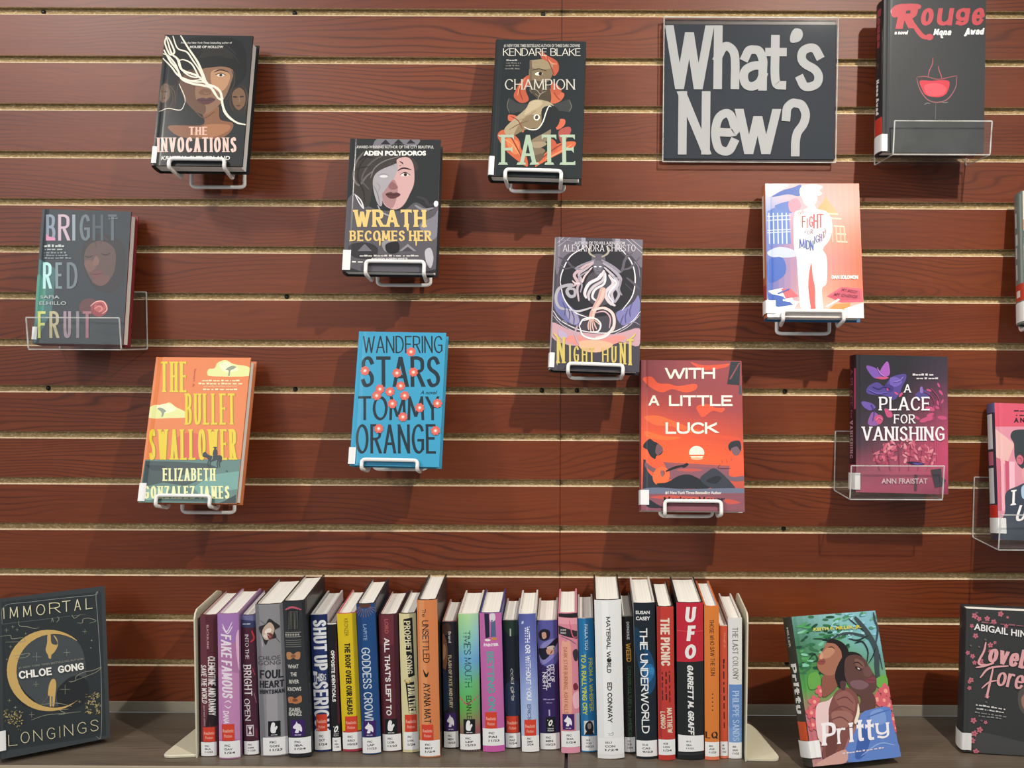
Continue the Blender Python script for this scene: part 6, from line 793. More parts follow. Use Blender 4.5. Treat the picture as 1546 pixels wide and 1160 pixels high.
'N':{"v":[-0.8124,-0.1896,-1.1377,0.142,0.2307,0.249,-0.0028,0.5346],"art":[["bg","#3a3f41"],["p","#2e3335",[4.4,225.7,136.7,222.4,136.5,4.3,3.1,11.3]],["l","#8f9490",0.68,[4.3,192.9,7.6,218.9,41.8,220.3,124.6,218.3,129.2,212.8,132.4,94.6,129.6,8.3,122.6,6.0]],["l","#7b807d",0.68,[4.3,192.9,114.3,190.8]],["s","#454b4e",[29.5,163.7,67.6,167.6,101.5,151.7,112.0,113.8,106.2,73.9,71.7,60.5,38.8,77.0,22.1,114.9]],["s","#26292c",[72.2,80.5,83.9,95.9,97.7,101.0,111.4,93.3,115.4,72.1,103.3,54.2,78.3,54.2]],["s","#26292c",[21.9,105.0,32.4,88.2,47.4,67.9,29.9,68.9,19.3,85.8]],["p","#c9a765",[101.3,153.4,94.7,160.2,87.3,165.9,79.4,170.4,71.1,173.6,62.7,175.4,54.4,175.8,46.3,174.7,38.7,172.3,31.6,168.6,25.3,163.6,19.9,157.6,15.5,150.6,12.3,142.9,10.2,134.5,9.3,125.7,9.6,116.7,11.1,107.7,13.8,98.8,17.6,90.4,22.5,82.4,28.3,75.2,34.9,68.8,42.1,63.5,49.9,59.4,58.0,56.5,66.3,54.9,74.5,54.7,82.6,55.9,90.2,58.5,97.2,62.5,100.7,64.9,93.9,61.4,86.6,59.2,79.0,58.3,71.1,58.8,63.3,60.7,55.7,63.9,48.5,68.3,41.8,73.7,35.9,80.2,30.8,87.4,26.8,95.2,23.8,103.5,22.0,112.1,21.3,120.6,21.9,129.0,23.6,137.0,26.6,144.5,30.6,151.2,35.6,157.0,41.6,161.7,48.3,165.2,55.6,167.5,63.3,168.3,71.2,167.8,79.2,165.9,86.9,162.6,94.3,158.1,101.1,152.4]],["s","#c9a765",[62.6,168.4,66.4,168.3,67.3,154.8,74.0,151.1,75.2,154.8,70.2,165.8,74.2,161.3,75.8,150.8,71.4,141.4,66.8,137.1,66.2,132.1,63.3,133.1,62.3,137.8,59.4,146.0,61.6,155.8]],["s","#c9a765",[65.9,100.5,70.0,101.0,72.0,93.1,70.3,75.8,68.6,62.4,66.3,62.6,66.7,75.3,65.3,75.5,65.0,62.8,62.8,63.3,63.1,77.2,60.9,78.9,62.4,92.4]],["l","#8a7f62",0.68,[61.3,77.6,52.9,68.0]],["l","#a9a994",0.68,[15.7,187.3,20.1,186.6]],["l","#a9a994",0.68,[18.0,189.5,17.9,184.5]],["l","#a9a994",0.68,[21.3,182.2,25.3,181.5]],["l","#a9a994",0.68,[23.3,184.1,23.3,179.6]],["l","#a9a994",0.68,[7.2,183.7,12.4,182.8]],["l","#a9a994",0.68,[9.8,186.3,9.7,180.2]],["l","#a9a994",0.68,[32.8,174.5,35.5,174.1]],["l","#a9a994",0.68,[34.2,175.8,34.1,172.8]],["l","#a9a994",0.68,[12.6,158.5,16.5,157.8]],["l","#a9a994",0.68,[14.6,160.4,14.5,155.9]],["l","#a9a994",0.68,[8.4,141.0,10.6,140.6]],["l","#a9a994",0.68,[9.5,142.0,9.5,139.6]],["l","#a9a994",0.68,[109.3,165.4,115.4,164.5]],["l","#a9a994",0.68,[112.5,168.3,112.3,161.6]],["l","#a9a994",0.68,[119.9,149.9,122.7,149.5]],["l","#a9a994",0.68,[121.3,151.2,121.2,148.1]],["l","#a9a994",0.68,[118.6,139.0,120.9,138.6]],["l","#a9a994",0.68,[119.8,140.1,119.7,137.5]],["l","#a9a994",0.68,[42.1,138.8,53.6,136.8]],["l","#a9a994",0.68,[47.9,144.4,47.7,131.3]],["l","#a9a994",0.68,[82.7,138.1,91.8,136.6]],["l","#a9a994",0.68,[87.4,142.5,87.1,132.3]],["l","#a9a994",0.68,[77.2,84.5,89.9,82.1]],["l","#a9a994",0.68,[83.7,90.4,83.4,76.3]],["l","#a9a994",0.68,[42.3,98.7,49.4,97.4]],["l","#a9a994",0.68,[45.9,102.0,45.7,94.1]],["l","#a9a994",0.68,[9.6,81.5,13.9,80.7]],["l","#a9a994",0.68,[11.8,83.5,11.7,78.7]],["l","#a9a994",0.68,[17.1,70.2,21.0,69.4]],["l","#a9a994",0.68,[19.1,72.0,19.0,67.6]],["l","#a9a994",0.68,[100.3,61.9,104.4,61.0]],["l","#a9a994",0.68,[102.4,63.7,102.3,59.2]],["l","#a9a994",0.68,[35.9,55.8,42.9,54.4]],["l","#a9a994",0.68,[39.5,59.1,39.3,51.2]],["l","#9c9c8a",0.68,[1.4,175.3,14.4,175.0,16.5,169.6,29.6,168.7,31.7,163.3,7.8,166.0]],["l","#9c9c8a",0.68,[18.2,144.3,38.0,144.6,33.5,139.8,20.3,140.1]],["l","#9c9c8a",0.68,[102.3,179.6,109.3,178.5,110.6,184.0,118.8,184.1,128.1,178.7,118.6,176.2]],["l","#9c9c8a",0.68,[88.4,93.8,97.5,93.4,98.8,99.5,109.4,104.0,121.0,104.4,132.9,106.9,125.6,101.0,111.5,97.2,90.6,92.1]],["l","#9c9c8a",0.68,[25.7,194.6,26.7,186.9,36.6,184.0,45.4,180.1,52.1,180.3]],["l","#9c9c8a",0.68,[95.7,192.8,99.0,187.1,107.3,191.8]],["l","#9c9c8a",0.68,[51.8,67.0,71.8,65.5,91.9,56.5]],["l","#9c9c8a",0.68,[38.2,47.5,58.0,50.8,82.6,48.3,103.1,46.7]],["l","#9c9c8a",0.68,[73.6,47.6,82.6,48.3,76.0,54.6,87.3,53.6]],["l","#9c9c8a",0.68,[68.0,185.5,69.5,191.7,70.7,185.6]],["l","#9c9c8a",0.68,[74.8,184.4,78.3,189.0,76.2,193.2]],["e","#5c573f",5.0,59.0,1.59,0.68,-0.22],["e","#6a6448",119.2,68.7,1.81,0.68,-2.37],["e","#a89a68",5.8,67.5,1.59,0.68,-2.87],["e","#b7a873",126.6,63.2,1.81,0.68,-2.77],["e","#8a805e",27.5,60.7,1.59,0.68,-2.87],["e","#8f8560",120.4,53.7,1.81,0.68,-0.28],["e","#a89a68",19.1,47.5,1.59,0.68,-0.6],["e","#8f8560",124.3,68.3,1.81,0.68,-0.19],["e","#8a805e",14.8,64.3,1.59,0.68,-2.89],["e","#b7a873",120.4,54.1,1.81,0.68,-0.83],["e","#a89a68",18.2,62.9,1.59,0.68,-1.87],["e","#8f8560",122.6,70.6,1.81,0.68,-2.3],["e","#5c573f",17.1,55.2,1.59,0.68,-1.78],["e","#6a6448",129.6,64.3,1.81,0.68,-1.61],["e","#8a805e",10.4,53.5,1.59,0.68,-2.94],["e","#8f8560",129.8,50.0,1.81,0.68,-1.74],["e","#a89a68",17.8,61.1,1.59,0.68,-2.05],["e","#6a6448",124.0,38.8,1.81,0.68,-2.83],["e","#5c573f",8.7,67.0,1.59,0.68,-2.55],["e","#b7a873",124.1,52.7,1.81,0.68,-0.88],["e","#5c573f",13.0,51.0,1.59,0.68,-0.29],["e","#b7a873",114.4,42.7,1.81,0.68,-2.5],["e","#5c573f",9.0,68.5,1.59,0.68,-0.1],["e","#8f8560",110.0,44.6,1.81,0.68,-2.63],["e","#8a805e",20.3,60.1,1.59,0.68,-1.12],["e","#b7a873",123.0,57.8,1.81,0.68,-1.32],["e","#8a805e",21.4,56.5,1.59,0.68,-1.03],["e","#6a6448",111.4,66.8,1.81,0.68,-0.01],["e","#a89a68",27.2,49.4,1.59,0.68,-0.13],["e","#b7a873",114.7,59.9,1.81,0.68,-1.05],["e","#5c573f",20.4,64.9,1.59,0.68,-0.29],["e","#6a6448",118.0,64.5,1.81,0.68,-2.81],["e","#5c573f",14.4,48.4,1.59,0.68,-0.47],["e","#8f8560",119.0,54.0,1.81,0.68,-0.28],["e","#5c573f",7.3,68.6,1.59,0.68,-2.21],["e","#6a6448",124.7,41.0,1.81,0.68,-1.2],["e","#a89a68",11.7,48.5,1.59,0.68,-0.31],["e","#b7a873",127.9,40.4,1.81,0.68,-2.49],["e","#a89a68",20.8,52.9,1.59,0.68,-1.1],["e","#8f8560",114.3,44.1,1.81,0.68,-2.77],["e","#8a805e",11.3,60.8,1.59,0.68,-1.56],["e","#b7a873",125.2,43.2,1.81,0.68,-0.71],["e","#a89a68",9.0,58.2,1.59,0.68,-1.06],["e","#b7a873",118.6,57.6,1.81,0.68,-0.37],["e","#a89a68",24.5,62.3,1.59,0.68,-1.29],["e","#b7a873",116.9,42.7,1.81,0.68,-0.84],["e","#5c573f",8.1,61.9,1.59,0.68,-1.62],["e","#6a6448",128.4,39.2,1.81,0.68,-2.32],["e","#5c573f",22.4,37.6,1.59,0.68,-2.22],["e","#8f8560",117.0,55.0,1.81,0.68,-2.23],["e","#a89a68",20.0,58.2,1.59,0.68,-2.08],["e","#8f8560",127.5,52.0,1.81,0.68,-1.38],["e","#8a805e",20.2,49.5,1.59,0.68,-0.13],["e","#8f8560",126.0,44.5,1.81,0.68,-0.95],["e","#8a805e",12.2,57.2,1.59,0.68,-0.82],["e","#6a6448",111.8,70.7,1.81,0.68,-0.33],["e","#5c573f",21.5,57.7,1.59,0.68,-2.39],["e","#8f8560",111.4,52.6,1.81,0.68,-0.59],["e","#8a805e",24.0,49.0,1.59,0.68,-0.66],["e","#6a6448",110.5,57.1,1.81,0.68,-0.8],["e","#5c573f",14.1,64.7,1.59,0.68,-1.98],["e","#6a6448",123.8,50.0,1.81,0.68,-0.29],["e","#a89a68",24.3,53.6,1.59,0.68,-0.17],["e","#b7a873",126.0,67.8,1.81,0.68,-0.74],["e","#8a805e",15.9,56.9,1.59,0.68,-2.83],["e","#8f8560",124.9,46.5,1.81,0.68,-2.54],["e","#a89a68",20.9,42.3,1.59,0.68,-2.2],["e","#b7a873",120.4,58.7,1.81,0.68,-0.32],["e","#5c573f",8.3,66.9,1.59,0.68,-1.6],["e","#6a6448",128.5,53.9,1.81,0.68,-1.1],["e","#a89a68",17.6,59.7,1.59,0.68,-0.75],["e","#b7a873",121.7,62.0,1.81,0.68,-1.69],["e","#a89a68",24.7,54.8,1.59,0.68,-2.43],["e","#8f8560",113.0,46.8,1.81,0.68,-2.08],["e","#a89a68",13.6,53.9,1.59,0.68,-0.55],["e","#8f8560",126.0,51.4,1.81,0.68,-1.62],["e","#8a805e",6.6,64.2,1.59,0.68,-1.52],["e","#8f8560",123.3,49.1,1.81,0.68,-0.84],["e","#8a805e",23.3,42.5,1.59,0.68,-0.35],["e","#b7a873",115.3,58.9,1.81,0.68,-2.73],["e","#a89a68",5.1,62.5,1.59,0.68,-2.43],["e","#b7a873",124.6,50.4,1.81,0.68,-1.03],["e","#5c573f",20.9,59.5,1.59,0.68,-2.89],["e","#6a6448",113.2,47.3,1.81,0.68,-2.2],["e","#a89a68",25.9,56.7,1.59,0.68,-1.4],["e","#8f8560",121.0,66.8,1.81,0.68,-2.44],["e","#a89a68",17.8,54.6,1.59,0.68,-1.35],["e","#b7a873",116.2,41.8,1.81,0.68,-2.28],["e","#5c573f",6.7,60.0,1.59,0.68,-0.78],["e","#b7a873",112.3,51.0,1.81,0.68,-1.32],["e","#a89a68",26.5,45.4,1.59,0.68,-1.47],["e","#6a6448",129.6,66.5,1.81,0.68,-2.24],["e","#8a805e",7.2,63.9,1.59,0.68,-0.48],["e","#6a6448",120.5,65.3,1.81,0.68,-1.45],["e","#8a805e",5.8,66.9,1.59,0.68,-1.2],["e","#b7a873",113.6,57.0,1.81,0.68,-1.38],["e","#8a805e",13.6,59.6,1.59,0.68,-2.09],["e","#8f8560",110.8,50.8,1.81,0.68,-2.34],["e","#8a805e",17.1,46.5,1.59,0.68,-1.59],["e","#8f8560",116.5,46.8,1.81,0.68,-0.38],["e","#5c573f",6.0,53.1,1.59,0.68,-2.4],["e","#6a6448",115.2,57.7,1.81,0.68,-1.73],["e","#5c573f",13.7,65.0,1.59,0.68,-1.22],["e","#b7a873",115.5,66.5,1.81,0.68,-2.78],["e","#a89a68",14.9,58.1,1.59,0.68,-0.31],["e","#b7a873",125.7,65.2,1.81,0.68,-2.75],["e","#5c573f",19.9,61.0,1.59,0.68,-2.01],["e","#b7a873",127.0,68.6,1.81,0.68,-2.14],["e","#8a805e",19.0,60.2,1.59,0.68,-1.29],["e","#8f8560",115.9,66.5,1.81,0.68,-0.33],["e","#5c573f",25.3,36.0,1.59,0.68,-1.67],["e","#8f8560",128.0,42.4,1.81,0.68,-1.9],["e","#a89a68",10.6,50.4,1.59,0.68,-2.71],["e","#6a6448",118.4,42.3,1.81,0.68,-0.76],["e","#a89a68",10.8,60.9,1.59,0.68,-1.83],["e","#8f8560",118.9,62.7,1.81,0.68,-0.71],["e","#a89a68",7.2,58.7,1.59,0.68,-0.83],["e","#6a6448",128.3,65.5,1.81,0.68,-1.31],["e","#a89a68",15.3,50.6,1.59,0.68,-2.64],["e","#b7a873",113.1,44.4,1.81,0.68,-0.52],["t",["K",0.07,0.07,0.0,0.0,20],"#dcd6b0","I",[6.2,199.7,7.9,200.9,6.0,215.9]],["t",["K",0.07,0.07,0.0,0.0,20],"#dcd6b0","M",[14.4,199.9,25.0,199.8,14.3,216.1]],["t",["K",0.07,0.07,0.0,0.0,20],"#dcd6b0","M",[31.6,199.3,42.2,199.2,31.4,215.6]],["t",["K",0.07,0.07,0.0,0.0,20],"#dcd6b0","O",[48.5,198.8,60.2,198.5,48.4,215.2]],["t",["K",0.07,0.07,0.0,0.0,20],"#dcd6b0","R",[65.6,198.7,80.6,198.0,65.5,215.3]],["t",["K",0.07,0.07,0.0,0.0,20],"#dcd6b0","T",[82.9,198.7,94.0,198.6,82.9,215.3]],["t",["K",0.07,0.07,0.0,0.0,20],"#dcd6b0","A",[99.1,198.3,108.0,198.6,99.1,215.1]],["t",["K",0.07,0.07,0.0,0.0,20],"#dcd6b0","L",[114.5,198.1,124.0,198.3,114.6,214.9]],["t",["K",0.06,0.06,0.0,0.0,20],"#c9c2a0","L",[9.5,16.8,20.6,15.8,9.4,32.8]],["t",["K",0.06,0.06,0.0,0.0,20],"#c9c2a0","O",[25.0,17.1,36.2,16.1,24.8,33.2]],["t",["K",0.06,0.06,0.0,0.0,20],"#c9c2a0","N",[41.0,16.5,52.4,15.5,40.9,32.7]],["t",["K",0.06,0.06,0.0,0.0,20],"#c9c2a0","G",[58.1,15.7,68.7,14.9,58.0,32.0]],["t",["K",0.06,0.06,0.0,0.0,20],"#c9c2a0","I",[74.1,14.2,75.9,15.3,74.0,30.6]],["t",["K",0.06,0.06,0.0,0.0,20],"#c9c2a0","N",[80.4,15.3,92.5,14.2,80.4,31.8]],["t",["K",0.06,0.06,0.0,0.0,20],"#c9c2a0","G",[98.0,15.0,109.9,14.0,98.0,31.6]],["t",["K",0.06,0.06,0.0,0.0,20],"#c9c2a0","S",[115.4,14.8,126.5,14.0,115.5,31.5]],["t",["B",0.0,0.0],"#8f8f84","#1 NEW YORK TIMES BESTSELLING AUTHOR",[24.0,123.8,109.5,122.4,23.6,127.1]],["t",["K",0.2,0.18,0.0,0.0,20],"#f2efe6","CHLOE",[24.6,109.5,67.0,107.9,23.9,120.8]],["t",["K",0.2,0.18,0.0,0.0,20],"#f2efe6","GONG",[75.1,108.7,109.5,108.0,74.5,119.4]]]},
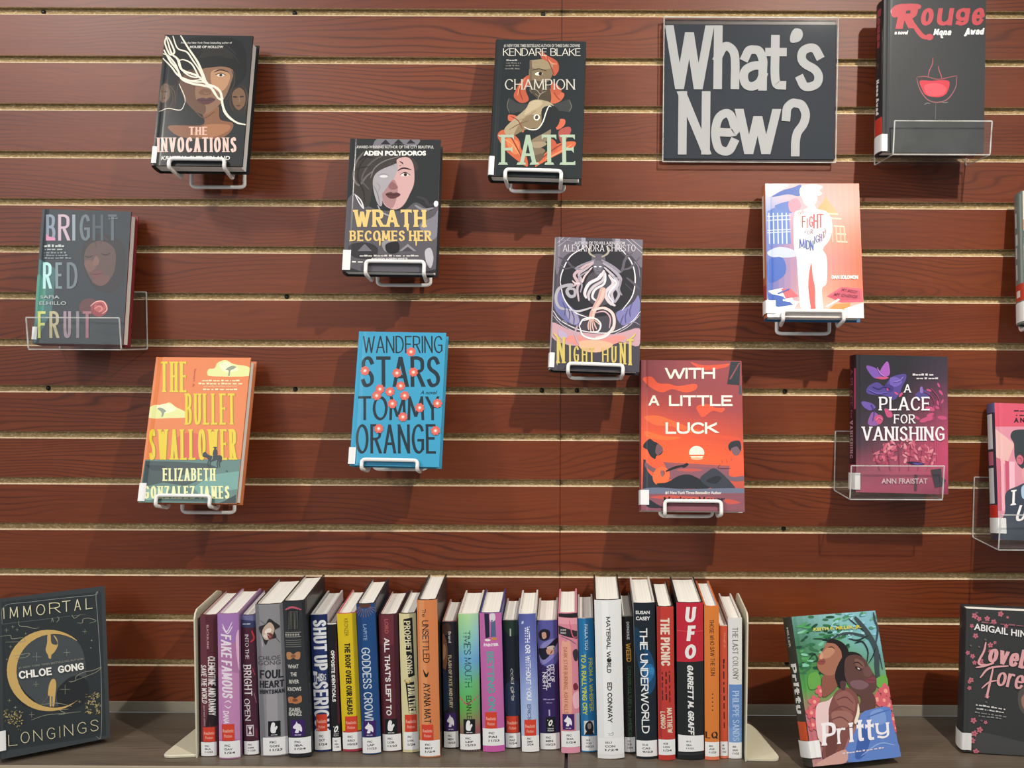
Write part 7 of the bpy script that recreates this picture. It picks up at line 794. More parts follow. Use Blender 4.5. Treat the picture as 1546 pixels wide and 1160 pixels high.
'O':{"v":[0.3705,-0.2046,-1.1355,0.1416,0.2108,0.3602,-0.0008,0.2334],"art":[["g",[["#5f8f82","#8fc0c4","#7fb4c4"],["#3d6e50","#6fae9c","#86bcd0"],["#3f7a48","#5a9a58","#6a9a9a"],["#4f9448","#6aa850","#6ea060"],["#b8707a","#8a8a60","#b06a68"],["#c06a74","#c08078","#7a88b8"],["#b88a80","#8a90b8","#5a78c0"]]],["e","#2f6a44",67.3,131.1,5.64,1.97,-0.02],["e","#1e4a36",71.2,145.8,8.81,2.22,0.07],["e","#7fc0a0",72.3,183.1,7.44,1.73,0.24],["e","#1e4a36",56.4,174.6,3.93,1.6,0.21],["e","#7fc0a0",13.3,187.5,7.98,1.67,0.17],["e","#4f9a5c",14.6,148.8,8.03,2.46,-0.13],["e","#1e4a36",59.3,130.7,5.63,1.58,0.12],["e","#2f6a44",55.2,156.0,4.58,2.09,0.38],["e","#4f9a5c",38.1,176.4,3.57,1.96,0.13],["e","#1e4a36",19.1,179.5,3.61,1.96,0.41],["e","#386e4c",76.7,147.8,6.6,1.93,0.4],["e","#4f9a5c",58.8,171.3,7.9,2.55,0.13],["e","#386e4c",65.9,145.2,4.07,1.52,-0.08],["e","#7fc0a0",84.1,188.4,3.86,1.34,0.37],["e","#1e4a36",52.0,186.3,4.0,2.16,-0.22],["e","#2f6a44",54.1,128.1,3.34,1.96,0.26],["e","#4f9a5c",36.2,145.9,6.7,2.09,0.08],["e","#2f6a44",62.8,179.2,3.9,1.48,-0.29],["e","#4f9a5c",8.5,160.8,3.39,2.43,0.25],["e","#2f6a44",26.4,168.2,5.98,2.57,0.02],["e","#2f6a44",80.1,148.8,6.11,1.99,0.14],["e","#386e4c",32.0,208.3,5.18,2.22,-0.02],["e","#386e4c",8.1,164.0,5.64,2.17,0.11],["e","#7fc0a0",42.2,166.9,4.96,1.35,0.33],["e","#386e4c",62.7,191.9,4.75,2.42,0.22],["e","#7fc0a0",65.6,182.7,4.35,1.84,0.2],["e","#1e4a36",72.2,142.9,7.15,2.05,0.03],["e","#2f6a44",8.3,136.6,7.28,2.45,0.18],["e","#386e4c",5.4,128.7,6.32,1.51,-0.14],["e","#1e4a36",20.6,186.2,4.34,1.4,-0.19],["e","#2f6a44",57.3,137.2,5.55,2.58,-0.18],["e","#4f9a5c",40.3,130.0,3.52,1.88,-0.0],["e","#1e4a36",68.5,164.3,4.82,1.76,0.35],["e","#386e4c",19.3,167.6,4.22,1.93,0.15],["e","#1e4a36",84.6,162.3,4.46,2.46,0.48],["e","#386e4c",14.2,155.4,8.82,1.37,-0.0],["e","#386e4c",38.0,141.8,6.46,2.23,0.25],["e","#2f6a44",61.2,135.8,4.19,1.56,-0.24],["e","#1e4a36",9.0,142.2,3.83,2.33,-0.18],["e","#4f9a5c",79.2,140.2,5.08,2.14,0.19],["e","#7fc0a0",89.9,202.8,7.92,2.44,0.18],["e","#4f9a5c",10.3,140.5,4.85,2.42,0.41],["e","#1e4a36",13.0,175.8,4.23,1.71,0.45],["e","#386e4c",21.2,145.5,6.54,2.47,0.48],["e","#1e4a36",24.7,154.6,6.05,2.29,-0.08],["e","#1e4a36",28.8,125.4,8.5,1.86,0.23],["e","#2f6a44",35.9,145.3,7.56,1.47,-0.16],["e","#4f9a5c",49.9,179.0,6.59,1.85,0.27],["e","#4f9a5c",37.7,134.4,5.32,1.48,0.34],["e","#2f6a44",45.8,145.5,3.89,2.09,-0.09],["e","#2f6a44",14.5,139.8,3.72,1.96,-0.21],["e","#4f9a5c",35.9,151.6,4.31,1.69,0.42],["e","#4f9a5c",72.2,173.7,7.08,2.03,0.13],["e","#7fc0a0",48.5,157.5,4.38,1.53,-0.3],["e","#7fc0a0",58.1,152.4,6.11,2.25,-0.25],["e","#7fc0a0",20.8,145.2,6.35,1.45,-0.13],["e","#386e4c",77.3,175.8,8.36,2.32,0.08],["e","#386e4c",75.0,123.2,6.92,1.92,-0.01],["e","#386e4c",62.5,131.3,4.81,1.72,0.11],["e","#4f9a5c",59.8,125.7,7.1,1.58,0.18],["e","#1e4a36",31.2,144.5,7.42,1.37,0.15],["e","#1e4a36",63.5,206.1,7.53,1.94,-0.03],["e","#386e4c",73.5,190.6,7.31,2.46,-0.15],["e","#386e4c",81.6,146.2,5.99,1.66,0.27],["e","#386e4c",68.4,154.5,5.93,1.84,0.19],["e","#4f9a5c",79.4,147.9,6.93,1.43,0.14],["e","#1e4a36",25.6,126.5,3.4,1.89,0.49],["e","#386e4c",68.9,132.3,5.55,2.29,0.34],["e","#7fc0a0",53.9,135.0,6.14,2.1,-0.3],["e","#386e4c",63.2,131.9,3.9,2.37,-0.19],["e","#2f6a44",54.3,178.4,7.74,2.13,0.09],["e","#386e4c",45.9,181.7,5.65,1.56,-0.07],["e","#386e4c",75.0,184.9,8.75,1.47,0.08],["e","#1e4a36",77.0,179.0,8.63,2.07,-0.01],["e","#386e4c",72.9,128.7,6.32,1.95,-0.06],["e","#2f6a44",27.5,189.1,7.04,2.28,0.23],["e","#1e4a36",53.2,174.3,8.58,1.93,0.14],["e","#1e4a36",61.2,163.7,6.76,1.57,0.31],["e","#2f6a44",13.7,140.2,8.17,2.35,0.31],["e","#4f9a5c",74.6,201.9,7.24,1.68,0.22],["e","#386e4c",13.0,133.5,8.46,1.48,0.47],["e","#1e4a36",73.2,188.9,4.57,2.52,0.46],["e","#7fc0a0",9.4,139.9,8.07,2.36,-0.12],["e","#4f9a5c",9.3,195.7,4.2,1.55,0.04],["e","#2f6a44",39.1,143.0,4.92,1.82,0.17],["e","#386e4c",57.0,169.4,3.43,1.68,-0.11],["e","#7fc0a0",12.1,154.7,5.96,1.97,-0.2],["e","#7fc0a0",42.1,169.0,6.13,1.56,0.44],["e","#4f9a5c",53.9,134.8,7.57,2.43,0.4],["e","#1e4a36",28.1,134.6,6.09,2.16,-0.1],["e","#1e4a36",59.0,183.8,4.56,1.68,0.04],["e","#386e4c",10.5,166.5,4.44,1.62,-0.21],["e","#4f9a5c",18.7,186.7,5.52,1.38,0.4],["e","#2f6a44",57.3,193.8,8.23,1.81,-0.18],["e","#2f6a44",76.3,139.4,7.03,1.32,0.24],["e","#386e4c",24.4,163.5,3.79,2.56,-0.15],["e","#1e4a36",3.2,140.2,3.52,2.36,0.12],["e","#386e4c",55.0,128.7,4.6,1.42,0.02],["e","#4f9a5c",29.6,193.3,8.24,1.77,-0.11],["e","#7fc0a0",42.0,157.6,6.63,1.82,0.35],["e","#1e4a36",70.1,158.7,8.83,1.53,-0.21],["e","#2f6a44",22.7,195.6,7.57,1.4,0.39],["e","#1e4a36",58.8,163.3,7.62,1.7,0.08],["e","#1e4a36",35.0,194.6,6.62,2.05,0.47],["e","#1e4a36",44.0,159.3,4.91,2.52,-0.07],["e","#4f9a5c",55.7,123.4,6.36,2.51,0.31],["e","#386e4c",28.7,160.4,7.67,1.78,-0.29],["e","#386e4c",80.8,158.5,8.52,1.31,0.3],["e","#386e4c",77.4,177.0,5.49,1.81,0.44],["e","#4f9a5c",21.2,193.5,6.74,1.73,-0.17],["e","#1e4a36",4.2,166.2,6.3,1.7,-0.0],["e","#4f9a5c",16.8,197.8,7.48,2.09,0.49],["e","#1e4a36",61.5,134.9,3.72,2.16,0.31],["e","#2f6a44",3.1,141.5,3.43,2.36,0.38],["e","#4f9a5c",79.8,139.3,6.29,1.87,-0.05],["e","#386e4c",54.8,203.0,4.88,1.63,-0.09],["e","#1e4a36",67.1,139.6,4.81,1.43,0.14],["e","#7fc0a0",34.1,188.1,3.19,1.64,-0.27],["e","#4f9a5c",54.9,148.7,5.61,1.74,0.37],["e","#7fc0a0",71.5,160.0,8.13,1.89,0.33],["e","#4a8a6a",110.7,189.7,5.21,2.23,0.18],["e","#6aa890",136.4,188.1,4.44,1.32,0.72],["e","#a8d4d8",70.0,196.6,5.88,1.83,0.36],["e","#a8d4d8",96.5,178.7,3.34,2.14,-0.23],["e","#6aa890",84.5,183.7,3.34,2.19,0.67],["e","#8fc8d8",128.9,186.8,3.85,2.33,-0.12],["e","#a8d4d8",114.0,179.0,3.92,1.9,-0.05],["e","#a8d4d8",77.0,179.1,3.78,1.35,0.64],["e","#6aa890",112.2,170.1,4.06,2.3,0.11],["e","#6aa890",133.0,199.1,4.72,1.58,0.38],["e","#a8d4d8",92.8,180.6,5.91,2.21,0.7],["e","#8fc8d8",90.8,173.9,3.72,1.81,0.34],["e","#8fc8d8",101.8,190.3,3.25,1.84,0.04],["e","#a8d4d8",85.9,182.0,5.14,2.12,0.03],["e","#6aa890",128.4,168.8,6.53,1.9,0.78],["e","#6aa890",121.4,207.2,4.4,2.17,0.65],["e","#8fc8d8",73.2,198.9,3.49,2.03,0.33],["e","#4a8a6a",116.2,207.0,4.57,2.08,0.77],["e","#8fc8d8",132.9,175.9,3.36,1.5,0.13],["e","#8fc8d8",91.8,209.3,3.7,1.97,0.26],["e","#8fc8d8",65.4,176.0,6.68,1.31,0.09],["e","#8fc8d8",132.8,187.4,5.37,1.64,-0.22],["e","#4a8a6a",89.4,205.0,6.09,1.79,0.21],["e","#a8d4d8",112.9,194.2,5.75,1.32,0.1],["e","#8fc8d8",67.5,192.1,6.13,1.61,-0.23],["e","#4a8a6a",76.6,183.4,3.26,1.57,0.21],["e","#4a8a6a",140.5,201.3,6.24,2.18,0.14],["e","#6aa890",118.8,181.8,4.21,1.38,-0.08],["e","#8fc8d8",119.6,205.3,4.37,1.39,0.11],["e","#4a8a6a",119.4,172.9,5.46,1.38,-0.11],["e","#8fc8d8",117.0,193.8,3.22,1.58,-0.06],["e","#4a8a6a",96.9,206.3,4.75,1.59,0.24],["e","#4a8a6a",129.1,185.5,3.93,2.26,-0.2],["e","#a8d4d8",98.3,201.3,3.62,1.52,0.77],["e","#8fc8d8",67.0,183.4,4.23,1.87,0.32],["e","#6aa890",88.7,201.4,5.98,1.69,0.29],["e","#8fc8d8",117.1,194.6,3.12,1.57,0.17],["e","#4a8a6a",77.2,210.6,6.2,1.63,-0.2],["e","#6aa890",124.2,169.9,3.67,1.57,0.27],["e","#8fc8d8",99.6,205.9,5.56,1.41,0.01],["e","#6aa890",83.2,191.4,6.49,2.17,0.22],["e","#a8d4d8",76.6,181.8,6.61,1.42,0.55],["e","#4a8a6a",69.1,195.0,3.89,1.68,0.33],["e","#6aa890",73.8,194.8,3.15,1.65,-0.23],["l","#3d4a4e",8.83,[125.7,98.2,127.0,124.8,131.0,151.5,124.6,172.4,114.6,189.1,104.2,203.6]],["l","#3d4a4e",3.64,[131.9,156.0,121.5,170.4,99.5,178.8,79.0,180.2,56.9,172.7]],["l","#3d4a4e",3.64,[131.5,160.6,139.8,182.8,137.3,196.8,137.4,208.4]],["l","#242c2a",2.08,[122.4,174.9,103.0,169.4,88.0,172.8]],["l","#242c2a",2.08,[93.4,202.1,106.8,189.7,115.9,182.2]],["l","#242c2a",2.6,[135.3,146.7,136.1,124.1]],["l","#242c2a",2.34,[112.5,137.1,116.8,152.6,110.3,166.6,97.0,165.3]],["l","#242c2a",1.82,[114.6,134.7,124.5,145.2,130.6,156.1]],["l","#242c2a",1.56,[29.5,176.9,51.8,173.1,74.9,157.9]],["l","#242c2a",1.3,[16.7,146.6,28.2,154.6,31.7,145.5]],["s","#6aa84c",[123.2,111.7,139.5,114.9,140.7,101.4,130.8,97.8,122.3,100.7]],["s","#63a04a",[13.0,124.9,28.7,128.1,30.7,110.4,12.2,105.4]],["e","#d0606a",24.1,101.6,4.42,3.36,-380.0],["e","#d0606a",27.7,105.9,4.42,3.36,-381.26],["e","#d0606a",33.4,104.5,4.42,3.36,-382.51],["e","#d0606a",33.3,99.3,4.42,3.36,-383.77],["e","#d0606a",27.5,97.6,4.42,3.36,-385.03],["e","#e8a08a",29.2,101.8,2.47,2.47,0],["e","#d0606a",20.2,84.4,4.68,3.55,-340.0],["e","#d0606a",13.9,83.6,4.68,3.55,-341.26],["e","#d0606a",11.5,88.5,4.68,3.55,-342.51],["e","#d0606a",16.2,92.3,4.68,3.55,-343.77],["e","#d0606a",21.7,89.7,4.68,3.55,-345.03],["e","#e8a08a",16.7,87.7,2.62,2.62,0],["e","#d0606a",14.4,74.8,4.68,3.55,-320.0],["e","#d0606a",12.3,69.7,4.68,3.55,-321.26],["e","#d0606a",6.1,69.5,4.68,3.55,-322.51],["e","#d0606a",4.2,74.6,4.68,3.55,-323.77],["e","#d0606a",9.4,77.9,4.68,3.55,-325.03],["e","#e8a08a",9.3,73.3,2.62,2.62,0],["e","#d0606a",4.0,57.3,4.42,3.36,-330.0],["e","#d0606a",8.7,60.6,4.42,3.36,-331.26],["e","#d0606a",13.6,57.9,4.42,3.36,-332.51],["e","#d0606a",11.9,53.0,4.42,3.36,-333.77],["e","#d0606a",6.0,52.7,4.42,3.36,-335.03],["e","#e8a08a",8.8,56.3,2.47,2.47,0],["e","#d0606a",113.1,85.3,5.72,4.34,-745.0],["e","#d0606a",120.6,87.9,5.72,4.34,-746.26],["e","#d0606a",125.5,82.8,5.72,4.34,-747.51],["e","#d0606a",120.9,77.1,5.72,4.34,-748.77],["e","#d0606a",113.2,78.6,5.72,4.34,-750.03],["e","#e8a08a",118.7,82.3,3.2,3.2,0],["e","#d0606a",131.0,88.2,5.72,4.34,-800.0],["e","#d0606a",128.6,94.5,5.72,4.34,-801.26],["e","#d0606a",135.1,98.8,5.72,4.34,-802.51],["e","#d0606a",141.6,95.2,5.72,4.34,-803.77],["e","#d0606a",139.1,88.6,5.72,4.34,-805.03],["e","#e8a08a",135.1,93.0,3.2,3.2,0],["e","#d0606a",129.9,73.9,5.46,4.15,-820.0],["e","#d0606a",135.6,78.5,5.46,4.15,-821.26],["e","#d0606a",142.2,75.7,5.46,4.15,-822.51],["e","#d0606a",140.6,69.3,5.46,4.15,-823.77],["e","#d0606a",133.0,68.3,5.46,4.15,-825.03],["e","#e8a08a",136.3,73.2,3.06,3.06,0],["e","#d0606a",138.0,48.8,4.68,3.55,-850.0],["e","#d0606a",134.4,53.1,4.68,3.55,-851.26],["e","#d0606a",138.5,57.6,4.68,3.55,-852.51],["e","#d0606a",144.7,56.0,4.68,3.55,-853.77],["e","#d0606a",144.3,50.5,4.68,3.55,-855.03],["e","#e8a08a",140.0,53.2,2.62,2.62,0],["e","#d0606a",130.2,84.7,4.42,3.36,-790.0],["e","#d0606a",135.0,81.7,4.42,3.36,-791.26],["e","#d0606a",132.8,76.7,4.42,3.36,-792.51],["e","#d0606a",126.6,76.7,4.42,3.36,-793.77],["e","#d0606a",125.0,81.6,4.42,3.36,-795.03],["e","#e8a08a",129.9,80.3,2.47,2.47,0],["e","#d0606a",139.9,42.9,3.12,2.37,-865.0],["e","#d0606a",144.1,42.1,3.12,2.37,-866.26],["e","#d0606a",144.2,38.5,3.12,2.37,-867.51],["e","#d0606a",140.1,37.1,3.12,2.37,-868.77],["e","#d0606a",137.5,39.8,3.12,2.37,-870.03],["e","#e8a08a",141.2,40.1,1.75,1.75,0],["s","#8a5546",[36.7,123.0,31.2,106.0,32.6,92.8,52.0,102.1,61.8,114.4,56.2,125.9]],["s","#e0c2c0",[18.1,81.1,39.3,87.9,55.3,99.6,59.5,101.5,41.0,83.5,34.1,58.3,26.5,29.3,13.3,39.0]],["s","#7d4d47",[54.1,99.7,74.9,102.4,87.6,88.2,82.4,60.4,62.3,34.5,42.7,8.9,18.0,9.2,19.7,25.8,35.0,49.7,37.1,75.2]],["s","#8f5d56",[50.0,91.4,69.1,98.5,81.8,84.3,76.1,67.5,59.4,73.2]],["s","#9a6a60",[41.3,70.5,64.0,70.7,74.9,61.1,59.7,47.5,43.2,53.2]],["s","#6b403c",[35.0,49.7,47.5,35.8,36.5,15.8,21.1,13.1]],["l","#6b3f3b",1.82,[51.8,86.9,67.5,89.9,78.5,80.3]],["l","#6b3f3b",1.82,[41.6,72.6,60.2,77.5,78.6,67.3]],["l","#6b3f3b",1.82,[36.9,60.2,55.0,62.9,68.3,53.1]],["s","#a06a54",[43.2,160.2,51.2,169.7,64.4,171.0,73.1,162.5,73.3,149.0,65.4,134.0,55.8,123.7,42.9,122.5,31.6,130.0,29.3,139.0,33.3,147.6,32.8,152.1,39.9,156.0]],["s","#b98468",[44.0,157.9,55.3,163.8,61.8,156.6,52.6,148.4,42.1,146.9,39.1,151.6]],["s","#221c1c",[50.0,169.8,59.8,174.3,74.4,169.2,82.9,159.6,83.4,148.3,72.5,144.6,71.9,155.9,63.6,166.6]],["l","#33211c",1.56,[51.2,162.3,57.7,162.5,62.2,159.3]],["l","#33211c",1.3,[43.4,161.3,46.1,162.2]],["s","#8a4a44",[30.9,143.8,40.9,147.0,43.9,142.4,39.3,138.3,31.9,139.3]],["l","#4d2722",1.04,[31.2,142.9,42.6,142.4]],["s","#c9957a",[34.8,148.6,40.1,157.1,41.2,149.2,38.2,146.1]],["s","#5e403c",[90.1,101.2,91.9,83.5,84.0,68.9,109.6,68.9,115.9,81.5,109.5,95.2]],["s","#221c1e",[55.5,121.5,66.6,140.6,81.7,152.9,99.4,150.5,105.6,142.1,83.0,146.1,73.0,133.5,70.7,107.1,59.9,103.6]],["s","#5e403c",[77.5,144.3,93.9,148.6,108.2,141.9,113.8,130.3,118.5,121.0,122.3,114.0,121.9,105.2,118.9,96.6,106.2,91.0,90.6,90.1,77.5,102.2,71.8,120.3]],["s","#7a5a60",[79.1,110.9,97.2,111.6,108.7,104.0,97.3,98.4,82.5,101.8]],["s","#7a564e",[92.8,143.1,104.8,137.7,105.7,128.7,93.3,131.9]],["e","#2d1d1c",95.8,128.4,5.72,2.34,-0.5],["e","#d8c8c0",96.3,128.3,2.34,1.04,-0.5],["l","#2d1d1c",1.56,[89.0,136.7,96.9,137.2,103.5,131.1]],["s","#6e4c46",[104.0,126.6,113.8,130.3,117.5,120.0,110.8,114.9,103.6,117.7]],["s","#7a4048",[105.1,112.1,118.5,114.3,122.2,109.6,115.5,105.7,106.8,107.5]],["l","#3a1d20",1.04,[105.4,111.4,122.2,109.6]],["s","#54383a",[62.7,112.2,71.5,111.5,68.2,100.8,62.0,101.3]],["s","#5f80c2",[88.2,64.3,104.5,69.3,135.6,69.9,136.6,49.2,140.6,18.6,140.7,0.5,56.2,1.3,54.3,18.3,73.8,41.9]],["s","#7a98d0",[103.7,65.1,124.8,67.6,126.4,50.1,105.4,47.6]],["s","#3f5fa4",[84.6,45.2,97.1,31.2,82.3,7.2,67.2,6.6]],["l","#4a6ab0",1.82,[97.4,59.1,118.8,63.7,137.5,66.5]],["l","#8fa8d8",1.56,[77.4,7.7,110.4,21.5,135.1,17.0]],["s","#e6dcc4",[86.0,79.6,86.1,66.6,78.3,52.2,74.9,54.7,81.6,67.0]],["s","#c99a90",[1.9,1.5,23.2,10.8,54.3,18.3,52.5,1.7,28.7,0.3]],["t",["B",0.05,0.0],"#c9c25a","KEITH F. MILLER, JR.",[31.6,186.2,111.8,185.2,32.0,192.1]],["t",["K",0.2,0.11,0.05,0.05,20],"#eee8ea","P",[17.4,27.0,43.3,26.3,20.2,57.4]],["t",["K",0.2,0.11,0.05,0.05,20],"#eee8ea","r",[42.2,26.8,58.4,27.0,43.5,47.9]],["t",["K",0.2,0.11,0.05,0.05,20],"#eee8ea","i",[58.5,27.4,73.6,27.7,60.9,53.8]],["t",["K",0.2,0.11,0.05,0.05,20],"#eee8ea","t",[73.1,27.5,88.3,27.8,76.0,56.3]],["t",["K",0.2,0.11,0.05,0.05,20],"#eee8ea","t",[87.5,27.4,105.3,27.5,90.3,55.4]],["t",["K",0.2,0.11,0.05,0.05,20],"#eee8ea","y",[105.4,28.3,129.6,27.8,107.1,49.6]],["t",["D"],"#d4c8d0","\"An enduring, tender and soulful love story\"",[48.2,12.2,116.6,14.1,48.3,15.1]]]},
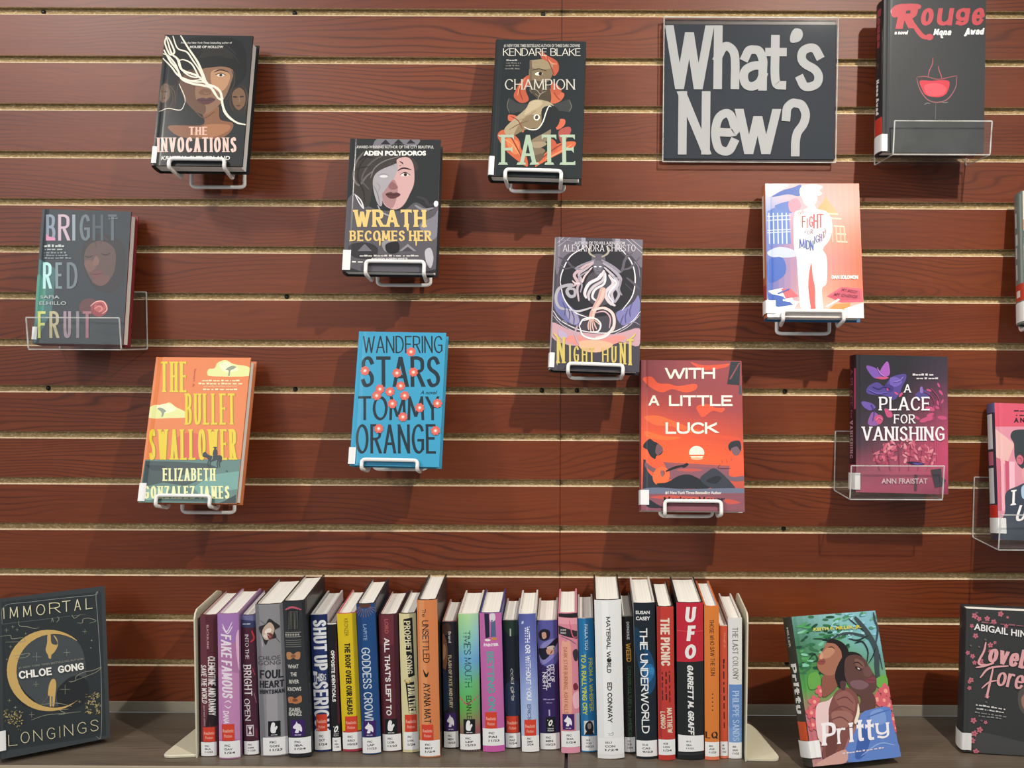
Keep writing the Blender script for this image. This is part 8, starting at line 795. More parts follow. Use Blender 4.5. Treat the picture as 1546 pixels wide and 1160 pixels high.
'P':{"v":[0.6164,-0.1363,-1.1442,0.145,0.2187,0.029,0.0071,-0.1192],"art":[["bg","#3c3d3d"],["s","#5a5350",[80.9,102.8,123.5,114.7,124.8,63.4,84.1,65.5]],["s","#a8766a",[82.8,88.9,101.9,101.7,115.8,72.2,89.5,68.2]],["s","#4a4b4b",[21.6,31.0,86.3,21.1,126.0,19.0,126.6,-6.7,22.3,0.3]],["e","#c4707c",14.9,208.7,2.1,1.59,-308.0],["e","#c4707c",12.9,206.3,2.1,1.59,-309.26],["e","#c4707c",10.2,207.5,2.1,1.59,-310.51],["e","#c4707c",10.5,210.7,2.1,1.59,-311.77],["e","#c4707c",13.4,211.4,2.1,1.59,-313.03],["e","#a04c5c",12.4,208.9,1.17,1.17,0],["e","#c4707c",16.8,204.1,1.65,1.26,-336.0],["e","#c4707c",17.8,206.4,1.65,1.26,-337.26],["e","#c4707c",20.1,206.1,1.65,1.26,-338.51],["e","#c4707c",20.6,203.7,1.65,1.26,-339.77],["e","#c4707c",18.5,202.4,1.65,1.26,-341.03],["e","#a04c5c",18.8,204.5,0.93,0.93,0],["e","#c4707c",30.3,208.0,1.87,1.42,-388.0],["e","#c4707c",32.5,206.4,1.87,1.42,-389.26],["e","#c4707c",31.7,203.7,1.87,1.42,-390.51],["e","#c4707c",29.0,203.6,1.87,1.42,-391.77],["e","#c4707c",28.1,206.2,1.87,1.42,-393.03],["e","#a04c5c",30.3,205.6,1.05,1.05,0],["e","#c4707c",37.6,199.8,1.98,1.51,-430.0],["e","#c4707c",38.1,202.7,1.98,1.51,-431.26],["e","#c4707c",40.9,203.1,1.98,1.51,-432.51],["e","#c4707c",42.1,200.4,1.98,1.51,-433.77],["e","#c4707c",40.0,198.4,1.98,1.51,-435.03],["e","#a04c5c",39.8,200.9,1.11,1.11,0],["e","#c4707c",47.5,214.9,1.98,1.51,-475.0],["e","#c4707c",50.1,216.0,1.98,1.51,-476.26],["e","#c4707c",51.8,213.7,1.98,1.51,-477.51],["e","#c4707c",50.3,211.2,1.98,1.51,-478.77],["e","#c4707c",47.6,211.9,1.98,1.51,-480.03],["e","#a04c5c",49.4,213.5,1.11,1.11,0],["e","#c4707c",59.6,210.1,0.99,0.75,-520.0],["e","#c4707c",60.7,209.2,0.99,0.75,-521.26],["e","#c4707c",60.2,207.8,0.99,0.75,-522.51],["e","#c4707c",58.8,207.9,0.99,0.75,-523.77],["e","#c4707c",58.4,209.3,0.99,0.75,-525.03],["e","#a04c5c",59.5,208.9,0.56,0.56,0],["e","#c4707c",9.2,194.8,1.43,1.09,-288.0],["e","#c4707c",10.0,192.9,1.43,1.09,-289.26],["e","#c4707c",8.5,191.4,1.43,1.09,-290.51],["e","#c4707c",6.7,192.4,1.43,1.09,-291.77],["e","#c4707c",7.1,194.5,1.43,1.09,-293.03],["e","#a04c5c",8.3,193.2,0.8,0.8,0],["e","#c4707c",12.7,180.4,1.87,1.42,-312.0],["e","#c4707c",15.4,180.4,1.87,1.42,-313.26],["e","#c4707c",16.2,177.7,1.87,1.42,-314.51],["e","#c4707c",14.0,176.1,1.87,1.42,-315.77],["e","#c4707c",11.8,177.7,1.87,1.42,-317.03],["e","#a04c5c",14.0,178.5,1.05,1.05,0],["e","#c4707c",58.6,194.0,1.54,1.17,-510.0],["e","#c4707c",56.4,194.2,1.54,1.17,-511.26],["e","#c4707c",55.9,196.4,1.54,1.17,-512.51],["e","#c4707c",57.8,197.6,1.54,1.17,-513.77],["e","#c4707c",59.4,196.2,1.54,1.17,-515.03],["e","#a04c5c",57.6,195.7,0.86,0.86,0],["e","#c4707c",37.8,166.6,1.87,1.42,-408.0],["e","#c4707c",37.3,163.8,1.87,1.42,-409.26],["e","#c4707c",34.6,163.4,1.87,1.42,-410.51],["e","#c4707c",33.5,165.9,1.87,1.42,-411.77],["e","#c4707c",35.5,167.9,1.87,1.42,-413.03],["e","#a04c5c",35.7,165.5,1.05,1.05,0],["e","#c4707c",41.9,171.3,1.21,0.92,-438.0],["e","#c4707c",43.5,170.7,1.21,0.92,-439.26],["e","#c4707c",43.4,168.9,1.21,0.92,-440.51],["e","#c4707c",41.8,168.4,1.21,0.92,-441.77],["e","#c4707c",40.8,169.9,1.21,0.92,-443.03],["e","#a04c5c",42.3,169.8,0.68,0.68,0],["e","#c4707c",2.8,153.9,1.54,1.17,-262.0],["e","#c4707c",5.0,153.3,1.54,1.17,-263.26],["e","#c4707c",5.0,151.0,1.54,1.17,-264.51],["e","#c4707c",3.0,150.1,1.54,1.17,-265.77],["e","#c4707c",1.6,151.9,1.54,1.17,-267.03],["e","#a04c5c",3.5,152.0,0.86,0.86,0],["e","#c4707c",9.1,148.7,1.65,1.26,-293.0],["e","#c4707c",11.5,149.1,1.65,1.26,-294.26],["e","#c4707c",12.5,146.9,1.65,1.26,-295.51],["e","#c4707c",10.8,145.1,1.65,1.26,-296.77],["e","#c4707c",8.7,146.3,1.65,1.26,-298.03],["e","#a04c5c",10.5,147.2,0.93,0.93,0],["e","#c4707c",24.3,142.1,1.98,1.51,-345.0],["e","#c4707c",24.2,139.1,1.98,1.51,-346.26],["e","#c4707c",21.5,138.2,1.98,1.51,-347.51],["e","#c4707c",19.9,140.6,1.98,1.51,-348.77],["e","#c4707c",21.6,143.0,1.98,1.51,-350.03],["e","#a04c5c",22.3,140.6,1.11,1.11,0],["e","#c4707c",11.6,138.2,1.54,1.17,-305.0],["e","#c4707c",13.3,139.7,1.54,1.17,-306.26],["e","#c4707c",15.2,138.5,1.54,1.17,-307.51],["e","#c4707c",14.6,136.3,1.54,1.17,-308.77],["e","#c4707c",12.4,136.0,1.54,1.17,-310.03],["e","#a04c5c",13.4,137.7,0.86,0.86,0],["e","#c4707c",28.5,133.5,1.54,1.17,-365.0],["e","#c4707c",26.5,132.5,1.54,1.17,-366.26],["e","#c4707c",25.0,134.3,1.54,1.17,-367.51],["e","#c4707c",26.2,136.3,1.54,1.17,-368.77],["e","#c4707c",28.3,135.8,1.54,1.17,-370.03],["e","#a04c5c",26.9,134.5,0.86,0.86,0],["e","#c4707c",33.7,156.0,1.32,1.01,-405.0],["e","#c4707c",34.4,157.9,1.32,1.01,-406.26],["e","#c4707c",36.2,157.9,1.32,1.01,-407.51],["e","#c4707c",36.8,156.0,1.32,1.01,-408.77],["e","#c4707c",35.2,154.9,1.32,1.01,-410.03],["e","#a04c5c",35.3,156.6,0.74,0.74,0],["e","#c4707c",55.9,150.8,1.32,1.01,-490.0],["e","#c4707c",55.0,149.0,1.32,1.01,-491.26],["e","#c4707c",53.1,149.4,1.32,1.01,-492.51],["e","#c4707c",52.9,151.3,1.32,1.01,-493.77],["e","#c4707c",54.6,152.2,1.32,1.01,-495.03],["e","#a04c5c",54.3,150.5,0.74,0.74,0],["e","#c4707c",10.6,112.6,1.87,1.42,-282.0],["e","#c4707c",10.9,109.8,1.87,1.42,-283.26],["e","#c4707c",8.5,108.5,1.87,1.42,-284.51],["e","#c4707c",6.7,110.5,1.87,1.42,-285.77],["e","#c4707c",7.9,113.0,1.87,1.42,-287.03],["e","#a04c5c",8.9,110.9,1.05,1.05,0],["e","#c4707c",6.6,96.6,1.54,1.17,-272.0],["e","#c4707c",5.1,98.3,1.54,1.17,-273.26],["e","#c4707c",6.2,100.3,1.54,1.17,-274.51],["e","#c4707c",8.4,99.8,1.54,1.17,-275.77],["e","#c4707c",8.6,97.5,1.54,1.17,-277.03],["e","#a04c5c",7.0,98.5,0.86,0.86,0],["e","#c4707c",30.9,86.8,1.65,1.26,-386.0],["e","#c4707c",31.3,89.3,1.65,1.26,-387.26],["e","#c4707c",33.7,89.7,1.65,1.26,-388.51],["e","#c4707c",34.7,87.4,1.65,1.26,-389.77],["e","#c4707c",32.9,85.7,1.65,1.26,-391.03],["e","#a04c5c",32.7,87.8,0.93,0.93,0],["e","#c4707c",11.7,48.1,2.1,1.59,-298.0],["e","#c4707c",12.1,51.2,2.1,1.59,-299.26],["e","#c4707c",15.1,51.8,2.1,1.59,-300.51],["e","#c4707c",16.5,49.1,2.1,1.59,-301.77],["e","#c4707c",14.4,46.7,2.1,1.59,-303.03],["e","#a04c5c",14.0,49.4,1.17,1.17,0],["e","#c4707c",32.3,49.1,1.32,1.01,-376.0],["e","#c4707c",33.0,47.3,1.32,1.01,-377.26],["e","#c4707c",31.5,46.0,1.32,1.01,-378.51],["e","#c4707c",29.9,47.0,1.32,1.01,-379.77],["e","#c4707c",30.4,48.9,1.32,1.01,-381.03],["e","#a04c5c",31.4,47.7,0.74,0.74,0],["e","#c4707c",23.9,38.6,2.21,1.68,-338.0],["e","#c4707c",25.9,36.1,2.21,1.68,-339.26],["e","#c4707c",24.2,33.2,2.21,1.68,-340.51],["e","#c4707c",21.2,33.9,2.21,1.68,-341.77],["e","#c4707c",21.0,37.2,2.21,1.68,-343.03],["e","#a04c5c",23.2,35.8,1.24,1.24,0],["e","#c4707c",13.8,27.6,2.21,1.68,-304.0],["e","#c4707c",13.4,30.9,2.21,1.68,-305.26],["e","#c4707c",16.3,32.5,2.21,1.68,-306.51],["e","#c4707c",18.4,30.1,2.21,1.68,-307.77],["e","#c4707c",16.9,27.2,2.21,1.68,-309.03],["e","#a04c5c",15.8,29.7,1.24,1.24,0],["e","#c4707c",14.4,16.5,2.1,1.59,-290.0],["e","#c4707c",11.4,16.4,2.1,1.59,-291.26],["e","#c4707c",10.5,19.4,2.1,1.59,-292.51],["e","#c4707c",12.9,21.3,2.1,1.59,-293.77],["e","#c4707c",15.3,19.5,2.1,1.59,-295.03],["e","#a04c5c",12.9,18.6,1.17,1.17,0],["e","#c4707c",21.3,2.6,2.21,1.68,-314.0],["e","#c4707c",19.9,-0.5,2.21,1.68,-315.26],["e","#c4707c",16.8,-0.2,2.21,1.68,-316.51],["e","#c4707c",16.2,3.1,2.21,1.68,-317.77],["e","#c4707c",19.0,4.8,2.21,1.68,-319.03],["e","#a04c5c",18.7,2.0,1.24,1.24,0],["e","#c4707c",7.9,108.3,1.32,1.01,-270.0],["e","#c4707c",7.1,106.4,1.32,1.01,-271.26],["e","#c4707c",5.2,106.6,1.32,1.01,-272.51],["e","#c4707c",4.8,108.5,1.32,1.01,-273.77],["e","#c4707c",6.5,109.6,1.32,1.01,-275.03],["e","#a04c5c",6.3,107.9,0.74,0.74,0],["e","#6e6266",7.2,163.3,1.98,1.32,-0.5],["e","#6e6266",19.5,162.3,1.98,1.32,-0.5],["e","#6e6266",28.2,173.8,1.98,1.32,-0.5],["e","#6e6266",15.0,214.2,1.98,1.32,-0.5],["e","#6e6266",25.6,50.1,1.98,1.32,-0.5],["e","#6e6266",31.6,78.8,1.98,1.32,-0.5],["e","#6e6266",36.6,146.1,1.98,1.32,-0.5],["t",["B",0.02,0.0],"#f0edea","ABIGAIL HIN",[11.1,187.7,86.8,179.4,11.3,198.1]],["t",["D"],"#8f5f68","AUTHOR OF LOVEBOAT, TAIPEI",[22.0,198.6,121.5,194.2,22.2,201.9]],["l","#e3a7a8",3.31,[28.9,170.3,26.4,156.1,19.0,138.0,30.2,135.1,41.2,140.0]],["l","#e3a7a8",2.65,[15.2,130.8,25.8,133.0,41.3,138.6]],["t",["K",0.2,0.12,0,0.1,20],"#e3a7a8","oveboat",[31.2,141.1,134.2,124.6,33.9,169.4]],["l","#e3a7a8",3.09,[21.8,115.4,34.8,130.7,62.4,135.8]],["l","#e3a7a8",3.31,[40.3,132.2,36.4,109.6,32.5,88.2,34.7,86.0]],["l","#e3a7a8",2.43,[24.4,99.5,35.3,109.6,46.3,112.6]],["t",["K",0.2,0.12,0,0.1,20],"#e3a7a8","orever",[44.3,105.4,124.0,96.0,46.0,126.6]],["t",["D"],"#d9d6d2","\"A celebration you'll want to",[16.5,72.7,59.6,68.2,16.7,76.0]],["t",["D"],"#d9d6d2","discover in a single sitting.\"",[17.6,67.1,57.5,63.4,17.7,69.9]],["t",["D"],"#9a9896","Kirkus Reviews on the previous book",[15.5,61.7,61.5,57.1,15.6,64.1]],["t",["D"],"#9a9896","in this romantic series",[20.9,56.4,54.4,54.3,21.1,58.8]]]}
}
ROW_BOOKS={
's01':{"v":[-0.5209,-0.1593,0.0247,0.2141,0.0112,0.1055],"base":"#5b2a33","board":"#5a2a33","lining":"#caa7a5","art":[["p","#6b3540",[-0.2,213.9,7.8,213.9,14.9,24.6,0.7,24.6]],["p","#2a1c20",[18.2,113.5,24.2,124.6,24.6,46.2,7.6,45.0,12.8,81.6]],["t",["B",0.01,0.0],"#c9a0a0","BLACKBURNE",[9.5,199.7,9.9,163.3,12.6,199.7]],["t",["K",0.14,0.1,0,0.1,20],"#f0e9e2","CLEMENTINE AND DANNY",[11.5,152.4,12.2,61.6,21.3,152.4]],["t",["K",0.15,0.11,0,0.1,20],"#f0e9e2","SAVE THE WORLD",[1.2,139.2,2.5,80.3,8.8,139.2]],["t",["B",0,0.2],"#d8c8c4","(and each other)",[4.0,77.7,4.6,46.2,6.9,77.7]],["p","#d8442c",[3.6,44.3,21.1,44.3,21.3,22.2,4.1,22.2]],["t",["B",0.03,0.0],"#f0a896","Realistic",[5.1,33.1,20.0,33.1,5.1,37.6]],["t",["B",0.03,0.0],"#f0a896","Fiction",[7.1,26.5,17.9,26.5,7.1,30.5]],["p","#f3f3f1",[0.2,21.5,22.8,21.5,22.9,0.5,0.8,0.5]],["t",["B",0.03,0.0],"#4a4a4a","FIC",[6.7,14.5,12.7,14.5,6.7,17.2]],["t",["B",0.03,0.0],"#4a4a4a","BLA",[6.7,9.8,15.2,9.8,6.7,12.6]],["t",["B",0.03,0.0],"#4a4a4a","11/23",[6.7,5.3,17.8,5.3,6.7,8.0]]]},
's02':{"v":[-0.4876,-0.1668,0.0303,0.2186,0.003,0.0998],"base":"#b67aa8","board":"#a07aa0","lining":"#e6dbe2","art":[["p","#a87ab8",[-0.0,218.3,30.4,218.3,30.8,175.3,0.6,175.3]],["p","#c78ab8",[0.5,138.7,29.9,128.1,30.6,29.2,-0.1,29.2]],["s","#e7b8d2",[26.2,183.1,30.9,190.9,30.9,133.4,27.5,149.2]],["l","#f0e0ec",1.52,[7.4,203.7,13.6,192.2,21.4,206.3]],["l","#f0e0ec",1.52,[7.3,199.1,14.8,189.6,21.8,199.9]],["t",["K",0.2,0.13,0,0.15,20],"#efe3ec","FAKE FAMOUS",[4.9,188.8,6.1,90.7,19.7,188.8]],["l","#f0e0ec",1.52,[9.1,85.3,14.9,88.0,19.0,84.0]],["l","#f0e0ec",1.52,[9.1,81.2,14.8,77.2,18.5,80.4]],["t",["B",0.03,0.1],"#f0e3ec","DANA",[6.9,73.1,7.7,52.7,15.3,73.1]],["p","#d8442c",[4.5,52.7,22.9,52.7,23.2,27.3,4.7,27.3]],["t",["B",0.03,0.0],"#f0a896","Realistic",[5.9,40.0,21.7,40.0,6.0,45.1]],["t",["B",0.03,0.0],"#f0a896","Fiction",[7.9,32.4,19.5,32.4,8.0,37.0]],["p","#f3f3f1",[0.4,26.8,30.0,26.8,30.4,1.7,0.6,1.7]],["t",["B",0.03,0.0],"#4a4a4a","FIC",[8.8,18.5,16.8,18.5,8.8,21.8]],["t",["B",0.03,0.0],"#4a4a4a","DAV",[8.7,13.0,20.0,13.0,8.7,16.3]],["t",["B",0.03,0.0],"#4a4a4a","1/24",[8.6,7.5,23.5,7.5,8.7,10.7]]]},
's03':{"v":[-0.4589,-0.1544,0.0216,0.2129,-0.0144,0.094],"base":"#4b2334","board":"#5c4a72","lining":"#e0d8dc","art":[["p","#6f6f9a",[-0.1,212.7,21.8,212.7,21.9,199.5,0.3,199.5]],["p","#3a3f63",[0.5,206.8,21.1,203.8,21.3,193.6,0.5,195.1]],["l","#c83a3a",2.36,[15.8,189.3,19.0,177.8,13.7,172.0]],["l","#b8384a",2.12,[15.5,132.7,18.6,121.7]],["l","#8f5a68",2.83,[16.8,94.7,19.7,78.7]],["t",["D"],"#b9bcd0","GARDNER",[3.1,198.6,15.3,198.6,3.2,202.1]],["t",["K",0.16,0.08,0.05,0.0,20],"#d8cdd0","INTO THE",[6.1,184.1,6.2,146.6,11.2,184.1]],["t",["K",0.17,0.08,0.05,0.0,20],"#e8e0e0","BRIGHT",[2.4,138.3,3.2,90.7,13.4,138.3]],["t",["K",0.17,0.08,0.05,0.0,20],"#e8e0e0","OPEN",[2.2,86.7,2.9,52.6,10.3,86.7]],["p","#d8c8d0",[4.0,46.2,15.0,46.2,15.0,29.1,4.1,29.1]],["p","#4b2030",[5.5,44.4,13.7,44.4,13.8,30.9,5.7,30.9]],["p","#e8dce2",[6.6,43.6,12.8,43.6,10.0,37.8,12.5,31.7,6.8,31.7,9.3,37.8]],["p","#6f2d44",[17.1,39.8,20.1,39.8,20.2,25.8,17.1,25.8]],["p","#f3f3f1",[0.2,21.3,21.4,21.3,21.2,0.9,0.2,0.9]],["t",["B",0.03,0.0],"#4a4a4a","FIC",[6.1,14.5,11.8,14.5,6.2,17.2]],["t",["B",0.03,0.0],"#4a4a4a","DIM",[6.0,10.0,14.0,10.0,6.1,12.7]],["t",["B",0.03,0.0],"#4a4a4a","11/23",[5.9,5.6,16.4,5.6,6.0,8.2]]]},
's04':{"v":[-0.4235,-0.1583,0.0402,0.2307,-0.0245,0.0874],"base":"#8e8c8f","board":"#2a2a2c","lining":"#d8d4cc","art":[["p","#77767a",[-0.2,230.1,5.5,230.1,8.2,26.3,0.8,26.3]],["p","#a19ea2",[12.6,145.3,28.3,145.3,27.1,26.3,10.8,26.3]],["s","#2d2a2a",[4.1,195.8,14.7,201.1,20.2,209.0,27.8,203.7,35.3,195.8,27.3,190.5,29.5,179.9,19.0,177.2,13.5,169.3,8.8,182.6]],["s","#c7b09c",[11.9,195.8,21.3,203.7,27.4,193.2,21.7,179.9,13.8,177.2,8.9,185.2]],["e","#efe2d4",18.2,190.5,5.68,3.62,0.6],["e","#e0d2c6",16.1,182.6,5.17,3.1,-0.3],["s","#7a3b36",[16.8,187.9,24.5,185.2,21.6,177.2,17.8,179.9]],["l","#2d2a2a",1.55,[27.0,182.6,34.4,171.9]],["l","#dcdcdc",1.03,[8.6,177.2,9.5,166.6]],["l","#2d2a2a",1.29,[7.1,206.4,14.7,200.6]],["t",["B",0.01,0.0],"#4c4a4c","CHLOE",[1.7,146.3,34.0,146.3,2.0,152.8]],["t",["B",0.01,0.0],"#4c4a4c","GONG",[1.4,138.9,33.8,138.9,1.7,145.3]],["t",["K",0.2,0.18,0.0,0.0,20],"#26262a","FOUL",[2.7,118.5,37.2,118.5,3.2,131.4]],["t",["K",0.2,0.18,0.0,0.0,20],"#26262a","HEART",[2.2,104.5,37.8,104.5,2.6,115.3]],["t",["K",0.24,0.2,0.0,0.0,20],"#2b2b2e","HUNTSMAN",[1.9,95.3,38.0,95.3,2.1,101.8]],["p","#15171a",[12.9,53.6,30.7,53.6,30.3,30.2,12.4,30.2]],["s","#f1f1ee",[16.7,36.7,16.4,43.1,18.1,50.1,20.8,51.7,23.1,49.4,22.4,44.2,24.7,46.1,26.5,43.8,24.2,39.6,23.3,36.0,20.2,35.3]],["t",["D"],"#cfcfcf","Romance",[16.5,31.8,26.4,31.8,16.6,33.9]],["p","#f3f3f1",[4.3,28.5,40.4,28.5,40.0,1.7,3.8,1.7]],["t",["B",0.03,0.0],"#4a4a4a","FIC",[14.2,19.7,24.0,19.7,14.4,23.2]],["t",["B",0.03,0.0],"#4a4a4a","GON",[14.0,13.8,27.7,13.8,14.1,17.3]],["t",["B",0.03,0.0],"#4a4a4a","11/23",[13.8,7.9,31.9,7.9,13.9,11.4]]]},
's05':{"v":[-0.3835,-0.1621,0.0327,0.2368,-0.0311,0.0801],"base":"#25282a","board":"#2a2c2c","lining":"#d4d0c4","art":[["p","#303335",[-0.4,236.3,27.5,236.3,33.4,32.2,3.4,32.2]],["l","#b8586a",3.11,[3.7,224.1,14.2,227.8,27.0,223.0]],["p","#1b1e20",[6.3,224.1,23.9,224.1,21.1,194.3,6.6,194.3]],["l","#8f8f86",0.78,[9.3,222.2,7.7,194.8]],["l","#8f8f86",0.78,[11.4,222.2,9.7,194.8]],["l","#8f8f86",0.78,[13.5,222.2,11.8,194.8]],["l","#8f8f86",0.78,[15.6,222.2,13.9,194.8]],["l","#8f8f86",0.78,[17.6,222.2,16.0,194.8]],["l","#8f8f86",0.78,[19.7,222.2,18.0,194.8]],["l","#8f8f86",0.78,[21.8,222.2,20.1,194.8]],["p","#8a8880",[2.3,190.3,25.1,190.3,25.1,189.0,2.2,189.0]],["p","#8a8880",[2.0,183.7,24.8,183.7,24.8,182.6,2.0,182.6]],["p","#a5a298",[3.2,188.4,5.0,186.3,3.1,184.2,1.6,186.3]],["p","#a5a298",[6.9,188.4,8.6,186.3,6.7,184.2,5.2,186.3]],["p","#a5a298",[10.5,188.4,12.2,186.3,10.3,184.2,8.9,186.3]],["p","#a5a298",[14.1,188.4,15.9,186.3,14.0,184.2,12.5,186.3]],["p","#a5a298",[17.8,188.4,19.5,186.3,17.6,184.2,16.1,186.3]],["p","#a5a298",[21.4,188.4,23.1,186.3,21.2,184.2,19.8,186.3]],["p","#77756e",[2.3,178.3,25.1,178.3,25.1,177.5,2.3,177.5]],["p","#77756e",[2.2,175.1,25.0,175.1,25.0,174.3,2.1,174.3]],["p","#77756e",[2.0,171.9,24.9,171.9,24.8,171.1,2.0,171.1]],["p","#77756e",[1.9,168.7,24.7,168.7,24.7,167.9,1.9,167.9]],["s","#b9835a",[3.0,159.1,8.8,160.2,12.8,157.0,17.9,160.2,22.8,159.1,21.9,150.3,17.2,149.0,12.6,151.6,7.8,149.0,3.2,150.3]],["e","#8a5a3c",12.7,154.3,3.63,2.59,0],["s","#b9774c",[2.3,91.4,8.6,92.7,12.4,90.1,21.1,94.1,21.8,84.7,13.3,82.0,8.2,83.3,3.0,83.3]],["e","#7d4c30",12.5,87.4,4.14,2.33,0],["t",["B",0.02,0.0],"#d9d6cc","WHAT",[3.9,135.6,19.5,135.6,4.1,141.5]],["t",["B",0.02,0.0],"#d9d6cc","THE",[7.3,123.8,16.4,123.8,7.5,129.7]],["t",["B",0.02,0.0],"#d9d6cc","RIVER",[4.7,112.6,19.3,112.6,5.0,118.5]],["t",["B",0.02,0.0],"#d9d6cc","KNOWS",[2.2,101.3,21.9,101.3,2.4,107.2]],["t",["B",0.02,0.0],"#d9d6cc","ISABEL",[2.9,70.2,20.6,70.2,3.2,76.1]],["t",["B",0.02,0.0],"#d9d6cc","IBANEZ",[2.1,63.7,21.4,63.7,2.4,69.6]],["p","#3d1f63",[5.0,57.3,25.3,57.3,24.7,32.0,4.3,32.0]],["s","#f0eef2",[10.3,38.3,12.1,43.4,8.5,44.6,7.8,47.2,11.9,51.7,13.4,55.3,14.9,52.2,18.5,50.2,20.7,44.6,20.1,39.1,16.5,41.6,15.4,38.0]],["t",["D"],"#cfc8d8","Fantasy",[9.7,33.7,19.9,33.7,9.8,36.0]],["p","#f3f3f1",[0.2,30.3,32.6,30.3,32.1,6.1,-0.3,6.1]],["t",["B",0.03,0.0],"#4a4a4a","FIC",[9.1,22.3,17.8,22.3,9.2,25.5]],["t",["B",0.03,0.0],"#4a4a4a","IBA",[8.9,17.0,21.2,17.0,9.0,20.2]],["t",["B",0.03,0.0],"#4a4a4a","1/24",[8.6,11.7,24.8,11.7,8.8,14.8]]]},
's06':{"v":[-0.3553,-0.1425,0.0244,0.2107,-0.0212,0.0736],"base":"#23346a","board":"#d4d4d2","lining":"#9a9a98","art":[["p","#1b2a58",[0.1,210.9,24.4,210.9,24.2,200.2,-0.3,200.2]],["p","#1a2036",[22.4,200.2,26.3,200.2,25.2,34.1,21.4,34.1]],["t",["K",0.2,0.13,0,0.0,20],"#e9e9ea","SHUT UP,",[1.3,202.6,1.4,119.2,22.5,202.6]],["t",["K",0.2,0.13,0,0.0,20],"#e9e9ea","SERIOUS",[1.0,108.4,1.6,25.0,22.3,108.4]],["p","#23346a",[1.6,124.6,20.8,124.6,21.4,107.9,1.9,107.9]],["t",["B",0.04,0.0],"#e9e9ea","THIS",[1.5,108.4,15.4,108.4,1.9,120.6]],["t",["B",0,0.0],"#e9e9ea","IS",[16.4,109.5,20.1,109.5,16.6,119.2]],["p","#d8442c",[3.6,57.7,19.9,57.7,19.8,30.4,3.2,30.4]],["t",["B",0.03,0.0],"#f0a896","Realistic",[4.6,44.2,18.6,44.2,4.8,49.7]],["t",["B",0.03,0.0],"#f0a896","Fiction",[6.3,36.0,16.5,36.0,6.5,40.9]],["p","#f3f3f1",[0.8,31.6,24.2,31.6,24.2,2.7,0.4,2.7]],["t",["B",0.03,0.0],"#4a4a4a","FIC",[7.2,22.2,13.6,22.2,7.4,26.0]],["t",["B",0.03,0.0],"#4a4a4a","IXT",[7.1,15.9,16.1,15.9,7.2,19.6]],["t",["B",0.03,0.0],"#4a4a4a","1/24",[6.9,9.5,18.8,9.5,7.0,13.3]]]},
's07':{"v":[-0.3346,-0.1423,0.0131,0.1976,-0.0287,0.0695],"base":"#1b181b","board":"#7a7470","lining":"#3a3432","art":[["p","#e9e6e2",[-0.2,200.6,12.9,200.6,13.3,195.9,0.3,195.9]],["p","#4b1f2c",[9.9,150.3,12.7,180.4,13.2,26.6,10.2,26.6]],["t",["K",0.26,0.2,0,0.0,20],"#f0ece6","OPPOSITE IDENTICALS",[4.0,156.2,3.4,77.2,9.0,156.2]],["p","#15171a",[1.7,42.8,13.4,42.8,12.7,22.2,1.2,22.2]],["e","#f1f1ee",7.2,34.9,2.62,5.67,-0.4],["e","#15171a",7.2,34.9,1.18,2.36,-0.4],["e","#f1f1ee",4.1,38.6,0.65,0.94,0],["e","#f1f1ee",10.0,30.8,0.65,0.94,0],["t",["B",0.03,0.0],"#cfcfcf","Science",[3.4,26.7,10.6,26.7,3.5,28.8]],["t",["B",0.03,0.0],"#cfcfcf","Fiction",[3.3,23.9,10.5,23.9,3.4,25.9]],["p","#f3f3f1",[1.2,21.8,14.0,21.8,13.3,1.1,0.7,1.1]],["t",["B",0.03,0.0],"#4a4a4a","FIC",[4.6,14.9,8.0,14.9,4.7,17.6]],["t",["B",0.03,0.0],"#4a4a4a","KEN",[4.4,10.3,9.2,10.3,4.5,13.0]],["t",["B",0.03,0.0],"#4a4a4a","11/23",[4.2,5.8,10.6,5.8,4.3,8.5]]]},
's08':{"v":[-0.3105,-0.1421,0.0283,0.2123,-0.037,0.0651],"base":"#e0c21f","board":"#c85a6a","lining":"#eee6d4","art":[["t",["B",0,0.0],"#6a5a14","KRONZER",[10.7,204.7,10.5,177.8,16.4,204.7]],["t",["K",0.22,0.2,0,0.0,20],"#1e1a10","THE ROOF OVER OUR HEADS",[9.5,167.1,9.1,57.2,17.8,167.1]],["p","#a83a48",[1.5,31.8,28.5,31.8,28.3,-0.4,-0.0,-0.4]],["p","#d8442c",[5.3,54.4,23.5,54.4,23.0,30.1,4.7,30.1]],["t",["B",0.03,0.0],"#f0a896","Realistic",[6.3,42.3,21.9,42.3,6.5,47.1]],["t",["B",0.03,0.0],"#f0a896","Fiction",[8.1,35.0,19.5,35.0,8.3,39.4]],["p","#f3f3f1",[0.3,29.5,28.4,29.5,27.9,3.7,-0.4,3.7]],["t",["B",0.03,0.0],"#4a4a4a","FIC",[8.0,21.0,15.6,21.0,8.1,24.4]],["t",["B",0.03,0.0],"#4a4a4a","KRO",[7.7,15.4,18.4,15.4,7.9,18.7]],["t",["B",0.03,0.0],"#4a4a4a","10/23",[7.4,9.7,21.6,9.7,7.6,13.0]]]},
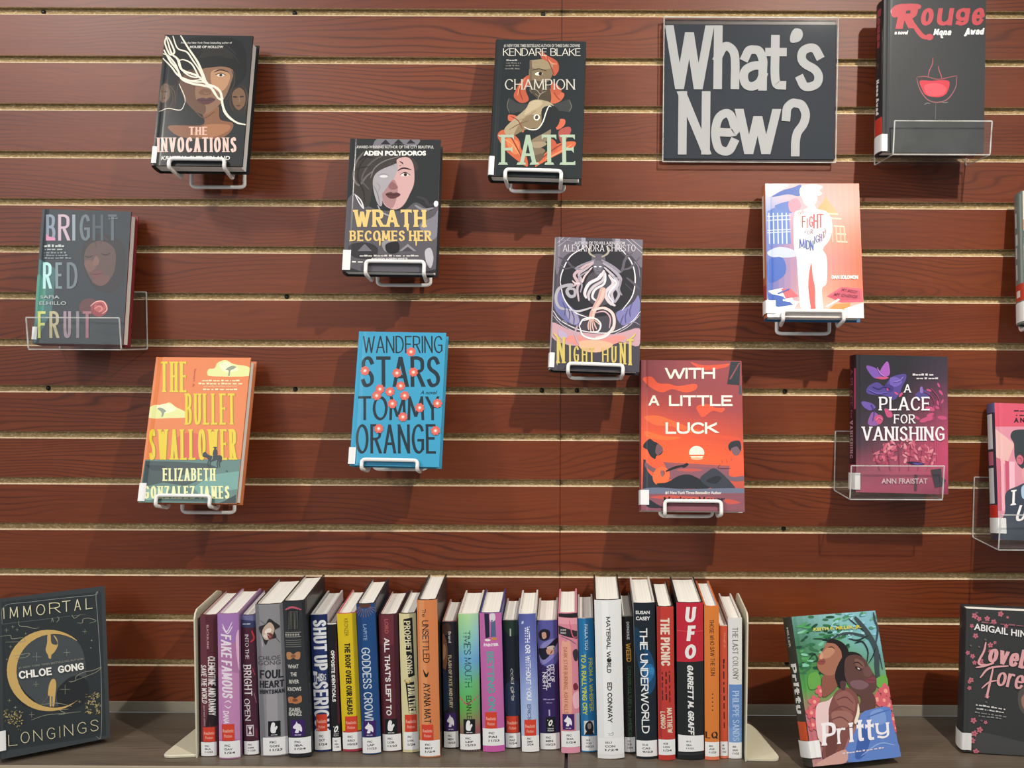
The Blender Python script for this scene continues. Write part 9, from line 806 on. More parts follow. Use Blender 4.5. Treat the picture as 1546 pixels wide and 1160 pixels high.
's09':{"v":[-0.2795,-0.1504,0.0275,0.2296,-0.0342,0.0596],"base":"#1f4a80","board":"#27303c","lining":"#dedad2","art":[["p","#1c3f70",[-0.2,229.9,7.7,229.9,5.6,50.0,-4.3,50.0]],["e","#5d3a2a",12.9,227.1,8.94,3.68,0],["l","#b98a6a",0.79,[19.6,225.2,28.3,221.9]],["l","#b98a6a",0.79,[19.0,224.3,27.0,218.1]],["l","#b98a6a",0.79,[18.1,223.4,24.7,214.7]],["l","#b98a6a",0.79,[16.8,222.7,21.7,212.0]],["l","#b98a6a",0.79,[15.2,222.3,18.0,210.1]],["l","#b98a6a",0.79,[13.5,222.0,14.0,209.1]],["l","#b98a6a",0.79,[11.7,222.0,9.9,209.1]],["l","#b98a6a",0.79,[10.0,222.3,6.1,210.2]],["l","#b98a6a",0.79,[8.5,222.8,2.6,212.2]],["l","#b98a6a",0.79,[7.3,223.5,-0.2,215.0]],["l","#b98a6a",0.79,[6.4,224.3,-2.1,218.4]],["l","#b98a6a",0.79,[6.0,225.3,-3.0,222.2]],["t",["B",0.01,0.0],"#8fa8c4","LAPITE",[9.1,198.7,9.1,174.3,14.3,198.7]],["t",["K",0.14,0.1,0,0.0,20],"#cfd8e0","GODDESS CROWN",[5.0,163.5,6.0,44.6,17.6,163.5]],["p","#3d1f63",[3.1,51.4,22.0,51.4,21.3,26.9,2.5,26.9]],["s","#f0eef2",[8.0,33.0,9.7,37.9,6.4,39.1,5.7,41.6,9.5,46.0,10.9,49.4,12.3,46.5,15.6,44.5,17.7,39.1,17.1,33.7,13.8,36.2,12.7,32.7]],["t",["D"],"#cfc8d8","Fantasy",[7.4,28.6,16.9,28.6,7.5,30.8]],["p","#f3f3f1",[1.0,25.8,27.7,25.8,27.3,1.5,0.5,1.5]],["t",["B",0.03,0.0],"#4a4a4a","FIC",[8.3,17.8,15.5,17.8,8.4,20.9]],["t",["B",0.03,0.0],"#4a4a4a","LAP",[8.1,12.4,18.2,12.4,8.2,15.6]],["t",["B",0.03,0.0],"#4a4a4a","11/23",[7.9,7.1,21.2,7.1,8.0,10.3]]]},
's10':{"v":[-0.2508,-0.1414,0.0286,0.2108,-0.023,0.0534],"base":"#5a2630","board":"#3d2a34","lining":"#e6c8c4","art":[["p","#451c28",[22.6,211.0,28.8,211.0,29.3,28.2,20.7,28.2]],["p","#6e3038",[0.2,210.3,22.5,210.3,21.3,164.7,-0.5,164.7]],["t",["B",0.01,0.0],"#c05a5c","LORD",[8.8,203.9,8.7,182.0,14.6,203.9]],["t",["K",0.22,0.18,0,0.0,20],"#efe9e4","ALL THAT'S LEFT TO",[7.4,174.8,7.6,56.0,15.3,174.8]],["p","#15171a",[5.3,50.5,23.4,50.5,23.2,26.6,4.9,26.6]],["s","#f1f1ee",[9.3,33.3,9.0,39.8,10.6,46.9,13.4,48.6,15.7,46.2,15.0,40.9,17.4,42.9,19.2,40.5,16.9,36.2,16.0,32.6,12.9,31.9]],["t",["D"],"#cfcfcf","Romance",[9.2,28.3,19.2,28.3,9.2,30.4]],["p","#f3f3f1",[0.8,26.6,28.1,26.6,28.0,1.3,0.6,1.3]],["t",["B",0.03,0.0],"#4a4a4a","FIC",[8.4,18.3,15.8,18.3,8.5,21.5]],["t",["B",0.03,0.0],"#4a4a4a","LOR",[8.2,12.7,18.6,12.7,8.3,16.0]],["t",["B",0.03,0.0],"#4a4a4a","11/23",[8.1,7.2,21.8,7.2,8.2,10.4]]]},
's11':{"v":[-0.2215,-0.1433,0.025,0.2131,-0.0228,0.0479],"base":"#ddd3a0","board":"#3a3834","lining":"#e4e0d4","art":[["p","#18181a",[6.5,204.5,19.9,207.0,21.1,118.0,11.6,114.8]],["p","#18181a",[7.1,107.2,19.8,108.6,21.9,59.9,11.1,59.3]],["s","#b89a48",[4.6,109.9,9.9,113.2,14.1,109.9,11.8,105.6]],["p","#d9cfa0",[7.2,109.9,10.0,116.7,12.1,115.9,12.4,107.2]],["t",["K",0.2,0.13,0.04,0.0,20],"#e9e0b8","PROPHET SONG",[7.4,202.0,9.1,120.7,16.5,202.0]],["t",["K",0.2,0.13,0.04,0.0,20],"#e9e0b8","PAUL LYNCH",[10.2,103.9,11.7,59.9,19.7,103.9]],["p","#d8442c",[4.6,58.2,22.4,58.2,22.4,31.6,4.3,31.6]],["t",["B",0.03,0.0],"#f0a896","Realistic",[5.8,45.0,21.1,45.0,6.0,50.3]],["t",["B",0.03,0.0],"#f0a896","Fiction",[7.7,37.0,18.7,37.0,7.9,41.8]],["p","#f3f3f1",[2.1,31.0,24.0,31.0,24.0,3.8,1.8,3.8]],["t",["B",0.03,0.0],"#4a4a4a","FIC",[8.1,22.1,14.1,22.1,8.2,25.6]],["t",["B",0.03,0.0],"#4a4a4a","LYN",[8.0,16.1,16.4,16.1,8.1,19.7]],["t",["B",0.03,0.0],"#4a4a4a","1/24",[7.8,10.1,18.9,10.1,7.9,13.7]]]},
's12':{"v":[-0.1902,-0.1593,0.03,0.2386,-0.0169,0.0424],"base":"#d88450","board":"#332e2c","lining":"#1d1c1c","art":[["p","#e09560",[3.1,238.2,11.0,238.2,14.5,27.1,4.2,27.1]],["t",["K",0.12,0.1,0,0.0,20],"#2b2320","The",[7.5,225.3,7.6,213.3,13.3,225.3]],["t",["K",0.13,0.11,0,0.0,20],"#2b2320","UNSETTLED",[7.2,207.9,8.0,144.0,16.7,207.9]],["s","#241d1b",[7.3,134.3,11.9,127.0,15.6,130.5,13.9,123.0,10.0,123.0]],["t",["K",0.13,0.11,0,0.0,20],"#2b2320","AYANA MAT",[7.4,112.8,7.8,52.3,17.3,112.8]],["p","#d8442c",[3.6,49.9,20.7,49.9,20.7,26.1,3.6,26.1]],["t",["B",0.03,0.0],"#f0a896","Realistic",[4.9,38.0,19.4,38.0,5.0,42.8]],["t",["B",0.03,0.0],"#f0a896","Fiction",[6.8,30.8,17.2,30.8,6.9,35.1]],["p","#f3f3f1",[-0.0,25.6,29.5,25.6,29.5,1.8,0.1,1.8]],["t",["B",0.03,0.0],"#4a4a4a","FIC",[8.3,17.7,16.2,17.7,8.3,20.8]],["t",["B",0.03,0.0],"#4a4a4a","MAT",[8.1,12.5,19.3,12.5,8.2,15.6]],["t",["B",0.03,0.0],"#4a4a4a","1/24",[8.0,7.3,22.8,7.3,8.1,10.4]]]},
's13':{"v":[-0.1625,-0.1295,0.0217,0.1968,-0.0143,0.0365],"base":"#25222a","board":"#b8847a","lining":"#d8cfc8","art":[["s","#8a5a44",[0.2,176.4,4.9,171.5,7.8,151.5,5.1,125.6,-0.3,120.3]],["s","#54382e",[0.5,190.9,9.6,194.5,13.7,183.7,7.1,176.4,0.7,178.9]],["s","#27364e",[-0.7,120.3,6.0,114.9,10.0,76.1,0.2,58.7]],["s","#b98a6a",[1.4,161.6,5.0,156.6,3.8,141.3,0.2,138.7]],["t",["B",0.02,0.1],"#d8d0c8","Brand",[9.4,181.8,9.5,164.1,13.3,181.8]],["t",["K",0.24,0.15,0,0.0,20],"#c9b894","FLASH OF FATE AND FURY",[8.3,145.1,9.3,63.1,13.2,145.1]],["p","#3d1f63",[3.0,55.2,18.7,55.2,18.8,26.9,2.8,26.9]],["s","#f0eef2",[7.4,34.1,8.7,39.8,5.9,41.2,5.3,44.0,8.4,49.1,9.6,53.0,10.8,49.6,13.6,47.4,15.4,41.2,15.0,35.0,12.2,37.8,11.4,33.8]],["t",["D"],"#cfc8d8","Fantasy",[7.0,28.9,15.0,28.9,7.0,31.5]],["p","#f3f3f1",[-0.0,26.3,21.4,26.3,21.8,1.3,-0.1,1.3]],["t",["B",0.03,0.0],"#4a4a4a","FIC",[6.0,18.2,11.8,18.2,6.0,21.4]],["t",["B",0.03,0.0],"#4a4a4a","MEN",[5.9,12.7,14.1,12.7,6.0,15.9]],["t",["B",0.03,0.0],"#4a4a4a","10/23",[5.8,7.1,16.7,7.1,5.9,10.4]]]},
's14':{"v":[-0.1322,-0.1402,0.0302,0.212,-0.0141,0.0307],"base":"#8fc98a","board":"#e0ddd4","lining":"#e8e6de","art":[["g",[["#a8d890","#b8e0a0","#a8d0b0"],["#88c8a0","#8fd0b0","#90c0d8"],["#6aa8d0","#70b0d8","#6aa0d0"],["#6ab880","#68c080","#70b070"],["#58b850","#60b850","#68a060"],["#8a6a58","#a06a60","#a05860"],["#5a5850","#685a58","#7a6a68"]]],["l","#c05a6a",3.17,[-0.8,84.6,12.2,73.7,29.6,86.0]],["t",["K",0.12,0.1,0,0.0,20],"#2d4a50","TIME'S MOUTH",[7.6,186.7,8.9,99.6,17.7,186.7]],["t",["K",0.14,0.12,0,0.0,20],"#2c2c2e","EDAN LE",[10.3,86.8,10.8,50.6,17.7,86.8]],["p","#15171a",[5.5,50.3,23.0,50.3,23.0,27.4,5.5,27.4]],["s","#f1f1ee",[9.7,33.8,9.2,40.0,10.7,46.9,13.4,48.5,15.6,46.2,15.0,41.2,17.3,43.0,19.0,40.7,16.8,36.6,16.1,33.1,13.1,32.5]],["t",["D"],"#cfcfcf","Romance",[9.6,29.0,19.2,29.0,9.6,31.1]],["p","#f3f3f1",[-0.1,26.9,30.0,26.9,30.2,2.9,0.1,2.9]],["t",["B",0.03,0.0],"#4a4a4a","FIC",[8.4,19.0,16.5,19.0,8.4,22.1]],["t",["B",0.03,0.0],"#4a4a4a","LEP",[8.3,13.7,19.7,13.7,8.3,16.8]],["t",["B",0.03,0.0],"#4a4a4a","12/23",[8.2,8.4,23.3,8.4,8.3,11.6]],["p","#2a2c2e",[0.6,2.9,29.9,2.9,30.2,0.2,0.0,0.2]]]},
's15':{"v":[-0.0964,-0.1411,0.0329,0.2135,-0.0256,0.0242],"base":"#c46aa8","board":"#3a4482","lining":"#e6e2da","art":[["p","#22263a",[7.4,213.1,14.6,213.1,14.6,177.2,8.4,174.6]],["p","#54688a",[17.4,202.9,23.5,202.9,24.4,177.2,16.2,177.2]],["s","#e2d8dc",[15.6,211.6,22.7,212.6,23.5,202.9,16.8,200.4]],["e","#e9e2dc",11.4,172.5,4.59,1.79,0],["e","#c98a4a",21.3,174.1,4.59,2.3,0],["t",["B",0.06,0.0],"#f0e2ec","PAINTER",[5.4,162.6,27.7,162.6,5.6,167.3]],["t",["K",0.22,0.18,0,0.0,20],"#5ea8a4","BETTING ON",[9.4,154.9,10.0,63.9,19.8,154.9]],["p","#d8442c",[4.6,61.6,22.3,61.6,22.2,36.1,4.4,36.1]],["t",["B",0.03,0.0],"#f0a896","Realistic",[5.8,48.9,20.9,48.9,6.0,54.0]],["t",["B",0.03,0.0],"#f0a896","Fiction",[7.8,41.3,18.6,41.3,7.9,45.9]],["p","#f3f3f1",[0.6,36.1,32.5,36.1,32.3,9.6,0.0,9.6]],["t",["B",0.03,0.0],"#4a4a4a","FIC",[9.4,27.4,18.0,27.4,9.5,30.9]],["t",["B",0.03,0.0],"#4a4a4a","PAI",[9.2,21.6,21.4,21.6,9.3,25.1]],["t",["B",0.03,0.0],"#4a4a4a","11/23",[9.0,15.8,25.1,15.8,9.1,19.2]],["p","#cf62ac",[0.3,9.6,32.6,9.6,32.9,0.0,0.0,0.0]]]},
's16':{"v":[-0.0682,-0.1285,0.0221,0.1989,-0.0235,0.0186],"base":"#1c222c","board":"#b4b0a8","lining":"#dcd8d0","art":[["s","#24382e",[0.9,197.0,21.7,198.4,22.3,176.5,5.3,179.2]],["s","#2a3550",[0.8,96.9,20.9,102.4,21.7,52.9,2.5,52.9]],["t",["D"],"#b8b8a8","R.EE",[9.7,186.0,9.7,172.4,13.5,186.0]],["t",["K",0.12,0.06,0.04,0.2,20],"#e3e0d8","cold girls",[8.9,124.9,9.3,73.6,14.8,124.9]],["p","#d8442c",[1.9,50.2,20.0,50.2,20.0,24.3,1.8,24.3]],["t",["B",0.03,0.0],"#f0a896","Realistic",[3.2,37.2,18.7,37.2,3.3,42.4]],["t",["B",0.03,0.0],"#f0a896","Fiction",[5.2,29.5,16.4,29.5,5.3,34.1]],["p","#f3f3f1",[0.2,23.7,22.1,23.7,22.2,1.1,0.2,1.1]],["t",["B",0.03,0.0],"#4a4a4a","FIC",[6.3,16.3,12.3,16.3,6.4,19.2]],["t",["B",0.03,0.0],"#4a4a4a","RAZ",[6.2,11.3,14.6,11.3,6.3,14.2]],["t",["B",0.03,0.0],"#4a4a4a","1/24",[6.1,6.3,17.1,6.3,6.2,9.3]]]},
's17':{"v":[-0.0408,-0.1405,0.0261,0.2126,-0.0273,0.0136],"base":"#6a72b0","board":"#e0dfdc","lining":"#e8e6e0","art":[["g",[["#4a5494","#5a62a8","#5660a4"],["#5a64a4","#6a74b8","#5c66ac"],["#7a88c4","#8a98d0","#7484c4"],["#98aede","#a8bce4","#90a6d8"],["#b0c4e8","#b8ccec","#a8bce0"],["#c0d0ea","#c8d6ee","#c8d0e4"]]],["e","#c8cce8",6.1,199.4,1.56,2.6,-0.5],["t",["K",0.22,0.18,0,0.0,20],"#eef0f6","WITH OR WITHOUT YOU",[9.1,193.3,9.3,79.9,16.4,193.3]],["t",["K",0.16,0.13,0,0.0,20],"#3a4468","ERICS",[10.2,73.6,10.1,49.6,15.5,73.6]],["p","#d8442c",[4.8,49.9,22.4,49.9,22.3,24.9,4.7,24.9]],["t",["B",0.03,0.0],"#f0a896","Realistic",[6.1,37.4,21.0,37.4,6.2,42.4]],["t",["B",0.03,0.0],"#f0a896","Fiction",[8.0,29.9,18.7,29.9,8.2,34.4]],["p","#f3f3f1",[0.4,24.9,26.6,24.9,26.6,0.3,0.3,0.3]],["t",["B",0.03,0.0],"#4a4a4a","FIC",[8.3,19.0,14.7,19.0,8.4,22.1]],["t",["B",0.03,0.0],"#4a4a4a","SMI",[8.2,14.6,16.2,14.6,8.3,17.6]],["t",["B",0.03,0.0],"#4a4a4a","2/24",[8.1,10.1,17.7,10.1,8.1,13.2]]]},
's18':{"v":[-0.0117,-0.1323,0.0304,0.2,-0.0256,0.008],"base":"#33245c","board":"#c8c4bc","lining":"#dedad2","art":[["s","#5a5aa0",[1.4,197.3,31.1,198.6,30.5,139.6,16.6,128.9,3.7,139.6]],["s","#8a84c0",[4.3,160.9,28.0,171.4,30.2,150.3,6.2,131.6]],["s","#1f1a2c",[2.8,181.8,10.2,187.0,19.1,183.1,17.6,171.4,7.1,168.8,2.6,174.0]],["s","#c99a86",[6.9,180.5,12.6,181.8,13.7,174.0,8.5,171.9]],["s","#1c1c2c",[1.5,155.6,12.1,158.2,28.0,171.4,31.0,166.1,17.0,145.0,6.4,139.6]],["s","#cf9a84",[13.3,155.6,22.5,158.2,24.9,149.0,15.7,147.6]],["s","#c8bcae",[14.2,158.8,23.9,160.9,26.6,155.6,17.2,155.6]],["t",["K",0.17,0.14,0,0.0,20],"#e6e2ee","CITY OF",[18.3,132.1,18.8,104.5,24.6,132.1]],["t",["K",0.17,0.14,0,0.0,20],"#e6e2ee","VICIOUS",[13.0,131.6,13.2,96.3,18.8,131.6]],["t",["K",0.17,0.14,0,0.0,20],"#e6e2ee","NIGHT",[6.4,120.3,6.7,92.2,12.7,120.3]],["t",["D"],"#9a8ab8","ADVENTURE",[6.9,76.9,24.9,76.9,7.0,79.7]],["t",["D"],"#9a8ab8","SERIES",[11.3,71.9,20.7,71.9,11.4,74.1]],["t",["D"],"#b8a8d0","CLAY",[14.1,62.4,14.4,51.1,18.4,62.4]],["p","#15171a",[10.0,50.5,24.6,50.5,24.5,26.5,9.8,26.5]],["e","#f1f1ee",17.1,41.5,2.78,5.19,-0.4],["e","#15171a",17.1,41.5,1.25,2.16,-0.4],["e","#f1f1ee",13.1,45.8,0.7,0.87,0],["e","#f1f1ee",20.7,36.7,0.7,0.87,0],["t",["B",0.03,0.0],"#cfcfcf","Science",[12.5,31.9,21.6,31.9,12.6,34.3]],["t",["B",0.03,0.0],"#cfcfcf","Fiction",[12.5,28.5,21.6,28.5,12.5,30.9]],["p","#f3f3f1",[1.3,25.4,30.2,25.4,30.3,0.4,1.1,0.4]],["t",["B",0.03,0.0],"#4a4a4a","FIC",[9.3,17.2,17.1,17.2,9.4,20.4]],["t",["B",0.03,0.0],"#4a4a4a","MIN",[9.2,11.7,20.2,11.7,9.3,15.0]],["t",["B",0.03,0.0],"#4a4a4a","10/23",[9.1,6.2,23.6,6.2,9.1,9.5]]]},
's19':{"v":[0.0202,-0.144,0.0286,0.215,-0.0273,0.0021],"base":"#dc8a9a","board":"#d8889a","lining":"#e8dcd8","art":[["p","#26242a",[0.8,214.5,28.6,214.5,28.7,207.1,0.7,209.2]],["p","#e9a0ac",[0.6,208.7,28.4,206.6,28.2,197.3,0.4,198.7]],["p","#2e2a30",[0.3,196.0,28.0,186.7,28.0,174.7,0.5,182.7]],["s","#e8a890",[3.7,164.0,10.7,170.7,18.4,164.0,17.8,66.5,8.0,57.7,2.9,66.5]],["l","#e0607a",1.56,[16.7,204.0,21.3,180.0,27.8,177.4]],["l","#6a5a7a",1.3,[3.1,180.0,16.0,174.7,26.3,166.7]],["s","#3a3038",[20.8,156.0,27.7,158.7,27.9,142.5,23.1,142.5]],["s","#7a2a3a",[20.2,104.7,25.0,107.4,28.0,99.2,22.1,96.5]],["s","#f0b8c4",[19.3,88.3,28.7,93.8,29.0,71.9,21.5,69.2]],["t",["B",0.02,0.0],"#dcd6d2","JUDE",[3.2,187.5,11.6,187.5,3.3,190.7]],["t",["B",0.02,0.0],"#dcd6d2","SHAO",[3.1,183.2,11.5,183.2,3.2,186.4]],["t",["K",0.12,0.08,0.03,0.0,20],"#b0684e","DARK STAR BURNING, ASH FALLS",[6.3,163.5,5.4,61.0,12.6,163.5]],["p","#b8b8c0",[22.7,61.0,28.8,61.0,28.7,33.4,22.9,33.4]],["p","#3d1f63",[3.3,60.4,20.8,60.4,20.6,36.2,3.1,36.2]],["s","#f0eef2",[8.1,42.2,9.6,47.1,6.5,48.3,5.9,50.7,9.3,55.1,10.6,58.5,11.9,55.6,15.0,53.6,17.0,48.3,16.6,43.0,13.5,45.4,12.5,42.0]],["t",["D"],"#cfc8d8","Fantasy",[7.7,37.9,16.4,37.9,7.7,40.0]],["p","#f3f3f1",[1.1,33.9,28.7,33.9,28.5,9.5,0.7,9.5]],["t",["B",0.03,0.0],"#4a4a4a","FIC",[8.7,25.9,16.2,25.9,8.8,29.1]],["t",["B",0.03,0.0],"#4a4a4a","SHA",[8.6,20.5,19.1,20.5,8.6,23.7]],["t",["B",0.03,0.0],"#4a4a4a","1/24",[8.4,15.1,22.3,15.1,8.5,18.3]],["p","#e89ab0",[0.5,9.5,28.5,9.5,28.6,0.0,0.2,0.0]]]},
's20':{"v":[0.0484,-0.1404,0.0237,0.206,-0.0335,-0.0032],"base":"#2a7ab0","board":"#c8c8c4","lining":"#dcdcd8","art":[["p","#2470a4",[0.0,206.0,7.3,206.0,6.4,26.0,0.7,26.0]],["t",["B",0.02,0.0],"#d0e0ea","PAULA YOO",[10.0,196.9,10.0,157.5,14.9,196.9]],["t",["K",0.22,0.17,0,0.0,20],"#c9cf4a","FROM A WHISPER",[14.5,145.0,14.3,63.2,20.4,145.0]],["t",["K",0.22,0.17,0,0.0,20],"#c9cf4a","TO A RALLYING CRY",[3.5,151.4,3.6,57.8,10.4,151.4]],["p","#e2e2e0",[5.0,48.5,20.1,48.5,20.0,26.8,4.9,26.8]],["s","#1d1c1e",[8.2,44.5,13.6,48.5,17.9,44.5,18.6,32.6,10.5,31.3,6.7,36.6]],["s","#9a8a84",[10.6,43.7,15.3,44.3,15.6,37.4,11.4,36.3]],["p","#1d1c1e",[5.4,26.8,10.6,35.3,16.1,35.3,20.0,26.8]],["p","#f3f3f1",[0.7,24.7,24.1,24.7,23.9,2.2,0.6,2.2]],["t",["B",0.03,0.0],"#4a4a4a","345.08",[7.2,17.3,13.5,17.3,7.3,20.2]],["t",["B",0.03,0.0],"#4a4a4a","YOO",[7.0,12.3,15.9,12.3,7.1,15.2]],["t",["B",0.03,0.0],"#4a4a4a","10/23",[6.9,7.4,18.6,7.4,7.0,10.3]]]},
's21':{"v":[0.0807,-0.1615,0.0396,0.2402,-0.0283,-0.0095],"base":"#ececea","board":"#22211f","lining":"#d9d5ca","art":[["p","#f4f4f2",[10.6,239.0,20.5,239.0,21.2,32.9,10.4,32.9]],["t",["K",0.2,0.18,0,0.0,20],"#26241f","MATERIAL W",[16.9,215.1,16.7,153.2,22.9,215.1]],["e","#26241f",20.0,149.6,3.46,3.46,0],["t",["K",0.2,0.18,0,0.0,20],"#26241f","RLD",[16.5,145.9,16.5,130.6,22.7,145.9]],["t",["K",0.2,0.18,0,0.0,20],"#26241f","ED CONWAY",[16.6,116.1,16.3,55.2,23.4,116.1]],["l","#8a8a88",0.74,[15.9,39.2,18.6,37.5,23.5,39.8,22.9,35.8,16.4,35.8]],["p","#f3f3f1",[0.6,31.1,39.6,31.1,39.3,5.9,-0.2,5.9]],["t",["B",0.03,0.0],"#4a4a4a","333.7",[11.3,22.9,21.9,22.9,11.4,26.1]],["t",["B",0.03,0.0],"#4a4a4a","CON",[11.2,17.3,26.1,17.3,11.3,20.6]],["t",["B",0.03,0.0],"#4a4a4a","1/24",[11.0,11.8,30.7,11.8,11.1,15.1]]]},
's22':{"v":[0.1102,-0.1441,0.0164,0.2104,-0.0281,-0.0151],"base":"#1f1c1d","board":"#8a8884","lining":"#a8a49c","art":[["t",["K",0.24,0.2,0,0.0,20],"#ece8e2","DONOHUE",[6.9,202.5,6.9,175.3,10.7,202.5]],["t",["K",0.24,0.2,0,0.0,20],"#d9a03a","WEED",[5.2,169.7,5.7,140.9,12.2,169.7]],["t",["K",0.14,0.1,0,0.0,20],"#4f7a4c","CANNABIS CULTURE in the AMERICAS",[7.2,134.8,6.5,25.4,12.0,134.8]],["p","#f3f3f1",[0.3,25.4,15.9,25.4,15.6,2.6,0.1,2.6]],["t",["B",0.03,0.0],"#4a4a4a","362.29",[4.6,17.8,8.8,17.8,4.7,20.8]],["t",["B",0.03,0.0],"#4a4a4a","DON",[4.5,12.8,10.4,12.8,4.6,15.8]],["t",["B",0.03,0.0],"#4a4a4a","1/24",[4.4,7.8,12.2,7.8,4.5,10.8]],["p","#3a3836",[0.4,2.6,15.6,2.6,15.8,-0.0,0.3,-0.0]]]},
's23':{"v":[0.1345,-0.1609,0.0315,0.2363,-0.0271,-0.0199],"base":"#1b252c","board":"#e0ddd6","lining":"#d8d4ca","art":[["s","#1c4a70",[4.1,161.8,14.6,172.2,27.1,151.3,30.4,114.0,18.4,97.8,8.5,127.4]],["s","#2a6fa4",[14.0,140.7,24.4,143.4,29.4,130.1,21.3,116.7,15.0,124.7]],["s","#3a86bc",[20.4,138.1,28.2,136.7,26.7,127.4,21.6,130.1]],["s","#173852",[-0.2,198.1,12.3,187.8,14.2,151.3,3.9,151.3]],["t",["B",0.03,0.0],"#e8e8e4","SUSAN",[2.8,219.1,23.6,219.1,2.9,224.2]],["t",["B",0.03,0.0],"#e8e8e4","CASEY",[3.1,209.9,24.0,209.9,3.2,215.5]],["t",["K",0.17,0.14,0,0.0,20],"#efefec","THE UNDERWORLD",[8.2,198.1,8.8,38.7,19.4,198.1]],["p","#f3f3f1",[0.6,27.7,31.0,27.7,31.2,3.4,0.6,3.4]],["t",["B",0.03,0.0],"#4a4a4a","551.46",[9.1,19.7,17.4,19.7,9.2,22.9]],["t",["B",0.03,0.0],"#4a4a4a","CAS",[9.0,14.4,20.6,14.4,9.1,17.5]],["t",["B",0.03,0.0],"#4a4a4a","9/23",[8.9,9.0,24.2,9.0,9.0,12.2]]]},
's24':{"v":[0.1638,-0.1648,0.0246,0.2318,-0.022,-0.0258],"base":"#c23e34","board":"#2b2826","lining":"#e2ddd2","art":[["p","#a8322c",[0.4,231.0,5.4,231.0,5.5,34.3,1.3,34.3]],["t",["K",0.24,0.16,0,0.0,20],"#ead8c4","THE PICNIC",[5.1,214.9,5.6,142.8,18.2,214.9]],["t",["D"],"#4a1a1c","A DREAM OF FREEDOM",[16.3,134.9,16.5,86.6,19.4,134.9]],["t",["D"],"#4a1a1c","AND THE COLLAPSE",[11.1,133.9,11.1,89.9,13.9,133.9]],["t",["D"],"#4a1a1c","OF THE IRON CURTAIN",[5.9,133.9,6.1,89.9,8.5,133.9]],["t",["K",0.22,0.15,0,0.0,20],"#e8d4bc","MATTHEW",[13.0,79.5,13.6,41.3,20.4,79.5]],["t",["K",0.22,0.15,0,0.0,20],"#e8d4bc","LONGO",[3.5,74.0,4.1,47.8,10.3,74.0]],["p","#f3f3f1",[0.1,31.4,24.8,31.4,25.1,7.9,0.3,7.9]],["t",["B",0.03,0.0],"#4a4a4a","947.08",[7.1,23.7,13.8,23.7,7.1,26.8]],["t",["B",0.03,0.0],"#4a4a4a","LON",[7.0,18.6,16.4,18.6,7.1,21.6]],["t",["B",0.03,0.0],"#4a4a4a","1/24",[7.0,13.4,19.3,13.4,7.0,16.4]]]},
's25':{"v":[0.1993,-0.1636,0.0392,0.2374,-0.0165,-0.0327],"base":"#232526","board":"#26282a","lining":"#dcd6c8","art":[["p","#c02838",[0.0,237.4,39.5,237.4,39.5,149.2,0.0,148.1]],["p","#d84a50",[0.0,195.6,39.2,194.8,39.2,193.8,0.0,194.3]],["t",["K",0.24,0.2,0,0.1,20],"#f0ece8","U",[11.8,208.4,28.8,208.4,12.0,231.1]],["t",["K",0.24,0.2,0,0.1,20],"#f0ece8","F",[14.2,180.2,28.0,180.2,14.3,203.3]],["t",["K",0.24,0.2,0,0.1,20],"#f0ece8","O",[10.9,153.4,29.2,153.4,11.1,175.0]],["t",["K",0.26,0.2,0,0.2,20],"#eceae6","GARRETT M. GRAFF",[15.0,144.4,16.3,37.6,23.7,144.4]],["p","#f3f3f1",[1.5,37.6,39.0,36.8,39.2,13.1,1.7,11.9]],["t",["B",0.03,0.0],"#4a4a4a","001.9",[13.1,26.7,20.0,26.7,13.1,29.5]],["t",["B",0.03,0.0],"#4a4a4a","GRA",[13.0,21.0,21.0,21.0,13.1,23.8]],["t",["B",0.03,0.0],"#4a4a4a","11/23",[13.0,16.5,23.7,16.5,13.0,18.7]],["p","#33373a",[0.6,9.4,39.2,10.2,39.2,8.0,0.6,6.8]]]},
's26':{"v":[0.2314,-0.1633,0.0214,0.2321,-0.0165,-0.0389],"base":"#dd8038","board":"#d87440","lining":"#cfcfe0","art":[["t",["K",0.12,0.1,0,0.0,20],"#3a2a1c","THOSE WHO SAW THE SUN",[7.3,212.5,9.0,127.9,13.6,212.5]],["t",["K",0.24,0.06,0.06,0.0,20],"#2b2320","LQ",[0.4,32.5,19.4,32.5,0.4,42.8]],["e","#3a2a1c",11.5,100.3,1.05,1.05,0],["e","#3a2a1c",11.5,94.2,1.05,1.05,0],["e","#3a2a1c",11.4,88.1,1.05,1.05,0],["e","#3a2a1c",11.4,82.0,1.05,1.05,0],["e","#3a2a1c",11.4,75.8,1.05,1.05,0],["p","#f3f3f1",[0.4,27.2,21.0,27.2,21.1,5.2,0.5,5.2]],["t",["B",0.03,0.0],"#4a4a4a","MEMOIR",[6.2,20.0,11.7,20.0,6.2,22.8]],["t",["B",0.03,0.0],"#4a4a4a","AVE",[6.2,15.1,14.0,15.1,6.2,18.0]],["t",["B",0.03,0.0],"#4a4a4a","11/23",[6.1,10.3,16.4,10.3,6.1,13.1]],["p","#e87a5a",[0.3,4.7,21.4,4.7,21.3,-0.0,0.3,-0.0]]]},
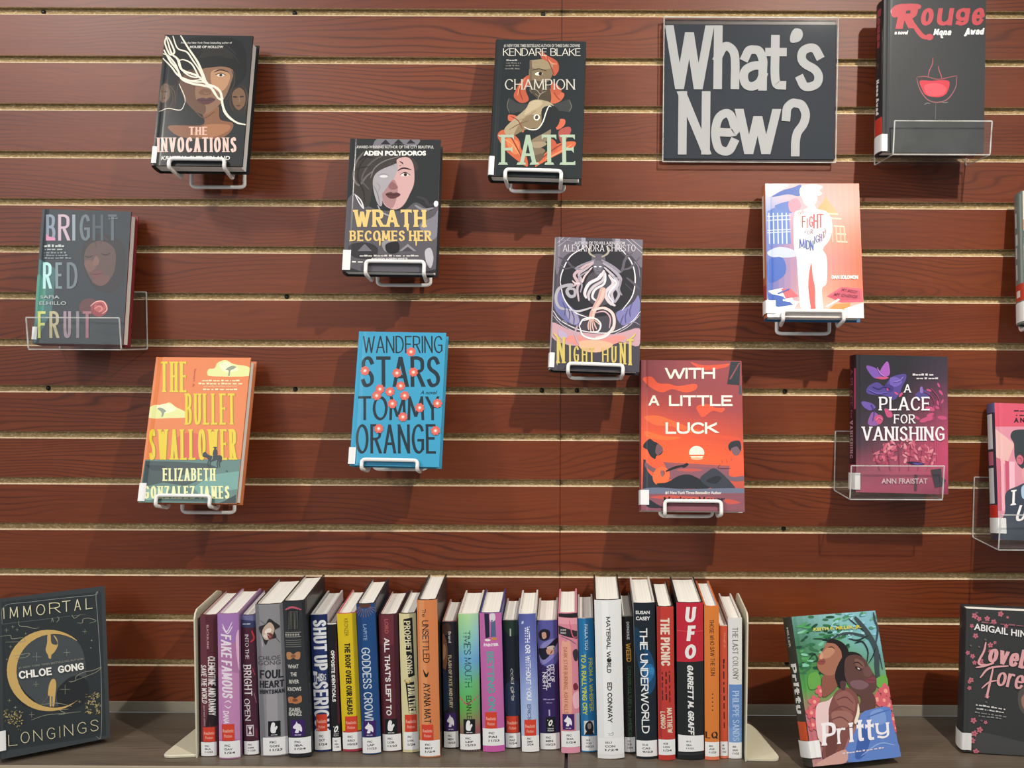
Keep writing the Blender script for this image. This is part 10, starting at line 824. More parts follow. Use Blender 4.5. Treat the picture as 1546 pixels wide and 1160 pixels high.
's27':{"v":[0.25,-0.1576,0.0111,0.2013,-0.0172,-0.0424],"base":"#d25434","board":"#cfc8c0","lining":"#dcd8d0","art":[["t",["B",0,0.0],"#e09a80","Hough Jr.",[5.4,190.4,5.6,167.5,8.6,190.4]],["t",["D"],"#4a1f18","MURDER TRUCE ON LAKE THE MOON WAITS STAR",[4.2,151.4,4.8,44.7,7.4,151.4]],["p","#f3f3f1",[0.1,25.7,10.9,25.7,11.0,3.6,0.3,3.6]],["t",["B",0.03,0.0],"#4a4a4a","MEMO",[3.2,18.4,6.1,18.4,3.2,21.3]],["t",["B",0.03,0.0],"#4a4a4a","MOR",[3.2,13.5,7.2,13.5,3.2,16.4]],["t",["B",0.03,0.0],"#4a4a4a","10/23",[3.1,8.7,8.5,8.7,3.2,11.6]],["p","#e87a5a",[0.1,3.1,11.0,3.1,11.2,0.1,0.0,0.1]]]},
's28':{"v":[0.2666,-0.1585,0.0203,0.2127,-0.0145,-0.0456],"base":"#e2e1de","board":"#dcdad4","lining":"#e2e0da","art":[["p","#6a90c8",[1.1,112.8,19.9,112.8,20.4,24.7,0.9,24.7]],["p","#7aa0d4",[1.0,46.5,20.4,46.5,20.4,24.7,0.9,24.7]],["t",["K",0.13,0.06,0.05,0.0,20],"#4a4844","THE LAST COLONY",[6.2,199.6,6.9,120.0,14.0,199.6]],["t",["K",0.13,0.06,0.05,0.0,20],"#c0d4ee","PHILIPPE SANDS",[6.1,103.4,6.7,26.9,15.5,103.4]],["p","#f3f3f1",[0.9,24.2,19.9,24.2,19.9,1.1,0.9,1.1]],["t",["B",0.03,0.0],"#4a4a4a","MEMOIR",[6.2,16.6,11.4,16.6,6.2,19.6]],["t",["B",0.03,0.0],"#4a4a4a","SAN",[6.2,11.5,13.4,11.5,6.2,14.5]],["t",["B",0.03,0.0],"#4a4a4a","11/23",[6.2,6.4,15.7,6.4,6.2,9.4]]]}
}
EASELS={
'A':[-0.5949,-0.5055,-0.2499,-0.5497,-0.2761],
'B':[-0.2985,-0.2039,-0.4024,-0.2523,-0.4312],
'C':[-0.0857,0.005,-0.2654,-0.0381,-0.2807],
'F':[0.0106,0.1005,-0.56,0.0574,-0.5802],
'G':[0.3383,0.4353,-0.4761,0.3917,-0.5065],
'H':[-0.6212,-0.5321,-0.7633,-0.5735,-0.8023],
'I':[-0.3055,-0.2138,-0.7065,-0.2598,-0.7297],
'J':[0.1603,0.2525,-0.7684,0.2063,-0.8048],
'L':[0.7188,0.8102,-0.4918,0.8042,-0.5085]
}
HOLDERS={
'E':[-0.8196,-0.6763,-0.5342,-0.4904],
'D':[0.5073,0.655,-0.2314,-0.1865],
'K':[0.4522,0.5959,-0.757,-0.7135],
'M':[0.6823,0.8284,-0.8319,-0.7881]
}


# ---------------------------------------------------------------- the setting
PITCH = 0.0762
GAP = 0.0100
def slat_panel(name, x0, x1, seed):
    v, f, mi = [], [], []
    def quad(pts, m):
        b = len(v)
        v.extend(pts)
        f.append(tuple(range(b, b + len(pts))))
        mi.append(m)
    def strip(ya, za, yb, zb, m):
        quad([(x0, ya, za), (x1, ya, za), (x1, yb, zb), (x0, yb, zb)], m)
    D, CH, LIP = 0.0080, 0.0016, 0.0030
    zb = SHELF + 0.0185
    for k in range(-2, 15):
        zt = -k * PITCH
        lo = max(-(k + 1) * PITCH + GAP, zb)
        prof = [(D + .004, lo + LIP + .003), (LIP + .002, lo + LIP + .003), (LIP + .002, lo), (0.0004, lo), (0, lo + .0004), (0, zt - CH), (CH * .55, zt), (LIP + .002, zt), (LIP + .002, zt - .004), (D + .004, zt - .004)]
        if k == 14:
            prof[0:5] = [(D + .004, lo), (0, lo)]
        mats = []
        for i in range(len(prof) - 1):
            (ya, za), (yb, zb2) = prof[i], prof[i + 1]
            m = 0 if (ya == 0 and yb == 0) else (2 if (zt - CH - 1e-6 <= min(za, zb2) and max(za, zb2) <= zt and ya < CH) else 1)
            strip(ya, za, yb, zb2, m)
    strip(D, zb, D, 3 * PITCH, 1)
    for xe in (x0, x1):
        quad([(xe, 0.0005, zb), (xe, 0.02, zb), (xe, 0.02, 3 * PITCH), (xe, 0.0005, 3 * PITCH)], 3)
    strip(0.02, zb, 0.02, 3 * PITCH, 1)
    strip(0.0005, 3 * PITCH, 0.02, 3 * PITCH, 1)
    o = link_mesh(name, v, f, [M['wall_wood'], M['chipboard'], M['raw_edge'], M['black']], None, mi)
    return structure(o)
panel_l = slat_panel('wall_back', -1.35, -0.0004, 1)
panel_r = slat_panel('wall_back.001', 0.0004, 1.25, 2)
bm = bmesh.new()
add_box(bm, -0.004, 0.004, 0.0205, 0.024, SHELF + 0.0185, 3 * PITCH)
bm_obj('seam_light_stop', bm, M['black'], panel_l)  # added black strip, keeps the background from shining through the seam
SCREWS = [(-0.4506, -0.4509), (-0.0368, -0.4524), (-0.8466, -0.6021), (-0.4382, -0.6036), (-0.031, -0.6039), (0.027, -0.6047), (0.3706, -0.6054), (0.3721, -0.8351), (-0.839, 0.0046), (-0.4325, 0.0031), (-0.0304, 0.0016), (0.3813, -1.0627)]
for x, z in SCREWS:
    bm = bmesh.new()
    zc = -round(-z / PITCH) * PITCH + GAP * 0.5
    bmesh.ops.create_cone(bm, cap_ends=True, segments=16, radius1=0.0042, radius2=0.0030, depth=0.0030, matrix=Matrix.Translation((x, 0.0072, zc)) @ Matrix.Rotation(math.pi / 2, 4, 'X'))
    bm_obj('screw_head', bm, M['black'], panel_l if x < 0 else panel_r, True)
bm = bmesh.new()
add_box(bm, -1.35, 1.25, -0.0015, 0.02, SHELF, SHELF + 0.0180, 0.0006)
structure(bm_obj('baseboard_back', bm, M['baseboard']))

def shelf(x0, x1, label):
    bm = bmesh.new()
    add_box(bm, x0, x1, -0.1875, -0.0015, SHELF - 0.03, SHELF, 0.0008)
    s = tag(bm_obj('display_shelf', bm, M['shelf_wood']), label, 'shelf', 'dark laminate shelves under the slat wall')
    bm = bmesh.new()
    add_box(bm, x0, x1, -0.1890, -0.1876, SHELF - 0.03, SHELF - 0.0006, 0.0003)
    bm_obj('edge_band', bm, M['edge_band'], s)
    return s
left_shelf = shelf(-1.35, 0.0112, 'grey-brown laminate shelf left of the dark gap, carrying most of the book row')
shelf(0.0158, 1.25, 'grey-brown laminate shelf right of the dark gap, under the right bookend')

bm = bmesh.new()
add_box(bm, 0.0113, 0.0157, -0.186, -0.004, SHELF - 0.03, SHELF - 0.004)
bm_obj('gap_dark_strip', bm, M['black'], left_shelf)  # added black strip standing in for the shade of the open gap

# ---------------------------------------------------------------- the sign
def build_sign():
    x0, x1, z0, z1 = 0.1637, 0.4402, -0.2318, -0.0066
    root = thing('sign', 'navy sign with large white cut-out letters reading What\'s New?', 'sign', None, Matrix.Translation((x0, -0.0125, z0)))
    w, h = x1 - x0, z1 - z0
    bm = bmesh.new()
    add_box(bm, 0, w, 0.006, 0.0085, 0, h, 0.0006)
    add_box(bm, 0, w, -0.0035, -0.0015, 0, h, 0.0006)
    add_box(bm, 0, w, -0.0035, 0.0085, -0.0022, 0, 0.0005)
    bm_obj('sign_holder', bm, M['sign_acrylic'], root)
    bm = bmesh.new()
    for (a, b_, c, d) in ((-0.0006, w + .0006, h - .0008, h + .0012), (-0.0006, w + .0006, -.0034, -.0020), (-0.0012, 0.0002, -.0022, h), (w - .0002, w + .0012, -.0022, h)):
        add_box(bm, a, b_, -0.0036, -0.0012, c, d)
    bm_obj('holder_edge', bm, M['acrylic_edge'], root)
    for a in (0.04, w - 0.04):
        bm = bmesh.new()
        add_box(bm, a - .02, a + .02, 0.0085, 0.0123, h - .02, h - .004, 0.0004)
        bm_obj('wall_clip', bm, M['acrylic_edge'], root)
    bm = bmesh.new()
    add_box(bm, 0.0010, w - .001, 0.0040, 0.0058, 0.0005, h - .001)
    bm_obj('backing_board', bm, M['backing'], root)
    bm = bmesh.new()
    add_box(bm, 0.0006, w - .0006, 0.0012, 0.0030, 0.0032, h - .0096)
    bm_obj('navy_sheet', bm, M['navy'], root)
    def P(zx, zy):
        return ((zx - 103) * 0.0002280, h - (zy - 78) * 0.0002252)
    T = 61
    for ch, a, b_, c, d in (('W', 113, 130, 448, 577), ('h', 452, 130, 634, 575), ('a', 634, 268, 828, 584), ('t', 812, 195, 970, 580), ('s', 1032, 254, 1226, 586), ('N', 208, 590, 433, 1036), ('e', 440, 716, 630, 1042), ('w', 612, 712, 924, 1032), ('?', 937, 642, 1134, 1046)):
        (ax, az), (bx, bz) = P(a, d), P(c, b_)
        W, H = bx - ax, bz - az
        th = T * 0.000227 / H
        polys = skeleton_text(ch, W, H, th, th * (0.97 if ch not in 'WNw' else 0.92), 0, 0, 0)
        bm = bmesh.new()
        for q, k_ in polys:
            a_ = [bm.verts.new((ax + p[0], 0.0006, az + p[1])) for p in q]
            c_ = [bm.verts.new((ax + p[0], -k_ * 3e-6, az + p[1])) for p in q]
            bm.faces.new(c_)
            for i in range(len(q)):
                j = (i + 1) % len(q)
                bm.faces.new((a_[i], a_[j], c_[j], c_[i]))
        bm_obj('letter', bm, M['white_paper'], root)
    ap = catmull([P(*p) for p in ((990, 244), (988, 195), (1010, 155), (1035, 148), (1065, 160), (1075, 195), (1060, 230), (1030, 246))], True, 4)
    bm = bmesh.new()
    f = bm.faces.new([bm.verts.new((p[0], 0.0006, p[1])) for p in ap])
    g = bmesh.ops.extrude_face_region(bm, geom=[f])
    bmesh.ops.translate(bm, verts=[e for e in g['geom'] if isinstance(e, bmesh.types.BMVert)], vec=(0, -0.0006, 0))
    bm_obj('letter', bm, M['white_paper'], root)
build_sign()

# ---------------------------------------------------------------- books shown face out
def rot(al, ro, ya):
    return Matrix.Rotation(ya, 4, 'Z') @ Matrix.Rotation(-al, 4, 'X') @ Matrix.Rotation(ro, 4, 'Y')

def hinge(x):
    """depth of the pressed hinge groove beside the spine"""
    g = 0.0007 * math.exp(-((x - 0.0072) / 0.0022) ** 2)
    return g

SLEEVE = {}
def face_book(key, label, T, film, board, spine_col, label_box, spine_art=None, spine_bulge=0.0028, dy=0.0):
    d = WALL_BOOKS[key]
    X, Y, Z, W, H, al, ro, ya = d['v']
    mw = Matrix.Translation((X, Y + dy, Z)) @ rot(al, ro, ya)
    grp = 'books propped face out on the shelf' if key in 'NOP' else 'books displayed face out on the slat wall'
    root = thing('book', label, 'book', grp, mw)
    mat = M['print_film'] if film else M['print_matt']
    B = 0.0026
    xs = [W, W - .001, W * .66, W * .33, .0125, .0105, .0088, .0072, .0056, .004, .0015]
    front = [(x, hinge(x) if x < W - .0005 else .0004) for x in xs]
    n = 10
    spine = [(-spine_bulge * math.sin(math.pi * i / n) ** 0.7 if 0 < i < n else 0.0, T * i / n) for i in range(n + 1)]
    back = [(x, T - y) for x, y in reversed(front)]
    outer = front + spine + back
    inner = [(W, T - B), (.004, T - B), (.0015, T - B - .001), (.0008, T * .5), (.0015, B + .001), (.004, B), (W, B)]
    ring = outer + inner
    m = len(ring)
    v = [(x, y, 0.0) for x, y in ring] + [(x, y, H) for x, y in ring]
    f, cols = [], []
    cb, cs, ci = lin(board), lin(spine_col), lin(board)
    nf = len(front)
    for i in range(m):
        j = (i + 1) % m
        f.append((i, j, j + m, i + m))
        cols.append(cs if nf - 1 <= i < nf + n + 1 else (ci if i >= len(outer) else cb))
    # end faces as quads between outer and inner outline
    tri = tessellate_polygon([[Vector((x, y, 0)) for x, y in ring]])
    for t in tri:
        f.append(tuple(t)[::-1])
        cols.append(cb)
        f.append(tuple(i + m for i in t))
        cols.append(cb)
    inked(link_mesh('cover', v, f, mat, root), cols)
    cover = root.children[-1] if root.children else None
    cover = [o for o in root.children if o.name.startswith('cover')][0]
    # front art
    items = d['art']
    first = next((q for q, i in enumerate(items) if i[0] == 't'), len(items))
    pics, words = items[:first], items[first:]
    cuts = [2.5, 4, 5, 6, 7.2, 8.4, 9.6, 11, 13]
    def fm(x, z, lift):
        return (x, hinge(x) - lift, z)
    sh = Sheet(W * 1000, H * 1000, cuts)
    sh.draw(pics)
    sh.build('cover_picture', mat, fm, cover)
    top = sh.layer
    if words:
        sw = Sheet(W * 1000, H * 1000, cuts)
        sw.layer = top + 2
        sw.draw(words)
        sw.build('cover_lettering', mat, fm, cover)
        top = sw.layer
    # spine art: sheet x runs from the back board (0) to the front board (T)
    def sm(x, z, lift):
        t = min(max(1 - x / T, 0.0), 1.0)
        q = t * n
        i = min(int(q), n - 1)
        a, b = spine[i], spine[i + 1]
        px, py = a[0] + (b[0] - a[0]) * (q - i), a[1] + (b[1] - a[1]) * (q - i)
        return (px - lift, py, z)
    scuts = [T * 1000 * i / n for i in range(1, n)]
    if spine_art:
        ss = Sheet(T * 1000, H * 1000, scuts)
        ss.draw(spine_art)
        ss.build('spine_print', mat, sm, cover)
    if label_box:
        fw, za, zb = label_box
        verts, faces = [], []
        lift = 3e-4 + top * 8e-6
        path = []
        if fw > 0.003:
            path += [(fw * (1 - i / 4), hinge(fw * (1 - i / 4)) - lift) for i in range(4)]
        path += [(p[0] - lift, p[1] - lift * (1 - i / n)) for i, p in enumerate(spine)]
        for x, y in path:
            verts += [(x, y, za), (x, y, zb)]
        for i in range(len(path) - 1):
            faces.append((2 * i, 2 * i + 2, 2 * i + 3, 2 * i + 1))
        o = link_mesh('spine_label', verts, faces, M['label_paper'], root)
        o['label'] = 'white library label at the foot of the spine'
        so = o.modifiers.new('thickness', 'SOLIDIFY')
        so.thickness = 0.0002
        so.offset = 0
    # pages
    bm = bmesh.new()
    pz = 0.0032
    xr = W - 0.0042
    sec = [(xr, B + .0002), (xr - .0012, T * .3), (xr - .0016, T * .5), (xr - .0012, T * .7), (xr, T - B - .0002), (.0022, T - B - .0002), (.0012, T * .5), (.0022, B + .0002)]
    lo = [bm.verts.new((x, y, pz)) for x, y in sec]
    hi = [bm.verts.new((x, y, H - pz)) for x, y in sec]
    for i in range(len(sec)):
        j = (i + 1) % len(sec)
        bm.faces.new((lo[i], lo[j], hi[j], hi[i]))
    bm.faces.new(lo[::-1])
    bm.faces.new(hi)
    bm_obj('page_block', bm, M['pages_y'], root)
    return root, mw, T

def spine_words(T, H, base, rows):
    """spine print of a face-out book: (text, style, colour, z top, z bottom, x from, x to) in parts of T and H; kind 'r' rectangles"""
    T, H = T * 1000, H * 1000
    out = [['bg', base]]
    for r in rows:
        if r[0] == 'r':
            _, c, za, zb, xa, xb = r
            out.append(['p', c, [xa * T, za * H, xb * T, za * H, xb * T, zb * H, xa * T, zb * H]])
        else:
            s, st, c, zt, zb, xa, xb = r
            out.append(['t', st, c, s, [xa * T, zt * H, xa * T, zb * H, xb * T, zt * H]])
    return out

def hh(k):
    return WALL_BOOKS[k]['v'][4]

BK = {}
BK['A'] = face_book('A', 'black book with a hatted woman\'s face and white smoke swirls on its cover', .030, True, '#1b1c1e', '#1b1c1e', (.0065, .004, .031), dy=-.004)
BK['B'] = face_book('B', 'grey book with a half-stone woman\'s face and gold blackletter title', .028, True, '#2a2a2c', '#55555a', (.0110, .002, .034), dy=-.004)
BK['C'] = face_book('C', 'black book with orange ribbons, an axe and pale green capitals on its cover', .028, True, '#1b1d1e', '#1b1d1e', (.0065, .002, .032), dy=-.004)
BK['D'] = face_book('D', 'black book with fat red script title and a red cocktail glass, beside the sign', .034, True, '#2a2a2c', '#1e1c1e', (.0080, .002, .028),
    spine_words(.034, hh('D'), '#1e1c1e', [('Rouge', ['K', .3, .22, 0, .1], '#a03a44', .96, .70, .30, .80), ('Mona Awad', ['K', .24, .16, 0, .1], '#e4e2dc', .50, .26, .35, .70), ('r', '#c23428', .125, .235, .05, .98)]))
BK['E'] = face_book('E', 'dark teal book with a woman\'s lowered face and a red fruit, far left', .028, True, '#7d2228', '#3f5a58', (.0060, .006, .026))
BK['F'] = face_book('F', 'grey and lilac book with a horned long-haired woman inside a white circle', .026, True, '#1e1e22', '#c9c6c8', (.0060, .003, .026), dy=-.004)
BK['G'] = face_book('G', 'red, white and blue book with a faceless white boy standing on its cover', .026, False, '#2f6a94', '#b2653f', (.0130, .006, .027),
    spine_words(.026, hh('G'), '#b2653f', [('r', '#d8c8b0', .3, .92, .4, .8), ('r', '#a03a34', .08, .24, .1, .95)]), dy=-.004)
BK['H'] = face_book('H', 'orange book with tall yellow capitals and a rider on a dark horse', .027, True, '#c9764a', '#cf7a44', (.0100, .002, .030), dy=-.010)
BK['I'] = face_book('I', 'bright blue book with black hand-drawn capitals and small pink flowers', .026, True, '#3d95b8', '#3a8fb4', (.0085, .002, .028), dy=-.008)
BK['J'] = face_book('J', 'coral sunset book with a guitar player and a boy facing her', .026, True, '#d8d4cc', '#8a4f52', (.0120, .009, .032), dy=-.008)
BK['K'] = face_book('K', 'purple and pink floral book with white serif capitals in a clear holder', .032, True, '#2b2a2e', '#3a1a28', (.0065, .004, .030),
    spine_words(.032, hh('K'), '#33181f', [('A PLACE', ['K', .15, .1, .04], '#7a3a4a', .90, .62, .3, .75), ('for', ['K', .15, .1, 0], '#8a4a56', .60, .53, .4, .7), ('VANISHING', ['K', .17, .1, .04], '#b08090', .52, .24, .3, .75), ('r', '#8a2a44', .135, .2, .1, .95), ('r', '#a83a5c', .6, .9, .85, 1.0)]))
BK['L'] = face_book('L', 'grey-green book cut by the right edge of the picture', .030, True, '#4a504c', '#77827a', (.0100, .003, .034),
    spine_words(.030, hh('L'), '#6f7a74', [('r', '#8f9a92', .1, .98, .78, .92), ('aaaa aaaaaa aaaa', ['D'], '#c9cec8', .85, .32, .25, .6), ('r', '#b8402c', .17, .3, .05, .98), ('r', '#e0d8d0', .2, .25, .3, .7)]), dy=-.004)
BK['M'] = face_book('M', 'pink book with a dark-haired figure in a suit, cut by the right picture edge', .030, True, '#c9788c', '#3c3640', (.0120, .010, .034),
    spine_words(.030, hh('M'), '#3a3444', [('r', '#5f5a80', .93, 1.0, 0, 1), ('r', '#d8d8d8', .66, .92, .2, .8), ('r', '#c86a80', .54, .64, .25, .8), ('r', '#d8d8d8', .26, .52, .2, .8), ('r', '#c23428', .15, .25, .05, .98)]))
BK['N'] = face_book('N', 'black book with a gold crescent and two gold figures propped on the shelf', .034, True, '#2b2e30', '#33373a', (.0065, .012, .040))
BK['O'] = face_book('O', 'book with two young men under trees and a pale script title, propped on the shelf', .030, True, '#24241f', '#3a3a34', (.0145, .012, .035),
    spine_words(.030, hh('O'), '#3a3a33', [('MILLER', ['B', .02, 0], '#c9c5b4', .93, .79, .45, .65), ('Pritty', ['K', .28, .14, .05], '#eeece6', .68, .34, .22, .85), ('r', '#d8542c', .165, .29, .08, .95)]))
BK['P'] = face_book('P', 'dark grey book with pink blossoms and pink brush-script title, propped at lower right', .030, True, '#2b2b2d', '#333335', (.0115, .004, .030))

# ---------------------------------------------------------------- white wire easels under the wall books
EASEL_LABEL = {'A': 'white wire easel holding the black hatted-woman book', 'B': 'white wire easel holding the grey half-stone face book', 'C': 'white wire easel holding the black book with orange ribbons',
 'F': 'white wire easel holding the lilac horned-woman book', 'G': 'white wire easel holding the red and blue faceless-boy book', 'H': 'white wire easel holding the orange horse-rider book',
 'I': 'white wire easel holding the bright blue book', 'J': 'white wire easel holding the coral sunset book', 'L': 'white wire easel at the right picture edge under the grey-green book'}
for k, (xa, xb, zt, xm, zbk) in EASELS.items():
    root_b, mw, T = BK[k]
    inv = mw.inverted()
    r = 0.0029
    base = Vector(((xa + xb) / 2, -0.02, zbk - r))
    e = thing('wire_easel', EASEL_LABEL[k], 'book easel', 'white wire easels on the slat wall', Matrix.Translation(base))
    toE = Matrix.Translation(-base) @ mw
    # lip: in the book's own frame, so that it hugs the cover
    la, lb = inv @ Vector((xa, mw.translation.y, zt)), inv @ Vector((xb, mw.translation.y, zt))
    za = max(la.z, 0.009)
    yb = T + r + 0.0024
    yf = -r - 0.0030
    zu = -r - 0.0022
    up = 0.12
    bx = (la.x + r, lb.x - r)
    pts = [(bx[0] + .004, yb, up), (bx[0] + .002, yb, zu), (bx[0], yf, zu), (bx[0], yf, za), (bx[1], yf, za), (bx[1], yf, zu), (bx[1] - .002, yb, zu), (bx[1] - .004, yb, up)]
    bm = bmesh.new()
    path = [toE @ p for p in round_path(pts, 0.0060)]
    add_tube(bm, path, r)
    bm_obj('front_lip', bm, M['wire'], e)
    # wall frame: a loop standing at the wall, its lower bar under the book
    hw = 0.0425
    cx = xm - base.x
    topz = zbk + 0.105
    bk = [(cx - hw, 0.0075, topz - base.z), (cx - hw, 0.0, 0.012), (cx - hw, 0.0, 0.0), (cx + hw, 0.0, 0.0), (cx + hw, 0.0, 0.012), (cx + hw, 0.0075, topz - base.z)]
    bm = bmesh.new()
    add_tube(bm, round_path(bk, 0.010, closed=True), r, closed=True)
    bm_obj('wall_frame', bm, M['wire'], e)
    # hook plate in the groove nearest above
    zg = -round(-(topz) / PITCH) * PITCH + 0.005
    bm = bmesh.new()
    add_box(bm, cx - 0.022, cx + 0.022, 0.0180, 0.0250, zg - base.z - .0015, zg - base.z + .0015)
    add_box(bm, cx - 0.022, cx + 0.022, 0.0150, 0.0180, min(zg, topz) - base.z - .003, max(zg, topz) - base.z + .003)
    bm_obj('hook_plate', bm, M['wire'], e)

# ---------------------------------------------------------------- clear acrylic ledges
HOLDER_LABEL = {'D': 'clear acrylic ledge holding the black book with the red cocktail glass', 'E': 'clear acrylic ledge holding the dark teal red-fruit book', 'K': 'clear acrylic ledge holding the purple and pink floral book', 'M': 'clear acrylic ledge holding the pink book at the right picture edge'}
for k, (xa, xb, zl, zu) in HOLDERS.items():
    root_b, mw, T = BK[k]
    yfb = mw.translation.y
    base = Vector((xa, -0.003, zl))
    h = thing('acrylic_book_holder', HOLDER_LABEL[k], 'book holder', 'clear acrylic ledges on the slat wall', Matrix.Translation(base))
    w, t = xb - xa, 0.0026
    Wb = WALL_BOOKS[k]['v'][3]
    feet = [mw @ Vector((x_, y_, 0)) for x_ in (-.003, Wb) for y_ in (0, T)]
    low = min(p.z for p in feet) - zl - t - 0.0006
    tip = [mw @ Vector((x_, 0, z_)) for x_ in (0, Wb) for z_ in (0, .05)]
    yf = min(p.y for p in tip) - t - 0.0045 + 0.003
    hb = 0.088
    zfl = 0.0
    zbk = -0.010
    prof = [(0.0, hb), (0.0, 0.0), (yf, 0.0), (yf - .004, zu - zl)]
    # profile strip: back plate, ledge, lip; solid plate of thickness t
    off = [(t * -1, hb), (t * -1, t), (yf + t, t), (yf + t - .004, zu - zl)]
    def slab(q, x0, x1, name, mat):
        bm = bmesh.new()
        a = [bm.verts.new((x0, y, z)) for y, z in q]
        b = [bm.verts.new((x1, y, z)) for y, z in q]
        n = len(q)
        for i in range(n):
            j = (i + 1) % n
            bm.faces.new((a[i], a[j], b[j], b[i]))
        bm.faces.new(a[::-1])
        bm.faces.new(b)
        return bm_obj(name, bm, mat, h)
    P_ = [(y, z + (low if i in (1, 2) else 0)) for i, (y, z) in enumerate(prof)]
    Q_ = [(y, z + (low if i in (1, 2) else 0)) for i, (y, z) in enumerate(off)]
    slab([P_[0], P_[1], Q_[1], Q_[0]], 0, w, 'back_plate', M['acrylic'])
    slab([P_[1], P_[2], Q_[2], Q_[1]], 0, w, 'ledge', M['acrylic'])
    slab([P_[2], P_[3], Q_[3], Q_[2]], 0, w, 'front_lip', M['acrylic'])
    # pale rods along the cut edges, their brightness put into the colour
    bm = bmesh.new()
    for x in (0.0, w):
        add_tube(bm, round_path([(x, y, z) for y, z in P_], 0.004), 0.0011, 6)
    add_tube(bm, [(0, P_[3][0], P_[3][1]), (w, P_[3][0], P_[3][1])], 0.0011, 6)
    add_tube(bm, [(0, P_[0][0], P_[0][1]), (w, P_[0][0], P_[0][1])], 0.0009, 6)
    add_tube(bm, [(0, P_[2][0], P_[2][1]), (w, P_[2][0], P_[2][1])], 0.0009, 6)
    bm_obj('cut_edge', bm, M['acrylic_edge'], h)
    zg = -round(-(base.z + 0.05) / PITCH) * PITCH + 0.005
    bm = bmesh.new()
    add_box(bm, 0.02, w - 0.02, 0.0, 0.0092, zg - base.z - .0013, zg - base.z + .0013)
    bm_obj('groove_tongue', bm, M['acrylic'], h)

# ---------------------------------------------------------------- black stands behind the three propped books
STAND_LABEL = {'N': 'black stand hidden behind the gold crescent book', 'O': 'black stand behind the two-young-men book, its leg showing beside the right bookend', 'P': 'black stand hidden behind the pink blossom book'}
for k in 'NOP':
    root_b, mw, T = BK[k]
    base = mw @ Vector((WALL_BOOKS[k]['v'][3] * .3, T, 0))
    base.z = SHELF
    e = thing('book_stand', STAND_LABEL[k], 'book stand', 'black stands behind the propped books', Matrix.Translation(base))
    toE = Matrix.Translation(-base) @ mw
    w = WALL_BOOKS[k]['v'][3]
    a = [toE @ Vector((w * q, T + .0012, z)) for q in (.12, .55) for z in (.006, .10)]
    b = [toE @ Vector((w * q, T + .0042, z)) for q in (.12, .55) for z in (.006, .10)]
    bm = bmesh.new()
    va, vb = [bm.verts.new(p) for p in a], [bm.verts.new(p) for p in b]
    for q in ((0, 1, 3, 2),):
        bm.faces.new([va[i] for i in q])
        bm.faces.new([vb[i] for i in q[::-1]])
    for i, j in ((0, 1), (1, 3), (3, 2), (2, 0)):
        bm.faces.new((va[i], va[j], vb[j], vb[i]))
    bm_obj('back_rest', bm, M['black'], e)
    for q in (.14, .53):
        p1 = toE @ Vector((w * q, T + .006, .085))
        p2 = toE @ Vector((w * q, T + .006, .0))
        p2.y += 0.034
        p2.z = 0.003
        p1.y += 0.002
        bm = bmesh.new()
        add_tube(bm, [p1, p2], 0.003, 8)
        bm_obj('leg', bm, M['black'], e)

# ---------------------------------------------------------------- the row of books on the shelf
ROW_LABEL = {
 's01': 'slim maroon book against the left bookend, orange sticker', 's02': 'pink and lilac book second from the left bookend', 's03': 'thin dark maroon book with hourglass sticker and ornate capitals', 's04': 'thick grey book with burst design and black mitten sticker',
 's05': 'thick black book with orange bows and purple unicorn sticker on the spine', 's06': 'navy book with huge white stacked lettering down its spine', 's07': 'very thin black book beside the yellow book', 's08': 'yellow book with black capitals and orange sticker',
 's09': 'blue book with sun rays at the top of its spine', 's10': 'maroon book with white capitals and black mitten sticker', 's11': 'cream book with black lettering panels on its spine', 's12': 'tall orange book with black lettering in the middle of the row',
 's13': 'short dark book with figures and purple sticker, right of the tall orange book', 's14': 'rainbow pastel green book with black mitten sticker', 's15': 'bright pink book with two pairs of legs at the top of its spine', 's16': 'short navy-black book with white italic title',
 's17': 'periwinkle to pale blue book with white capitals', 's18': 'short deep purple book with illustrated faces on the spine', 's19': 'pink book with peach panel and purple unicorn sticker', 's20': 'blue book with yellow lettering and a small portrait',
 's21': 'thick white book with black lettering, tallest of the middle right', 's22': 'thin black book with green and yellow lettering beside the thick white book', 's23': 'black book with blue clouds and large white capitals', 's24': 'red book with cream capitals beside the thick red and black book',
 's25': 'thickest black book with red top panel and large white letters', 's26': 'tall bright orange book with thin black capitals', 's27': 'thin red-orange short book beside the white and blue book', 's28': 'white over pale blue book against the right bookend'}
DEPTH = {}
rnd = random.Random(11)
